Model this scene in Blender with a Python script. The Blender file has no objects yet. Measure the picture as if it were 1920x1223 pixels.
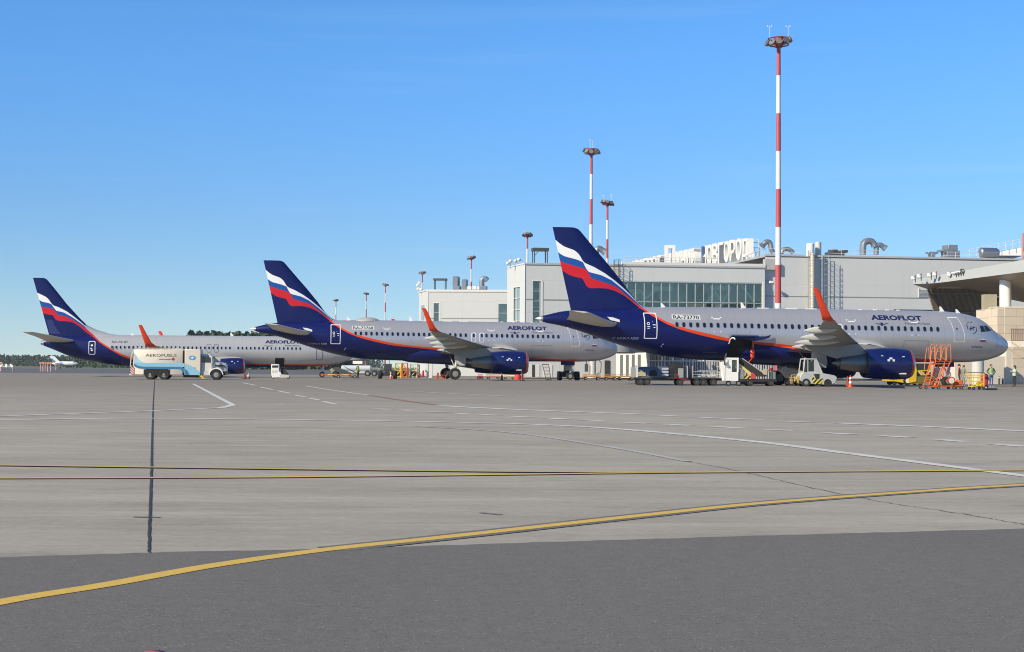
import bpy, bmesh, math, random
from mathutils import Vector, Matrix
sc = bpy.context.scene
COL = sc.collection
rad = math.radians

# ------------------------------------------------------------------ camera
FPX, HCAM = 2950.0, 1.45            # focal length in pixels of a 1920 px wide frame, eye height
PITCH, ROLL = math.atan(73.5/FPX), 0.0061
r0, u0 = Vector((1,0,0)), Vector((0,-math.sin(PITCH),math.cos(PITCH)))
FWD = Vector((0,math.cos(PITCH),math.sin(PITCH)))
RGT = r0*math.cos(ROLL)+u0*math.sin(ROLL)
UPV = u0*math.cos(ROLL)-r0*math.sin(ROLL)
cam = bpy.data.objects.new('camera', bpy.data.cameras.new('camera'))
COL.objects.link(cam)
cam.matrix_world = Matrix(((RGT.x,UPV.x,-FWD.x,0),(RGT.y,UPV.y,-FWD.y,0),(RGT.z,UPV.z,-FWD.z,HCAM),(0,0,0,1)))
cam.data.sensor_width = 36; cam.data.lens = 36*FPX/1920
cam.data.clip_start = 0.1; cam.data.clip_end = 20000
sc.camera = cam

# ------------------------------------------------------------------ sky, sun, exposure
SUN_EL = rad(31)
SUNDIR = Vector((-0.79*math.cos(SUN_EL), -0.613*math.cos(SUN_EL), math.sin(SUN_EL)))
w = bpy.data.worlds.new('World'); sc.world = w; w.use_nodes = True
nt = w.node_tree
sky = nt.nodes.new('ShaderNodeTexSky'); sky.sky_type = 'NISHITA'; sky.sun_disc = False
sky.sun_elevation = SUN_EL; sky.sun_rotation = math.atan2(SUNDIR.x, SUNDIR.y)
sky.air_density = 0.5; sky.dust_density = 0.0; sky.ozone_density = 6.0; sky.altitude = 0
# the low sky is dimmed a little: the clear summer air of the day is less glaring at the horizon than the model's
geo = nt.nodes.new('ShaderNodeNewGeometry'); spz = nt.nodes.new('ShaderNodeSeparateXYZ'); nt.links.new(geo.outputs['Incoming'], spz.inputs[0])
mr = nt.nodes.new('ShaderNodeMapRange'); mr.interpolation_type='SMOOTHSTEP'
for k_,v_ in ((1,0.0),(2,-0.24),(3,0.0),(4,1.0)): mr.inputs[k_].default_value = v_
nt.links.new(spz.outputs[2], mr.inputs[0])
mc = nt.nodes.new('ShaderNodeMix'); mc.data_type='RGBA'; mc.inputs['A'].default_value=(.64,.575,.455,1); mc.inputs['B'].default_value=(.66,.985,1,1)
nt.links.new(mr.outputs[0], mc.inputs['Factor'])
ml = nt.nodes.new('ShaderNodeVectorMath'); ml.operation='MULTIPLY'; nt.links.new(sky.outputs[0], ml.inputs[0]); nt.links.new(mc.outputs['Result'], ml.inputs[1])
# a trace of thin high cirrus
vm = nt.nodes.new('ShaderNodeMapping'); vm.inputs['Scale'].default_value=(1.6,1.6,34); vm.inputs['Rotation'].default_value=(0.0,0.05,0.0); nt.links.new(geo.outputs['Incoming'], vm.inputs[0])
cn = nt.nodes.new('ShaderNodeTexNoise'); cn.inputs['Scale'].default_value=2.1; cn.inputs['Detail'].default_value=6; cn.inputs['Roughness'].default_value=.55; nt.links.new(vm.outputs[0], cn.inputs['Vector'])
cr = nt.nodes.new('ShaderNodeMapRange'); cr.inputs[1].default_value=.56; cr.inputs[2].default_value=.80; cr.inputs[3].default_value=0; cr.inputs[4].default_value=.05; nt.links.new(cn.outputs['Fac'], cr.inputs[0])
cm = nt.nodes.new('ShaderNodeMix'); cm.data_type='RGBA'; cm.inputs['B'].default_value=(4.2,4.4,4.6,1); nt.links.new(cr.outputs[0], cm.inputs['Factor']); nt.links.new(ml.outputs[0], cm.inputs['A'])
nt.links.new(cm.outputs['Result'], nt.nodes['Background'].inputs[0])
nt.nodes['Background'].inputs[1].default_value = 0.15
sun = bpy.data.objects.new('sun', bpy.data.lights.new('sun','SUN')); COL.objects.link(sun)
sun.data.energy = 4.4; sun.data.angle = rad(0.5); sun.data.color = (1.0,0.88,0.66)
sun.rotation_euler = (-SUNDIR).to_track_quat('-Z','Y').to_euler()
sc.view_settings.view_transform = 'Standard'; sc.view_settings.look = 'None'
sc.view_settings.exposure = 0.57; sc.view_settings.gamma = 1.0
sc.cycles.pixel_filter_type = 'BLACKMAN_HARRIS'; sc.cycles.filter_width = 1.05

# ------------------------------------------------------------------ pixel helpers (1920 x 1223 photograph)
def ray(x,y): return FWD + RGT*((x-960)/FPX) + UPV*((611.5-y)/FPX)
CAM = Vector((0,0,HCAM))
def at(x,y,Y):
    d = ray(x,y); return CAM + d*(Y/d.y)
def gnd(x,y,z=0.0):
    d = ray(x,y); return CAM - d*((HCAM-z)/d.z)
def gz(Y):                           # the apron falls away gently in the distance
    if Y<140: return 0.0
    if Y<195:
        t=(Y-140)/55; return -0.25*t*t*(3-2*t)
    return -0.25-(Y-195)*0.0017

# ------------------------------------------------------------------ materials
def lin(c): return tuple((v/255/12.92 if v/255<=.04045 else ((v/255+.055)/1.055)**2.4) for v in c)
MATS = {}
def mat(name, col, rough=0.5, metal=0.0, var=0.10, scale=1.5, spec=0.5, coat=0.0, bump=0.0):
    if name in MATS: return MATS[name]
    m = bpy.data.materials.new(name); m.use_nodes = True; MATS[name]=m
    n = m.node_tree; b = n.nodes['Principled BSDF']
    b.inputs['Roughness'].default_value = rough; b.inputs['Metallic'].default_value = metal
    b.inputs['Specular IOR Level'].default_value = spec; b.inputs['Coat Weight'].default_value = coat
    tc = n.nodes.new('ShaderNodeTexCoord'); no = n.nodes.new('ShaderNodeTexNoise')
    no.inputs['Scale'].default_value = scale; no.inputs['Detail'].default_value = 5
    n.links.new(tc.outputs['Object'], no.inputs['Vector'])
    mx = n.nodes.new('ShaderNodeMix'); mx.data_type='RGBA'
    mx.inputs['A'].default_value = tuple(c*(1-var) for c in col)+(1,)
    mx.inputs['B'].default_value = tuple(min(1,c*(1+var)) for c in col)+(1,)
    n.links.new(no.outputs['Fac'], mx.inputs['Factor'])
    n.links.new(mx.outputs['Result'], b.inputs['Base Color'])
    if bump:
        bp = n.nodes.new('ShaderNodeBump'); bp.inputs['Strength'].default_value = bump; bp.inputs['Distance'].default_value=.02
        n.links.new(no.outputs['Fac'], bp.inputs['Height']); n.links.new(bp.outputs[0], b.inputs['Normal'])
    return m
class NG:                             # tiny node helper
    def __init__(s, m): s.m=m; s.n=m.node_tree.nodes; s.l=m.node_tree.links
    def val(s, x, sock):
        if isinstance(x,(int,float)): sock.default_value = x
        elif isinstance(x,tuple): sock.default_value = x if len(x)!=3 or sock.type=='VECTOR' else x+(1,)
        else: s.l.new(x, sock)
    def math(s, op, a, b=0.0, c=None, clamp=False):
        k = s.n.new('ShaderNodeMath'); k.operation=op; k.use_clamp=clamp
        s.val(a,k.inputs[0]); s.val(b,k.inputs[1])
        if c is not None: s.val(c,k.inputs[2])
        return k.outputs[0]
    def mix(s, f, a, b, mode='MIX'):
        k = s.n.new('ShaderNodeMix'); k.data_type='RGBA'; k.blend_type=mode
        s.val(f,k.inputs['Factor']); s.val(a,k.inputs['A']); s.val(b,k.inputs['B']); return k.outputs['Result']
    def coord(s, which='Object'):
        t = s.n.new('ShaderNodeTexCoord'); return t.outputs[which]
    def sep(s, v):
        k = s.n.new('ShaderNodeSeparateXYZ'); s.l.new(v,k.inputs[0]); return k.outputs
    def scalev(s, v, sx, sy, sz):
        k = s.n.new('ShaderNodeMapping'); s.l.new(v,k.inputs['Vector']); k.inputs['Scale'].default_value=(sx,sy,sz); return k.outputs[0]
    def noise(s, v, scale, detail=4, rough=.55):
        k = s.n.new('ShaderNodeTexNoise'); s.l.new(v,k.inputs['Vector']); k.inputs['Scale'].default_value=scale
        k.inputs['Detail'].default_value=detail; k.inputs['Roughness'].default_value=rough; return k.outputs['Fac']
    def ramp(s, f, stops):
        k = s.n.new('ShaderNodeValToRGB'); s.val(f,k.inputs[0]); e=k.color_ramp.elements
        while len(e)<len(stops): e.new(.5)
        for q,(p,c) in zip(e,stops): q.position=p; q.color=tuple(c)+(1,) if len(c)==3 else c
        return k.outputs['Color']
    def fcurve(s, x, pts):
        k = s.n.new('ShaderNodeFloatCurve'); s.val(x,k.inputs['Value']); c=k.mapping.curves[0]
        k.mapping.extend='HORIZONTAL'
        while len(c.points)<len(pts): c.points.new(.5,.5)
        for p,(a,b) in zip(c.points,pts): p.location=(a,b); p.handle_type='VECTOR'
        k.mapping.update(); return k.outputs[0]
    def bsdf(s): return s.n['Principled BSDF']
def newmat(name):
    m = bpy.data.materials.new(name); m.use_nodes=True; MATS[name]=m; return m, NG(m)

# ------------------------------------------------------------------ mesh builder
class MB:
    def __init__(s): s.v=[]; s.f=[]; s.mi=[]; s.M=Matrix()
    def add(s, vs, fs, mi=0):
        o=len(s.v); s.v += [s.M@Vector(p) for p in vs]
        s.f += [tuple(o+i for i in f) for f in fs]; s.mi += [mi]*len(fs); return s
    def box(s,x0,x1,y0,y1,z0,z1,mi=0):
        return s.add([(x0,y0,z0),(x1,y0,z0),(x1,y1,z0),(x0,y1,z0),(x0,y0,z1),(x1,y0,z1),(x1,y1,z1),(x0,y1,z1)],
            [(0,3,2,1),(4,5,6,7),(0,1,5,4),(1,2,6,5),(2,3,7,6),(3,0,4,7)],mi)
    def cbox(s,c,d,mi=0): return s.box(c[0]-d[0]/2,c[0]+d[0]/2,c[1]-d[1]/2,c[1]+d[1]/2,c[2]-d[2]/2,c[2]+d[2]/2,mi)
    def tube(s,a,b,r,n=8,r2=None,mi=0):
        a,b=Vector(a),Vector(b); d=(b-a)
        if d.length<1e-6: return s
        d.normalize(); q=d.orthogonal().normalized(); t=d.cross(q); r2=r if r2 is None else r2
        vs=[];
        for k in range(n):
            an=2*math.pi*k/n; e=q*math.cos(an)+t*math.sin(an)
            vs.append(a+e*r); vs.append(b+e*r2)
        fs=[(2*k,2*((k+1)%n),2*((k+1)%n)+1,2*k+1) for k in range(n)]
        fs+= [tuple(2*k for k in reversed(range(n))), tuple(2*k+1 for k in range(n))]
        return s.add(vs,fs,mi)
    def path(s,pts,r,n=6,mi=0,closed=False):
        for a,b in zip(pts,pts[1:]+(pts[:1] if closed else [])): s.tube(a,b,r,n,mi=mi)
        return s
    def prism(s,poly,y0,y1,mi=0):      # polygon in x,z pushed along y
        n=len(poly); vs=[(x,y0,z) for x,z in poly]+[(x,y1,z) for x,z in poly]
        fs=[tuple(range(n)),tuple(reversed(range(n,2*n)))]+[(i+n,(i+1)%n+n,(i+1)%n,i) for i in range(n)]
        return s.add(vs,fs,mi)
    def prismz(s,poly,z0,z1,mi=0):     # polygon in x,y pushed along z (counter-clockwise)
        n=len(poly); vs=[(x,y,z0) for x,y in poly]+[(x,y,z1) for x,y in poly]
        fs=[tuple(reversed(range(n))),tuple(range(n,2*n))]+[(i,(i+1)%n,(i+1)%n+n,i+n) for i in range(n)]
        return s.add(vs,fs,mi)
    def loft(s,rings,mi=0,caps=True,skip=None):
        n=len(rings[0]); vs=[p for r in rings for p in r]; fs=[]
        for i in range(len(rings)-1):
            for k in range(n):
                if skip and skip(i,k): continue
                k2=(k+1)%n; fs.append((i*n+k,i*n+k2,(i+1)*n+k2,(i+1)*n+k))
        if caps: fs+=[tuple(reversed(range(n))),tuple(range((len(rings)-1)*n,len(rings)*n))]
        return s.add(vs,fs,mi)
    def lathe(s,c,prof,n=20,axis='x',mi=0,caps=True):  # profile of (offset along axis, radius)
        c=Vector(c); rings=[]
        for a,r in prof:
            ring=[]
            for k in range(n):
                t=2*math.pi*k/n; u,v=r*math.cos(t),r*math.sin(t)
                ring.append(c+Vector((a,u,v) if axis=='x' else ((v,a,u) if axis=='y' else (u,v,a))))
            rings.append(ring)
        return s.loft(rings,mi,caps)
    def wheel(s,c,r,w,mi_t=0,mi_r=1,n=22,rim=.52):      # tyre and hub about a y axle
        h=w/2
        s.lathe(c,[(-h*.7,r*rim),(-h,r*.80),(-h*.95,r*.93),(-h*.6,r),(h*.6,r),(h*.95,r*.93),(h,r*.80),(h*.7,r*rim)],n,'y',mi_t)
        if mi_r is not None:
            s.lathe(c,[(-h*.78,r*rim*.98),(-h*.55,r*rim*.8),(-h*.5,r*.28),(-h*.85,r*.22),(-h*.86,r*.02)],n,'y',mi_r)
            s.lathe(c,[(h*.78,r*rim*.98),(h*.55,r*rim*.8),(h*.5,r*.28),(h*.85,r*.22),(h*.86,r*.02)],n,'y',mi_r)
        return s
    def mesh(s,name,mats,angle=35,fix=True):
        me=bpy.data.meshes.new(name); me.from_pydata([tuple(p) for p in s.v],[],s.f)
        for m in (mats if isinstance(mats,(list,tuple)) else [mats]): me.materials.append(m)
        for p,i in zip(me.polygons,s.mi): p.material_index=i
        if fix:
            bm=bmesh.new(); bm.from_mesh(me); bmesh.ops.recalc_face_normals(bm,faces=bm.faces); bm.to_mesh(me); bm.free()
        me.polygons.foreach_set('use_smooth',[True]*len(me.polygons))
        me.set_sharp_from_angle(angle=rad(angle)); me.update(); return me
    def build(s,name,mats,parent=None,angle=35,bevel=0.0,fix=True):
        o=bpy.data.objects.new(name,s.mesh(name,mats,angle,fix)); COL.objects.link(o)
        if parent: o.parent=parent
        if bevel:
            b=o.modifiers.new('bevel','BEVEL'); b.width=bevel; b.segments=2; b.limit_method='ANGLE'; b.angle_limit=rad(40)
        return o
def tag(o,label,cat,group=None,kind=None):
    if label: o['label']=label
    if cat: o['category']=cat
    if group: o['group']=group
    if kind: o['kind']=kind
    return o
def thing(name,label,cat,loc=(0,0,0),rz=0.0,group=None):
    o=bpy.data.objects.new(name,None); COL.objects.link(o); o.empty_display_size=.3
    o.location=loc; o.rotation_euler=(0,0,rz); return tag(o,label,cat,group)
def copy_tree(o,parent=None,skip=()):
    c=o.copy(); COL.objects.link(c)
    if parent: c.parent=parent
    for ch in list(o.children):
        if ch.name.split('.')[0] not in skip: copy_tree(ch,c,skip)
    return c
def struct(o): o['kind']='structure'; return o
def text_mesh(s,size,xs=1.0,bold=0.0,extr=0.0,align='LEFT'):
    cu=bpy.data.curves.new('t','FONT'); cu.body=s; cu.size=size; cu.offset=bold; cu.extrude=extr; cu.resolution_u=3; cu.align_x=align
    ob=bpy.data.objects.new('t',cu); me=bpy.data.meshes.new_from_object(ob)
    for v in me.vertices: v.co.x*=xs
    bpy.data.objects.remove(ob); return me
# ------------------------------------------------------------------ ground
def concrete_mat():
    m,g=newmat('apron_concrete'); v=g.coord()
    big=g.noise(g.scalev(v,.05,.035,.05),1,5,.6); mid=g.noise(g.scalev(v,.15,.26,.2),1,6,.65)
    fine=g.noise(v,9,6,.7); stain=g.noise(g.scalev(v,.42,.85,1),1,6,.68)
    c=g.ramp(big,[(.30,(0.278,0.255,0.217)),(.52,(0.345,0.320,0.276)),(.74,(0.396,0.367,0.321))])
    c=g.mix(g.math('MULTIPLY',g.ramp(mid,[(.42,(0,0,0)),(.62,(1,1,1))]),.55),c,(0.254,0.233,0.201))
    c=g.mix(g.math('MULTIPLY',g.ramp(stain,[(.54,(0,0,0)),(.66,(1,1,1))]),.55),c,(0.195,0.178,0.154))
    c=g.mix(g.math('MULTIPLY',g.ramp(stain,[(.33,(1,1,1)),(.45,(0,0,0))]),.55),c,(0.437,0.408,0.358))
    c=g.mix(.30,c,g.ramp(fine,[(.3,(0.225,0.207,0.179)),(.7,(0.437,0.407,0.355))]))
    st2=g.noise(g.scalev(v,.20,1.15,1),1,8,.72); st3=g.noise(g.scalev(v,1.3,3.4,1),1,6,.7)
    c=g.mix(g.math('MULTIPLY',g.ramp(st2,[(.50,(0,0,0)),(.63,(1,1,1))]),.32),c,(0.212,0.192,0.172))
    c=g.mix(g.math('MULTIPLY',g.ramp(st2,[(.34,(1,1,1)),(.46,(0,0,0))]),.36),c,(0.428,0.419,0.388))
    c=g.mix(g.math('MULTIPLY',g.ramp(st3,[(.56,(0,0,0)),(.68,(1,1,1))]),.30),c,(0.197,0.187,0.167))
    # darker and browner with distance, beyond some 45 m
    sp=g.sep(v); far=g.math('MULTIPLY',g.math('SUBTRACT',sp[1],42.0),1/60,clamp=True)
    c=g.mix(g.math('MULTIPLY',far,.62),c,(0.177,0.157,0.135))
    b=g.bsdf(); g.l.new(c,b.inputs['Base Color']); b.inputs['Roughness'].default_value=.85; b.inputs['Specular IOR Level'].default_value=.15
    bp=g.n.new('ShaderNodeBump'); bp.inputs['Strength'].default_value=.25; bp.inputs['Distance'].default_value=.01
    g.l.new(fine,bp.inputs['Height']); g.l.new(bp.outputs[0],b.inputs['Normal']); return m
def asphalt_mat():
    m,g=newmat('foreground_asphalt'); v=g.coord()
    vo=g.n.new('ShaderNodeTexVoronoi'); g.l.new(v,vo.inputs['Vector']); vo.inputs['Scale'].default_value=100
    vr=g.sep(vo.outputs['Color'])[0]
    big=g.noise(g.scalev(v,.22,.10,.2),1,5,.6); fine=g.noise(v,120,3,.7); mid=g.noise(v,6,5,.6)
    c=g.ramp(big,[(.3,(0.121,0.114,0.108)),(.7,(0.163,0.153,0.144))])
    c=g.mix(.55,c,g.ramp(fine,[(.3,(0.068,0.064,0.061)),(.7,(0.234,0.222,0.206))]))
    c=g.mix(.20,c,g.ramp(mid,[(.3,(0.105,0.099,0.095)),(.7,(0.191,0.181,0.166))]))
    c=g.mix(g.ramp(vr,[(.972,(0,0,0)),(.995,(0.484,0.474,0.437))]),c,(0.419,0.404,0.367))
    c=g.mix(g.ramp(vr,[(.02,(.6,.6,.6)),(.07,(0,0,0))]),c,(0.049,0.048,0.046))
    b=g.bsdf(); g.l.new(c,b.inputs['Base Color']); b.inputs['Roughness'].default_value=.8; b.inputs['Specular IOR Level'].default_value=.15
    bp=g.n.new('ShaderNodeBump'); bp.inputs['Strength'].default_value=.5; bp.inputs['Distance'].default_value=.006
    g.l.new(fine,bp.inputs['Height']); g.l.new(bp.outputs[0],b.inputs['Normal']); return m
def grass_mat():
    m,g=newmat('airfield_grass'); v=g.coord()
    a=g.noise(g.scalev(v,.02,.006,.02),1,5); f=g.noise(v,.8,5,.7)
    c=g.ramp(a,[(.3,(.075,.095,.028)),(.55,(.125,.125,.045)),(.75,(.175,.150,.075))])
    c=g.mix(.35,c,g.ramp(f,[(.3,(.05,.075,.02)),(.7,(.18,.17,.08))]))
    g.l.new(c,g.bsdf().inputs['Base Color']); g.bsdf().inputs['Roughness'].default_value=.95; return m
CONC, ASPH = concrete_mat(), asphalt_mat()
TAXI = mat('taxiway_asphalt',(.095,.092,.094),.85,var=.2,scale=.05)
def sheet(name,ys,x0,x1,dz,m):
    b=MB(); vs=[]; fs=[]
    for y in ys: vs+=[(x0(y) if callable(x0) else x0,y,gz(y)+dz),(x1(y) if callable(x1) else x1,y,gz(y)+dz)]
    for i in range(len(ys)-1): fs.append((2*i,2*i+1,2*i+3,2*i+2))
    b.add(vs,fs); return struct(b.build(name,m,angle=180))
YS=[140,150,160,170,180,190,195,230,270,350,500,673]
sheet('ground',[-300,0,60,140]+YS[1:]+[900,1500,3000,6000],-6000,6000,-.012,grass_mat())
sheet('taxiway',[-300,0,60,140]+YS[1:],-900,900,-.008,TAXI)
sheet('apron',[-250,0,60,100,140]+[y for y in YS if 140<y<=270],-420,420,0,CONC)
edge=[(-400,1052),(0,1046),(280,1037),(630,1030),(1000,1018),(1400,1006),(1920,992),(2300,983)]
EP=[gnd(*p) for p in edge]
b=MB(); el=[EP[0]+Vector((-60,-2.5,0))]+EP+[EP[-1]+Vector((120,10,0))]
# a slightly ragged edge where the asphalt laps over the slab
rg=random.Random(4); fine=[]
for p,q in zip(el,el[1:]):
    n=max(1,min(160,int((q-p).length/.12)))
    for i in range(n): 
        c=p.lerp(q,i/n); c.y+=rg.uniform(-.02,.02); fine.append(c)
fine.append(el[-1])
b.add([(p.x,p.y,.004) for p in fine]+[(180,-200,.004),(-160,-200,.004)],[tuple(reversed(range(len(fine)+2)))])
struct(b.build('asphalt_pavement',ASPH,angle=180))

def paint(name,col,wear=.35,scale=14.0):
    m,g=newmat(name); v=g.coord(); n=g.noise(v,scale,6,.75); n2=g.noise(v,.6,4)
    c=g.mix(g.ramp(n,[(.30,(wear,wear,wear)),(.52,(0,0,0))]),g.mix(n2,tuple(x*.86 for x in col),col),(.16,.15,.14))
    g.l.new(c,g.bsdf().inputs['Base Color']); g.bsdf().inputs['Roughness'].default_value=.7; return m
YEL=paint('yellow_road_paint',(.66,.43,.065),.3); YEL2=paint('worn_yellow_paint',(.58,.41,.09),.5)
WHT=paint('white_road_paint',(.62,.61,.58),.55,2.0); WHT2=paint('worn_white_paint',(.44,.43,.41),.35,1.2)
REDP=paint('red_road_paint',(.33,.115,.095),.85,1.2)
BLK=mat('bitumen_black',(.034,.030,.027),.7,var=.3,scale=3); SEAL=mat('dark_line_border',(.125,.120,.116),.8,var=.25,scale=2)
def smooth_pts(P,k=8):
    out=[]
    for i in range(len(P)-1):
        p0=P[max(0,i-1)];p1=P[i];p2=P[i+1];p3=P[min(len(P)-1,i+2)]
        for j in range(k):
            t=j/k; out.append(.5*((2*p1)+(p2-p0)*t+(2*p0-5*p1+4*p2-p3)*t*t+(3*p1-p0-3*p2+p3)*t**3))
    out.append(P[-1]); return out
def ribbon(b,P,wd,z,mi=0,off=0.0):
    n=len(P); vs=[]
    for i in range(n):
        d=(P[min(n-1,i+1)]-P[max(0,i-1)]); d.z=0; d.normalize(); nn=Vector((-d.y,d.x,0))
        w_=wd(i/(n-1)) if callable(wd) else wd
        c=P[i]+nn*off
        vs+=[(c+nn*w_/2).to_tuple()[:2]+(z,),(c-nn*w_/2).to_tuple()[:2]+(z,)]
    b.add(vs,[(2*i,2*i+1,2*i+3,2*i+2) for i in range(n-1)],mi)
def line(name,pix,wd,m,z=.008,border=None,curve=True):
    P=[gnd(*p) for p in pix]
    if curve: P=smooth_pts(P)
    b=MB()
    if border: ribbon(b,P,border,z-.0018,1)
    ribbon(b,P,wd,z,0)
    return struct(b.build(name,[m,SEAL],angle=180,fix=False))
y1=[(-300,1196),(0,1131),(200,1098),(400,1062),(620,1031),(800,1012),(1000,990),(1200,968),(1400,947),(1600,931),(1800,917),(1920,910),(2300,890)]
line('yellow_taxi_line',y1,.175,YEL,z=.0075)
b=MB(); ribbon(b,smooth_pts([gnd(*p) for p in y1[4:]]),.36,.0060); struct(b.build('taxi_line_border',SEAL,angle=180,fix=False))
line('yellow_lead_line',[(-300,899.5),(0,898),(500,896),(960,891),(1300,887),(1920,883),(2400,880)],.17,YEL,z=.012,border=.25)
line('yellow_lead_line',[(-300,869),(0,874),(450,880),(960,886),(1290,886.2)],.15,YEL2,z=.0155,border=.22)
line('white_boundary_line',[(-200,787),(0,787.5),(250,785),(500,787),(830,792),(1100,801),(1390,826),(1600,852),(1920,893),(2200,930)],lambda t:.46-.24*t,WHT,z=.008)
line('white_stand_line',[(-200,784),(0,781),(290,770.5),(415,765),(437,760)],0.30,WHT,curve=False)
line('white_stand_line',[(437,760),(362,720)],0.20,WHT,z=.0095,curve=False)
line('white_stand_line',[(573,724),(630,733),(690,741)],0.20,WHT); line('white_stand_line',[(820,761),(960,768),(1200,777)],0.50,WHT)
line('white_stand_line',[(1571,794),(1750,801),(1925,809)],0.48,WHT)
line('white_stand_line',[(1305,783),(1370,785.5),(1435,787.5)],0.45,WHT); line('white_stand_line',[(780,735),(960,744)],0.46,WHT2)
line('red_stand_line',[(695,742),(760,752),(820,760)],0.24,REDP)
line('worn_guide_line',[(780,800),(960,812),(1150,840),(1290,866)],0.14,WHT2)
b=MB()
for x0,yy0,x1,yy1 in [(455,718,480,723),(488,726,512,731),(520,733,545,738),(552,741,575,745),(580,747,600,751),(606,753,632,759),(515,757,532,757.5),(683,755,705,755.6),
    (640,762,660,763),(704,767,733,768.5),(752,769,776,770.5),(802,772.5,832,773.5),(852,775,877,776.5),(902,778,935,779.5),(960,781.5,997,783),(1027,784.5,1062,786.5),(1090,788,1132,789.5),(1172,793,1217,794.5),(1250,796.5,1297,798.5),
    (1337,800.5,1390,803),(1435,806,1490,808),(1545,812,1600,815),(1650,817.5,1710,821),(1760,825,1815,829),(1860,833,1925,838),(1232,779,1265,780.5),(1475,791,1525,792.5)]:
    ribbon(b,[gnd(x0,yy0),gnd(x1,yy1)],.20 if yy0<765 else (.44 if x0<1400 else .34),.0075)
struct(b.build('white_dashed_line',WHT,angle=180,fix=False))
# tar-filled expansion joint running away from the camera, and the fine saw joints
rg=random.Random(2); P=smooth_pts([gnd(*p) for p in [(279,1037),(281,960),(284,880),(286,800),(288,745),(290,713)]],40)
b=MB(); ribbon(b,[p+Vector((rg.uniform(-.004,.004),0,0)) for p in P],lambda t:.020+.030*t+rg.uniform(-.003,.003),.006); struct(b.build('expansion_joint',BLK,angle=180,fix=False))
P=smooth_pts([gnd(*p) for p in [(1290,866),(1390,885),(1600,932),(1790,962),(1925,985)]],25)
b=MB(); ribbon(b,[p+Vector((rg.uniform(-.02,.02),rg.uniform(-.03,.03),0)) for p in P],lambda t:rg.uniform(.010,.026),.006); struct(b.build('slab_joint',SEAL,angle=180,fix=False))
b=MB()
for pix in ([(900,962),(940,966)],[(250,970),(300,971)]):
    ribbon(b,smooth_pts([gnd(*p) for p in pix],6),.07,.0055)
struct(b.build('tyre_mark',mat('rubber_mark',(.17,.163,.157),.8,var=.2),angle=180,fix=False))
b=MB(); p=gnd(291,1226); b.prismz([(p.x+.05*math.cos(k*.6283)*(1+.2*math.sin(k*3)),p.y+.045*math.sin(k*.6283)) for k in range(10)],.004,.010); struct(b.build('red_paint_spot',mat('pink_red_paint',(.45,.05,.09),.6),angle=180))
# ------------------------------------------------------------------ airliners
NAVY=(.0038,.0088,.088)
def livery(name,smin,smax,zmax,wT,wb,br,U,L,sc_,silver,metal):
    m,g=newmat(name); v=g.coord(); sp=g.sep(v); s,z=sp[0],sp[2]
    x=g.math('DIVIDE',g.math('SUBTRACT',s,smin),smax-smin)
    def cv(pts):
        return g.math('MULTIPLY',g.fcurve(x,[((a-smin)/(smax-smin),b/zmax) for a,b in pts]),zmax)
    Up=[p for p in U if p[0]>sc_+.05]; Lp=L
    gt=lambda c: g.math('GREATER_THAN',z,c)
    no=g.noise(v,.7,5); 
    navy=g.mix(no,tuple(c*.85 for c in NAVY),tuple(c*1.15 for c in NAVY))
    sil=g.mix(no,tuple(c*.95 for c in silver),tuple(c*1.05 for c in silver))
    seam=g.n.new('ShaderNodeTexWave'); seam.wave_type='BANDS'; seam.bands_direction='X'; seam.inputs['Scale'].default_value=.30; g.l.new(v,seam.inputs['Vector'])
    sil=g.mix(g.ramp(seam.outputs['Fac'],[(.0,(.22,.22,.22)),(.004,(0,0,0))]),sil,(.1,.1,.12))
    t=g.math('MULTIPLY',g.math('SUBTRACT',s,5.5),.35,clamp=True)
    red=g.mix(t,(.52,.012,.022),(.66,.060,.010))
    top=g.mix(g.math('GREATER_THAN',s,sc_),navy,sil)
    c=g.mix(gt(cv(L)),navy,red)
    c=g.mix(gt(cv(br+Up)),c,(.012,.075,.31))
    c=g.mix(gt(cv(wb+Up)),c,(.74,.75,.76))
    cT=gt(cv(wT+Up)); c=g.mix(cT,c,top)
    b=g.bsdf(); g.l.new(c,b.inputs['Base Color']); b.inputs['Roughness'].default_value=.33
    g.l.new(g.math('MULTIPLY',g.math('MULTIPLY',cT,g.math('GREATER_THAN',s,sc_)),metal),b.inputs['Metallic'])
    b.inputs['Coat Weight'].default_value=.08; b.inputs['Coat Roughness'].default_value=.15; b.inputs['Specular IOR Level'].default_value=.28
    return m
A_wT=[(.94,10.89),(1.25,10.61),(1.65,10.34),(2.11,10.18),(2.46,10.06),(2.81,9.75),(3.13,9.19),(3.33,9.08),(3.96,8.82),(4.77,8.38),(5.58,7.83),(6.28,7.28),(6.86,6.79),(7.33,6.28),(7.79,5.86)]
A_wb=[(1.14,9.99),(1.31,9.82),(1.66,9.61),(2.23,9.47),(2.69,9.35),(3.13,9.16),(3.21,8.97),(3.33,8.69),(3.56,8.44),(4.54,8.21),(5.35,7.83),(6.16,7.22),(6.75,6.73),(7.44,6.12),(7.79,5.82)]
A_br=[(1.34,9.32),(1.66,9.1),(2.24,8.94),(2.81,8.79),(3.33,8.65),(3.53,8.35),(3.79,7.91),(3.97,7.88),(4.54,7.72),(5.12,7.56),(5.7,7.33),(6.28,6.89),(6.86,6.45),(7.45,6.0),(7.79,5.75)]
A_U=[(7.93,5.55),(8.5,5.17),(9.31,4.72),(10.1,4.42),(10.87,4.22),(12,3.97),(13.13,3.73),(14.09,3.55),(16.08,3.33),(17.68,3.22),(19.4,3.08),(22,2.7),(25,2.4),(28.3,2.29),(31.4,2.18),(34,2.06),(37,2.0)]
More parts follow.
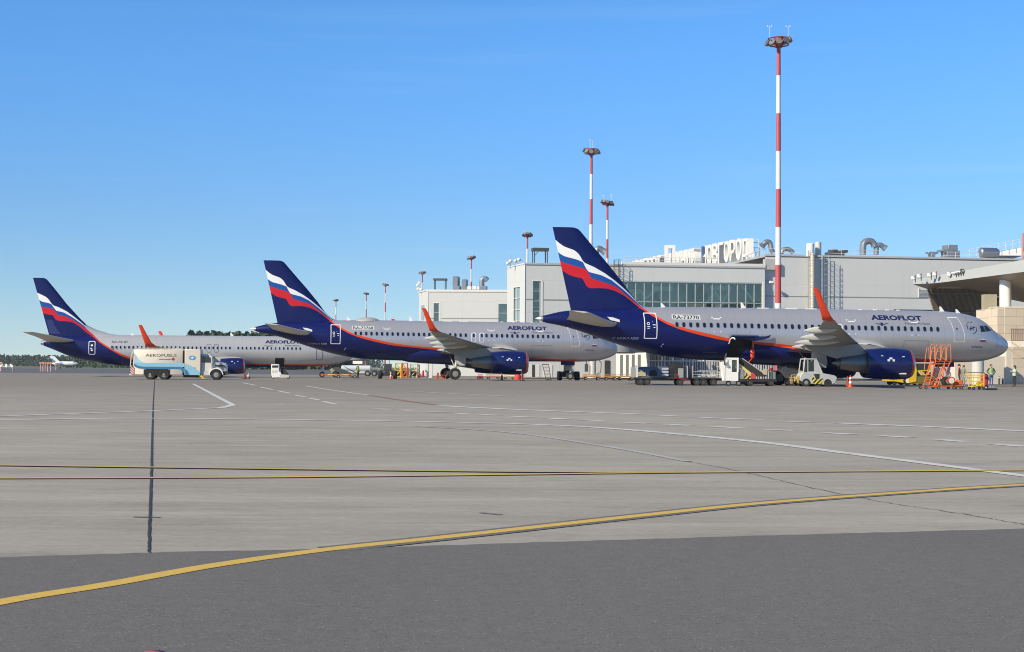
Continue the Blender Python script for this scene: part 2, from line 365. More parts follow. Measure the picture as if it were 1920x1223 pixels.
A_L=[(1.57,8.53),(2.01,8.21),(2.58,8.03),(3.1,7.95),(3.22,7.67),(3.36,7.39),(3.62,7.2),(4.31,7.24),(5.01,7.2),(5.59,7.04),(6.17,6.77),(6.75,6.39),(7.33,5.94),(7.93,5.35),(8.5,4.98),(9.31,4.53),(10.1,4.22),(10.87,3.99),(12,3.72),(13.13,3.48),(14.09,3.33),(16.08,3.16),(17.68,3.02),(19.4,2.8),(22,2.45),(25,2.2),(28.3,2.09),(31.4,2.04),(34,1.95),(37,1.9)]
LIV=livery('airliner_livery',0,38,14,A_wT,A_wb,A_br,A_U,A_L,7.79,(.50,.495,.525),.52)
GREY=mat('wing_grey',(.27,.268,.25),.45,.15,var=.12,scale=.8); DGREY=mat('dark_grey_metal',(.10,.10,.10),.5,.5)
LGREY=mat('light_grey_paint',(.50,.50,.48),.45,var=.08); ORG=mat('orange_red_winglet',(.68,.050,.008),.4,coat=.1)
NAV=mat('navy_paint',NAVY,.28,coat=.4,var=.12); TYRE=mat('tyre_rubber',(.018,.018,.018),.8,var=.3,scale=6)
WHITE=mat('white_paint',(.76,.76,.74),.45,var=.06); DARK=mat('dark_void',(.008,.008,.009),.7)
GLASSB=mat('cabin_glass',(.012,.015,.022),.12,spec=.6); STEEL=mat('bare_steel',(.46,.46,.46),.32,.85,var=.08)
HUB=mat('wheel_hub_grey',(.30,.30,.29),.45,.3); NOZ=mat('exhaust_metal',(.22,.21,.20),.42,.75,var=.15); LET=mat('navy_lettering',(.010,.014,.08),.4)
REDL=mat('red_lip',(.52,.055,.03),.35); BLACK=mat('black_paint',(.014,.014,.014),.5); SKYW=mat('white_marking',(.70,.71,.72),.5)
def interp(T,s,k):
    # catmull-rom through a table of sections
    n=len(T)
    for i in range(n-1):
        if s<=T[i+1][0]: break
    a,b=T[i],T[i+1]; t=max(0,min(1,(s-a[0])/(b[0]-a[0])))
    p=T[i-1] if i>0 else a; q=T[i+2] if i+2<n else b
    m0=(b[k]-p[k])/max(1e-6,b[0]-p[0])*(b[0]-a[0]); m1=(q[k]-a[k])/max(1e-6,q[0]-a[0])*(b[0]-a[0])
    return (2*t**3-3*t*t+1)*a[k]+(t**3-2*t*t+t)*m0+(-2*t**3+3*t*t)*b[k]+(t**3-t*t)*m1
class Body:                           # fuselage as a table: s, bottom, top, half width
    def __init__(s,T): s.T=T
    def sec(s,x): return [interp(s.T,x,k) for k in (1,2,3)]
    def y(s,x,z,off=.006):
        zb,zt,hw=s.sec(x); zc=(zb+zt)/2; h=(zt-zb)/2; u=max(-.985,min(.985,(z-zc)/h))
        return -(hw*math.sqrt(1-u*u)+off)
    def loft(s,ss,n=48,hole=None):
        rings=[]
        hz=None
        for x in ss:
            zb,zt,hw=s.sec(x); zc=(zb+zt)/2; h=(zt-zb)/2
            rings.append([(x,-hw*math.cos(2*math.pi*k/n),zc+h*math.sin(2*math.pi*k/n)) for k in range(n)])
        b=MB()
        def skip(i,k):
            if not hole: return False
            x=(ss[i]+ss[i+1])/2; a=2*math.pi*(k+.5)/n
            zb,zt,hw=s.sec(x); zz=(zb+zt)/2+(zt-zb)/2*math.sin(a)
            return hole[0]<x<hole[1] and hole[2]<zz<hole[3] and math.cos(a)>0
        b.loft(rings,0,True,skip); return b
    def decal(s,polys,off=.008,dz=.10,mi=0,b=None):
        """flat (s,z) polygons wrapped on the near side of the fuselage"""
        bm=bmesh.new()
        for P in polys:
            bm.faces.new([bm.verts.new((p[0],p[1],0)) for p in P])
        return s.wrap(bm,off,dz,mi,b)
    def wrap(s,bm,off,dz,mi,b):
        zs=[v.co.y for v in bm.verts]; xs=[v.co.x for v in bm.verts]
        for ax,lo,hi,st in ((1,min(zs),max(zs),dz),(0,min(xs),max(xs),.4)):
            t=lo+st
            while t<hi:
                nrm=Vector((0,1,0)) if ax else Vector((1,0,0))
                bmesh.ops.bisect_plane(bm,geom=bm.verts[:]+bm.edges[:]+bm.faces[:],plane_co=nrm*t,plane_no=nrm); t+=st
        bm.verts.index_update(); b=b or MB()
        b.add([(v.co.x,s.y(v.co.x,v.co.y,off),v.co.y) for v in bm.verts],[tuple(v.index for v in f.verts) for f in bm.faces],mi)
        bm.free(); return b
    def text(s,txt,x,z,size,xs=1,bold=0,off=.01,mi=0,b=None):
        me=text_mesh(txt,size,xs,bold); bm=bmesh.new(); bm.from_mesh(me); bpy.data.meshes.remove(me)
        for v in bm.verts: v.co=Vector((v.co.x+x,v.co.y+z,0))
        return s.wrap(bm,off,.12,mi,b)
def rrect(x0,x1,z0,z1,r,n=4):
    P=[]
    for cx,cz,a0 in ((x1-r,z1-r,0),(x0+r,z1-r,90),(x0+r,z0+r,180),(x1-r,z0+r,270)):
        for i in range(n+1):
            a=rad(a0+90*i/n); P.append((cx+r*math.cos(a),cz+r*math.sin(a)))
    return P
def frame(P,w_):                      # outline strips of polygon P, w_ wide, going inwards
    cx=sum(p[0] for p in P)/len(P); cz=sum(p[1] for p in P)/len(P); out=[]
    hx=max(abs(p[0]-cx) for p in P); hz=max(abs(p[1]-cz) for p in P)
    I=[(cx+(p[0]-cx)*(1-w_/hx),cz+(p[1]-cz)*(1-w_/hz)) for p in P]
    n=len(P)
    return [[P[i],P[(i+1)%n],I[(i+1)%n],I[i]] for i in range(n)]
def airfoil(le,te,t,n=8):             # le,te are (s,y,z); returns a closed ring of points (upper from te to le, lower back)
    le,te=Vector(le),Vector(te); c=(te-le).length; up=Vector((0,0,1)); R=[]
    prof=lambda u: 5*t*c*(.2969*math.sqrt(u)-.126*u-.3516*u*u+.2843*u**3-.1036*u**4)
    us=[(1-math.cos(math.pi*i/n))/2 for i in range(n+1)]
    for u in reversed(us): R.append(le.lerp(te,u)+up*prof(u)*1.05)
    for u in us[1:-1]: R.append(le.lerp(te,u)-up*prof(u)*.95)
    return R
def wing_mesh(secs,side):
    b=MB(); b.loft([[ (p[0],p[1]*side,p[2]) for p in airfoil((a,-y,z),(c,-y,z-dz),t)] for y,a,c,z,dz,t in secs]); return b
def engine(root,x0,x1,yc,zc,R,core,small=False):
    """high-bypass nacelle: fan cowl, intake lip, fan, core nozzle, pylon come as sub-parts"""
    L_=x1-x0
    b=MB(); b.lathe((x0,yc,zc),[(0,R*.86),(L_*.02,R*.90),(L_*.35,R*.985),(L_*.65,R),(L_*.88,R*.95),(L_*.925,R*.915)],32,'x',0,False)
    b.lathe((x0,yc,zc),[(0,R*.86),(L_*.05,R*.80)],32,'x',1,False)
    cowl=b.build('engine',[NAV,DGREY],root,fix=False)
    b=MB(); b.lathe((x0,yc,zc),[(L_*.925,R*.917),(L_*.96,R*.885),(L_*.965,R*.875)],32,'x',0,False); b.build('red_ring',REDL,cowl,fix=False)
    b=MB(); b.lathe((x0,yc,zc),[(L_*.965,R*.875),(L_*.99,R*.835),(L_,R*.79),(L_*.99,R*.75),(L_*.9,R*.74),(L_*.8,R*.75)],32,'x',0,False); b.build('intake_lip',STEEL,cowl,fix=False)
    b=MB(); b.lathe((x0,yc,zc),[(L_*.72,R*.76),(L_*.721,.02)],32,'x',0,False); b.lathe((x0,yc,zc),[(L_*.72,R*.28),(L_*.82,R*.16),(L_*.86,.01)],20,'x',0,False)
    b.build('fan',DGREY,cowl)
    b=MB(); b.lathe((x0,yc,zc),[(L_*.15,R*.62),(0,R*.60),(-core*.45,R*.50),(-core,R*.37),(-core*.98,R*.33),(-core*.7,R*.34)],28,'x',0,False)
    b.lathe((x0,yc,zc),[(-core*.7,R*.30),(-core,R*.20),(-core*1.28,R*.05)],20,'x',0)
    b.build('exhaust_nozzle',NOZ,cowl,fix=False)
    return cowl
def gear(root,x,y,z1,r,w_,nx=0,two=True,door=None,name='landing_gear'):
    b=MB(); b.tube((x,y,r),(x+nx,y*.95,z1),.13,10); b.tube((x,y,r*.9),(x,y,r+.7),.09,10,mi=1)
    b.tube((x-.05,y,r+.75),(x-.5,y*.6,z1),.05,6,mi=1); b.tube((x,y-w_*.95,r),(x,y+w_*.95,r),.10,8)
    b.path([(x+.14,y,r+.2),(x+.34,y,r+.55),(x+.16,y,r+.9)],.035,5)
    g_=b.build(name,[LGREY,STEEL],root)
    for sd in (-1,1):
        b=MB(); b.wheel((x,y+sd*w_*.62,r),r,w_,0,1); b.build('wheel',[TYRE,HUB],g_)
    return g_
def make_a320():
    T=[(.08,4.60,5.06,.20),(.37,4.52,5.13,.30),(1.46,4.33,5.40,.60),(2.83,3.98,5.56,.90),(4.56,3.41,5.68,1.26),(6.3,2.87,5.78,1.56),(8.16,2.39,5.85,1.80),(9.79,2.10,5.90,1.92),
       (11.67,1.93,5.93,1.97),(14,1.86,5.95,1.975),(17.7,1.82,5.96,1.975),(24,1.88,5.99,1.975),(30.5,1.96,6.02,1.975),(31.9,1.97,6.0,1.965),(32.83,1.98,5.95,1.93),(33.76,2.0,5.83,1.85),(34.69,2.05,5.62,1.70),
       (35.39,2.12,5.30,1.50),(35.86,2.22,4.92,1.36),(36.2,2.32,4.62,1.20),(36.79,2.52,4.27,.92),(37.21,2.76,3.97,.64),(37.45,3.0,3.73,.38),(37.55,3.28,3.46,.12)]
    B=Body(T)
    root=thing('passenger_airplane','silver and navy airliner registered RA-73770, its hold door open above the belt loader','airliner')
    ss=[.08]+[.37,.9,1.46,2.1]+[2.83+i*.6 for i in range(19)]+[14.15,14.6,15.1,15.5,15.95,16.6,17.5,19,21,23,25,27,29,30.5]+[31.2,31.9,32.4,32.83,33.3,33.76,34.2,34.69,35.05,35.39,35.64,35.86,36.02,36.2,36.5,36.79,37.0,37.21,37.35,37.45,37.55]
    fus=B.loft(ss,64,(14.1,16.0,2.05,3.42)).build('fuselage',[LIV],root,angle=60)
    closed=B.loft(ss,64).mesh('fuselage_closed',[LIV],60)
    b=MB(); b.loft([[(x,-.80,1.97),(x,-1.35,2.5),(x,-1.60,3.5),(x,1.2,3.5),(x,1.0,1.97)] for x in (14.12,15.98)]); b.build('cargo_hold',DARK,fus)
    # cargo door raised outwards on its hinge
    b=MB(); arc=[(-1.86,3.44),(-2.2,3.62),(-2.6,3.73),(-3.05,3.74),(-3.4,3.66)]
    for (x0,x1,t,mi) in ((14.15,16.0,.07,0),):
        rings=[[(x,y,z+t) for y,z in arc]+[(x,y,z) for y,z in reversed(arc)] for x in (x0,x0+.4,x1-.4,x1)]; b.loft(rings,mi)
    dr=b.build('cargo_door',[NAV],root)
    b=MB(); b.path([(14.12,y,z-.05) for y,z in [(-1.93,3.2),(-2.3,3.52),(-2.7,3.62),(-3.2,3.6),(-3.42,3.5)]],.05,6); b.build('door_edge',WHITE,dr)
    b=MB(); b.prism([(16.0,3.35),(16.8,3.5),(17.2,3.62),(17.35,3.86),(16.95,3.74),(16.1,3.7),(14.6,3.72),(14.55,3.62)],-2.2,-2.12); b.build('door_actuator',[NAV],dr)
    b=MB(); b.box(15.9,16.02,-2.08,-1.96,2.5,3.4); b.tube((15.96,-2.06,3.4),(15.95,-2.1,2.6),.07,8); b.lathe((15.9,-2.15,2.45),[(-.45,.05),(-.3,.17),(.2,.19),(.4,.06)],10,'z'); b.path([(15.9,-2.15,2.1),(15.6,-2.2,1.75),(15.5,-2.2,1.5)],.04,5)
    b.build('safety_strap',[ORG],dr)
    # belly fairing between the wings
    b=MB(); rings=[]
    for x,h,zb in ((14.6,.8,1.92),(15.6,1.45,1.70),(17.2,1.85,1.58),(20,2.12,1.50),(24,2.1,1.52),(26,1.7,1.66),(27.4,.8,1.95)):
        rings.append([(x,-h*math.cos(t),2.75+(zb-2.75)*abs(math.sin(t))**.8*(1 if math.sin(t)>0 else -.35)) for t in [2*math.pi*k/24 for k in range(24)]])
    b.loft(rings); b.build('belly_fairing',[LIV],root,angle=60)
    # fin
    def fin(LE,TE,zs,t0,t1):
        b=MB(); rings=[]
        f=lambda P,z:[p[1]+(q[1]-p[1])*(z-p[0])/(q[0]-p[0]) for p,q in zip(P,P[1:]) if p[0]<=z<=q[0]][0]
        for z in zs:
            a,c=f(LE,z),f(TE,z); t=t0+(t1-t0)*(z-zs[0])/(zs[-1]-zs[0]); n=7; us=[(1-math.cos(math.pi*i/n))/2 for i in range(n+1)]
            pr=lambda u: t*(2.6*(.2969*math.sqrt(u)-.126*u-.3516*u*u+.2843*u**3-.1036*u**4)*3.8)
            rings.append([(a+(c-a)*u,pr(u),z) for u in reversed(us)]+[(a+(c-a)*u,-pr(u),z) for u in us[1:-1]])
        b.loft(rings); return b
    LE=[(5.2,9.6),(5.8,8.61),(5.9,8.1),(6.06,7.68),(6.38,7.3),(6.73,6.98),(7.68,6.28),(9.07,5.11),(10.36,3.95),(11.5,2.95),(11.67,2.78),(11.76,2.6),(11.81,2.4)]
    TE=[(5.2,2.32),(5.59,2.23),(11.9,.73)]
    fin(LE,TE,[5.2,5.6,5.8,5.9,6.06,6.38,6.73,7.2,7.68,8.4,9.07,9.7,10.36,11,11.5,11.67,11.76,11.81],.42,.15).build('tail_fin',[LIV],root,angle=60)
    b=MB(); b.lathe((.08,0,4.83),[(0,.24),(-.12,.20),(-.13,.17),(.1,.15)],18,'x',0); b.lathe((-.05,0,4.84),[(0,.13),(-.25,.09),(-.42,.02)],12,'x',1); b.build('tail_exhaust',[STEEL,WHITE],root)
    # stabilisers and wings
    for sd in (1,-1):
        wing_mesh([(.7,5.9,1.75,4.36,-.44,.135),(1.2,5.6,1.75,4.40,-.42,.135),(3.5,4.1,1.45,4.73,-.30,.125),(6.0,2.5,.95,5.10,-.15,.11),(6.25,2.2,1.05,5.14,-.12,.09)],sd).build('stabilizer',[mat('tailplane_grey',(.56,.54,.49),.45)],root,angle=40)
        b=MB(); b.prism([(5.72,4.62),(5.70,4.82),(5.2,4.98),(4.75,5.02),(5.0,4.78)],-1.50*sd,-1.44*sd); b.build('sunlit_root_wedge',[WHITE],root)  # white wedge paints the sunlit top of the tailplane root
        secs=[(1.4,25.0,18.6,3.02,.42,.14),(2.1,24.7,18.55,3.05,.42,.14),(4.2,23.55,18.6,3.22,.38,.13),(6.4,22.4,18.6,3.42,.33,.12),(10,20.5,17.75,3.78,.20,.115),(14,18.4,16.75,4.18,.12,.11),(16.4,17.15,16.2,4.45,.06,.10),(16.8,16.95,16.07,4.52,.05,.10)]
        wing=wing_mesh(secs,sd).build('wing',[GREY],root,angle=40)
        wl=MB(); rings=[]
        for y,a,c,z in ((16.8,16.95,16.07,4.52),(16.98,16.74,15.95,4.60),(17.12,16.5,15.85,4.86),(17.25,16.1,15.6,5.5),(17.36,15.72,15.3,6.3),(17.4,15.5,15.14,6.62)):
            nx=Vector((0,1,.25 if z>4.7 else 1)).normalized(); le,te=Vector((a,-y*sd,z)),Vector((c,-y*sd,z)); R=[]; n=6
            us=[i/n for i in range(n+1)]; th=.028 if z>4.8 else .045
            for u in reversed(us): R.append(le.lerp(te,u)+Vector((0,nx.y*sd,nx.z))*th*math.sin(math.pi*min(1,u*.9+.08))*1.0)
            for u in us[1:-1]: R.append(le.lerp(te,u)-Vector((0,nx.y*sd,nx.z))*th*math.sin(math.pi*min(1,u*.9+.08)))
            rings.append(R)
        wl.loft(rings); wl.build('winglet',[ORG],wing,angle=50)
        for (y,x0,x1,z) in ((14.0,15.75,18.1,3.93),(11.0,16.55,19.2,3.52),(8.0,17.2,20.6,3.22),(5.1,18.0,21.2,2.95)):
            b=MB(); pf=[(0,.02),(.10,.10),(.32,.20),(.62,.21),(.88,.13),(1,.03)]
            b.loft([[(x0+(x1-x0)*u,-sd*(y+r_*.55*math.cos(k*math.pi/6)),z+r_*1.15*math.sin(k*math.pi/6)+(u-.2)*.12) for k in range(12)] for u,r_ in pf]); b.build('flap_fairing',[LGREY],wing)
        b=MB(); b.loft([[ (p[0],p[1]*sd,p[2]) for p in airfoil((a,-y,z),(c,-y,z),t)] for y,a,c,z,t in ((1.6,26.9,23.2,3.02,.07),(2.2,26.2,23.2,3.10,.07),(3.6,24.6,22.9,3.26,.07))]); b.build('wing_root_glove',[WHITE],wing)
        e=engine(root,23.3,27.0,-5.75*sd,1.77,1.19,1.9)
        b=MB(); b.loft([[(x,-5.75*sd+s_*w_,z) for s_,z in ((-1,z0),(-1,z1),(1,z1),(1,z0))] for x,w_,z0,z1 in ((18.8,.05,2.75,2.95),(21.2,.16,2.1,3.1),(23.0,.2,2.3,3.2),(24.6,.16,2.6,3.05),(25.6,.05,2.75,2.92))]); b.build('pylon',[GREY],e)
        if sd==1:
            yy=-5.75-1.19-.012
            for (x,z,dx,dz) in ((25.0,2.16,.22,.13),(24.82,2.02,.18,.16),(25.2,2.02,.16,.16),(24.35,2.34,.18,.05),(26.0,2.3,.18,.06),(26.0,1.05,.55,.10)):
                aa=math.asin(max(-1,min(1,(z-1.77)/1.19))); b=MB(); b.cbox((x,-5.75-1.185*math.cos(aa),z),(dx,.03,dz)); b.build('nacelle_marking',[SKYW],e)
            b=MB(); b.tube((25.03,-6.95,1.95),(25.03,-6.55,.72),.02,5); b.build('drain_seam',[BLACK],e)
        g_=gear(root,19.95,-3.8*sd,2.75,.58,.42,.25)
        b=MB(); b.loft([[(x+dx,-4.35*sd,z),(x+dx,-4.43*sd,z)] +[(x2+dx,-4.43*sd,z),(x2+dx,-4.35*sd,z)] for x,x2,z,dx in ((19.85,20.75,2.75,0),(19.80,20.95,2.2,0),(19.85,20.95,1.75,.05),(20.3,20.85,1.42,.05))]); b.build('gear_door',[LGREY],g_)
    ng=gear(root,32.5,0,2.1,.39,.24,.25); ng.location.z=.09
    b=MB(); 
    for y in (-.45,.45): b.box(31.6,32.9,y-.02,y+.02,1.62,2.05)
    b.build('nose_gear_door',[LIV],root)
    # windows, doors, lettering
    RIM=mat('window_rim',(.33,.335,.36),.35,.4)
    for i in range(40):
        x=10.05+i*.5335
        if abs(x-22.07)<.30 or abs(x-22.9)<.30: continue
        b=B.decal(frame(rrect(x-.145,x+.145,4.31,4.73,.13,4),.04),.010,.09); B.decal([rrect(x-.115,x+.115,4.335,4.705,.11,4)],.014,.09,1,b)
        b.build('window',[RIM,GLASSB],root,angle=180,fix=False)
    for xc in (22.07,22.90):
        b=B.decal(frame(rrect(xc-.25,xc+.25,3.80,4.80,.16,4),.055),.010); B.decal([rrect(xc-.1,xc+.1,4.34,4.69,.09)],.011,.09,1,b); b.build('overwing_exit',[SKYW,GLASSB],root,angle=180,fix=False)
    dP=[(31.86,5.50),(32.72,5.52),(32.93,4.9),(33.08,4.2),(33.12,3.62),(33.02,3.55),(32.28,3.53),(32.18,3.62),(32.16,4.4),(32.02,5.1)]
    b=B.decal(frame(dP,.06),.010); B.decal([rrect(32.40,32.50,4.50,4.66,.04)],.011,.1,1,b); b.build('front_door',[SKYW,BLACK],root,angle=180,fix=False)
    dP=rrect(7.56,8.55,3.41,5.40,.08,3)
    b=B.decal(frame(dP,.065),.010)
    B.decal([rrect(7.78,8.0,4.30,4.36,.02),rrect(7.78,7.98,4.18,4.22,.02),rrect(8.2,8.42,4.44,4.5,.02),rrect(8.15,8.2,4.68,4.72,.02),rrect(8.25,8.4,4.25,4.30,.02)]+frame(rrect(7.76,7.98,4.45,4.66,.09),.04),.011,.1,0,b)
    b.build('rear_door',[SKYW],root,angle=180,fix=False)
    def mark(nm,polys,m): B.decal(polys,.010).build(nm,[m],root,angle=180,fix=False)
    for x in (13.2,23.9,29.0):
        for P_ in (rrect(x-.27,x+.27,4.97,5.05,.02),rrect(x-.40,x-.28,5.08,5.16,.02),rrect(x+.28,x+.40,5.08,5.16,.02)): mark('service_marking',[P_],SKYW)
        for dx in (-.26,.26): mark('service_marking',frame(rrect(x+dx-.06,x+dx+.06,3.98,4.08,.03),.03),SKYW)
    mark('service_marking',[rrect(9.02,9.10,2.98,3.06,.03)],SKYW); mark('service_marking',[rrect(8.93,9.01,2.83,2.92,.03)],SKYW)
    SG=mat('seam_grey',(.2,.2,.215),.5)
    for P_ in (rrect(28.5,30.2,3.58,3.605,.01),rrect(29.0,29.1,4.02,4.1,.03),rrect(12.2,13.3,2.46,2.48,.008)): mark('panel_seam',[P_],SG)
    mark('panel_seam',frame(rrect(28.1,30.1,2.45,3.62,.05),.018),SG)
    # bold lettering
    b=B.text('AEROFLOT',25.64,5.19,.50,1.63,.021); b.build('airline_lettering',[LET],root,angle=180,fix=False)
    b=B.text('Russian Airlines',28.22,4.86,.25,1.30,.002); b.build('small_lettering',[mat('grey_lettering',(.10,.105,.15),.5)],root,angle=180,fix=False)
    # winged emblem
    wg=[[(26.34,4.84),(26.0,4.90),(25.72,4.95),(25.95,4.86),(26.2,4.79)],[(26.34,4.84),(26.68,4.90),(26.96,4.95),(26.73,4.86),(26.48,4.79)],rrect(26.25,26.43,4.72,4.80,.03),[(26.42,4.87),(26.46,4.93),(26.30,4.99),(26.22,4.92),(26.27,4.87)],[(26.30,4.74),(26.38,4.74),(26.40,4.90),(26.28,4.90)]]
    b=B.decal(wg,.010); b.build('winged_emblem',[LET],root,angle=180,fix=False)
    # registration
    b=B.decal([rrect(9.72,11.94,4.91,5.29,.02)],.009); B.text('RA-73770',9.80,4.96,.39,1.27,.007,.014,1,b); b.build('registration',[mat('registration_white',(.52,.53,.55),.5),BLACK],root,angle=180,fix=False)
    # type lettering near the tail, alliance emblem, flag, ship's name
    b=B.text('AIRBUS A320',5.62,3.36,.22,1.25,.004); B.decal(frame(rrect(5.30,5.5,3.35,3.52,.08),.03),.01,.1,0,b); B.text('REC',4.85+.3,4.52,.16,1.3,.003,.01,0,b); b.build('type_lettering',[mat('pale_lettering',(.28,.29,.38),.5)],root,angle=180,fix=False)
    ring=[]
    for a0,a1,r_ in ((-95,25,.42),(150,200,.42)):
        k=10
        for i in range(k):
            a,c=rad(a0+(a1-a0)*i/k),rad(a0+(a1-a0)*(i+1)/k); th=.045*math.sin(math.pi*(i+.7)/(k+.6))
            ring.append([(33.78+r_*math.cos(a),4.64+r_*math.sin(a)),(33.78+r_*math.cos(c),4.64+r_*math.sin(c)),(33.78+(r_-th-.01)*math.cos(c),4.64+(r_-th-.01)*math.sin(c)),(33.78+(r_-th-.01)*math.cos(a),4.64+(r_-th-.01)*math.sin(a))])
    for dx in (-.14,-.02,.10):
        ring.append([(33.72+dx,4.48),(33.76+dx,4.46),(33.84+dx,4.80),(33.80+dx,4.82)])
    ring+= [[(33.5,4.62),(33.55,4.57),(34.1,4.72),(34.05,4.77)]]
    b=B.decal(ring,.010,.1)
    for i,ch in enumerate('SKYTEAM'):
        a=rad(168-i*15); B.text(ch,33.78+.47*math.cos(a)-.05,4.66+.44*math.sin(a),.13,1,.002,.011,0,b)
    b.build('alliance_emblem',[LET],root,angle=180,fix=False)
    b=B.decal([rrect(34.46,34.92,3.75,3.83,.005)],.01,.1,0); B.decal([rrect(34.46,34.92,3.67,3.75,.005)],.01,.1,1,b); B.decal([rrect(34.46,34.92,3.59,3.67,.005)],.01,.1,2,b); b.build('flag_marking',[SKYW,mat('flag_blue',(.012,.04,.25),.4),mat('flag_red',(.4,.02,.03),.4)],root,angle=180,fix=False)
    b=MB()
    for i,(w_,h_) in enumerate(((.07,.12),(.05,.03),(.06,.10),(.04,.15),(.07,.09),(.06,.08),(.06,.09),(.05,.08),(.06,.08),(.07,.09))):
        x=33.72+i*.095; B.decal([[(x,3.15),(x+w_,3.15),(x+w_+.02,3.15+h_),(x+.02,3.15+h_)]],.01,.1,0,b)
    b.build('name_lettering',[LET],root,angle=180,fix=False)
    # cockpit panes
    for P in ([(34.52,4.86),(34.86,4.89),(34.98,4.42),(34.56,4.38)],[(34.93,4.89),(35.28,4.90),(35.60,4.50),(35.04,4.42)],[(35.36,4.90),(35.74,4.90),(36.02,4.62),(35.68,4.52)]):
        b=B.decal([P],.012,.08); b.build('cockpit_window',[mat('cockpit_glass',(.010,.018,.035),.08,spec=.7)],root,angle=180,fix=False)
    for x,h in ((9.5,.30),(15.85,.42),(32.1,.38),(33.45,.30)):
        zt=B.sec(x)[1]; b=MB(); b.loft([[(x-.22,-.015,zt-.03),(x-.22,.015,zt-.03),(x+.20,.015,zt-.06),(x+.20,-.015,zt-.06)],[(x-.26,-.008,zt+h),(x-.26,.008,zt+h),(x-.14,.008,zt+h),(x-.14,-.008,zt+h)]]); b.build('blade_antenna',[WHITE],root)
    b=MB(); zt=B.sec(18.5)[1]
    for x in (17.3,19.6,21.2,25.2,26.4,27.4,28.3): b.cbox((x,-.25,B.sec(x)[1]+.0),(.9 if x<24 else .25,.1,.05))
    b.build('roof_fitting',[WHITE],root)
    return root,closed,B
P1,CLOSED,A3=make_a320()
RP=.0075
def park(o,x,y,rz,pitch,pz,z0=0):
    o.rotation_euler=(0,pitch,rz); o.location=(x,y,pz+z0)
P2=copy_tree(P1,None,('cargo_hold','cargo_door','door_edge','door_actuator','safety_strap','registration'))
for o in P2.children:
    if o.name.startswith('fuselage'): o.data=CLOSED
b=A3.decal([rrect(9.72,11.94,4.91,5.29,.02)],.009); A3.text('RA-73768',9.80,4.96,.39,1.27,.007,.014,1,b); b.build('registration',[mat('registration_white',(.52,.53,.55),.5),BLACK],P2,angle=180,fix=False)
b=MB(); b.loft([[(x,-h*1.2*math.cos(k*math.pi/8),5.80+h*.62*max(-.1,math.sin(k*math.pi/8))) for k in range(16)] for x,h in ((9.9,.1),(10.4,.45),(11.2,.66),(11.9,.66),(12.4,.4),(12.7,.1))]); b.build('antenna_radome',[mat('radome_beige',(.33,.33,.31),.5)],P2)
tag(P2,'silver and navy airliner registered RA-73768, grey radome on its roof','airliner')
park(P1,2.2,119.0,rad(9),RP,20*RP); park(P2,-26.03,159.0,rad(9),RP,20*RP,-.03)
P1['group']=P2['group']='airliners parked in a row'

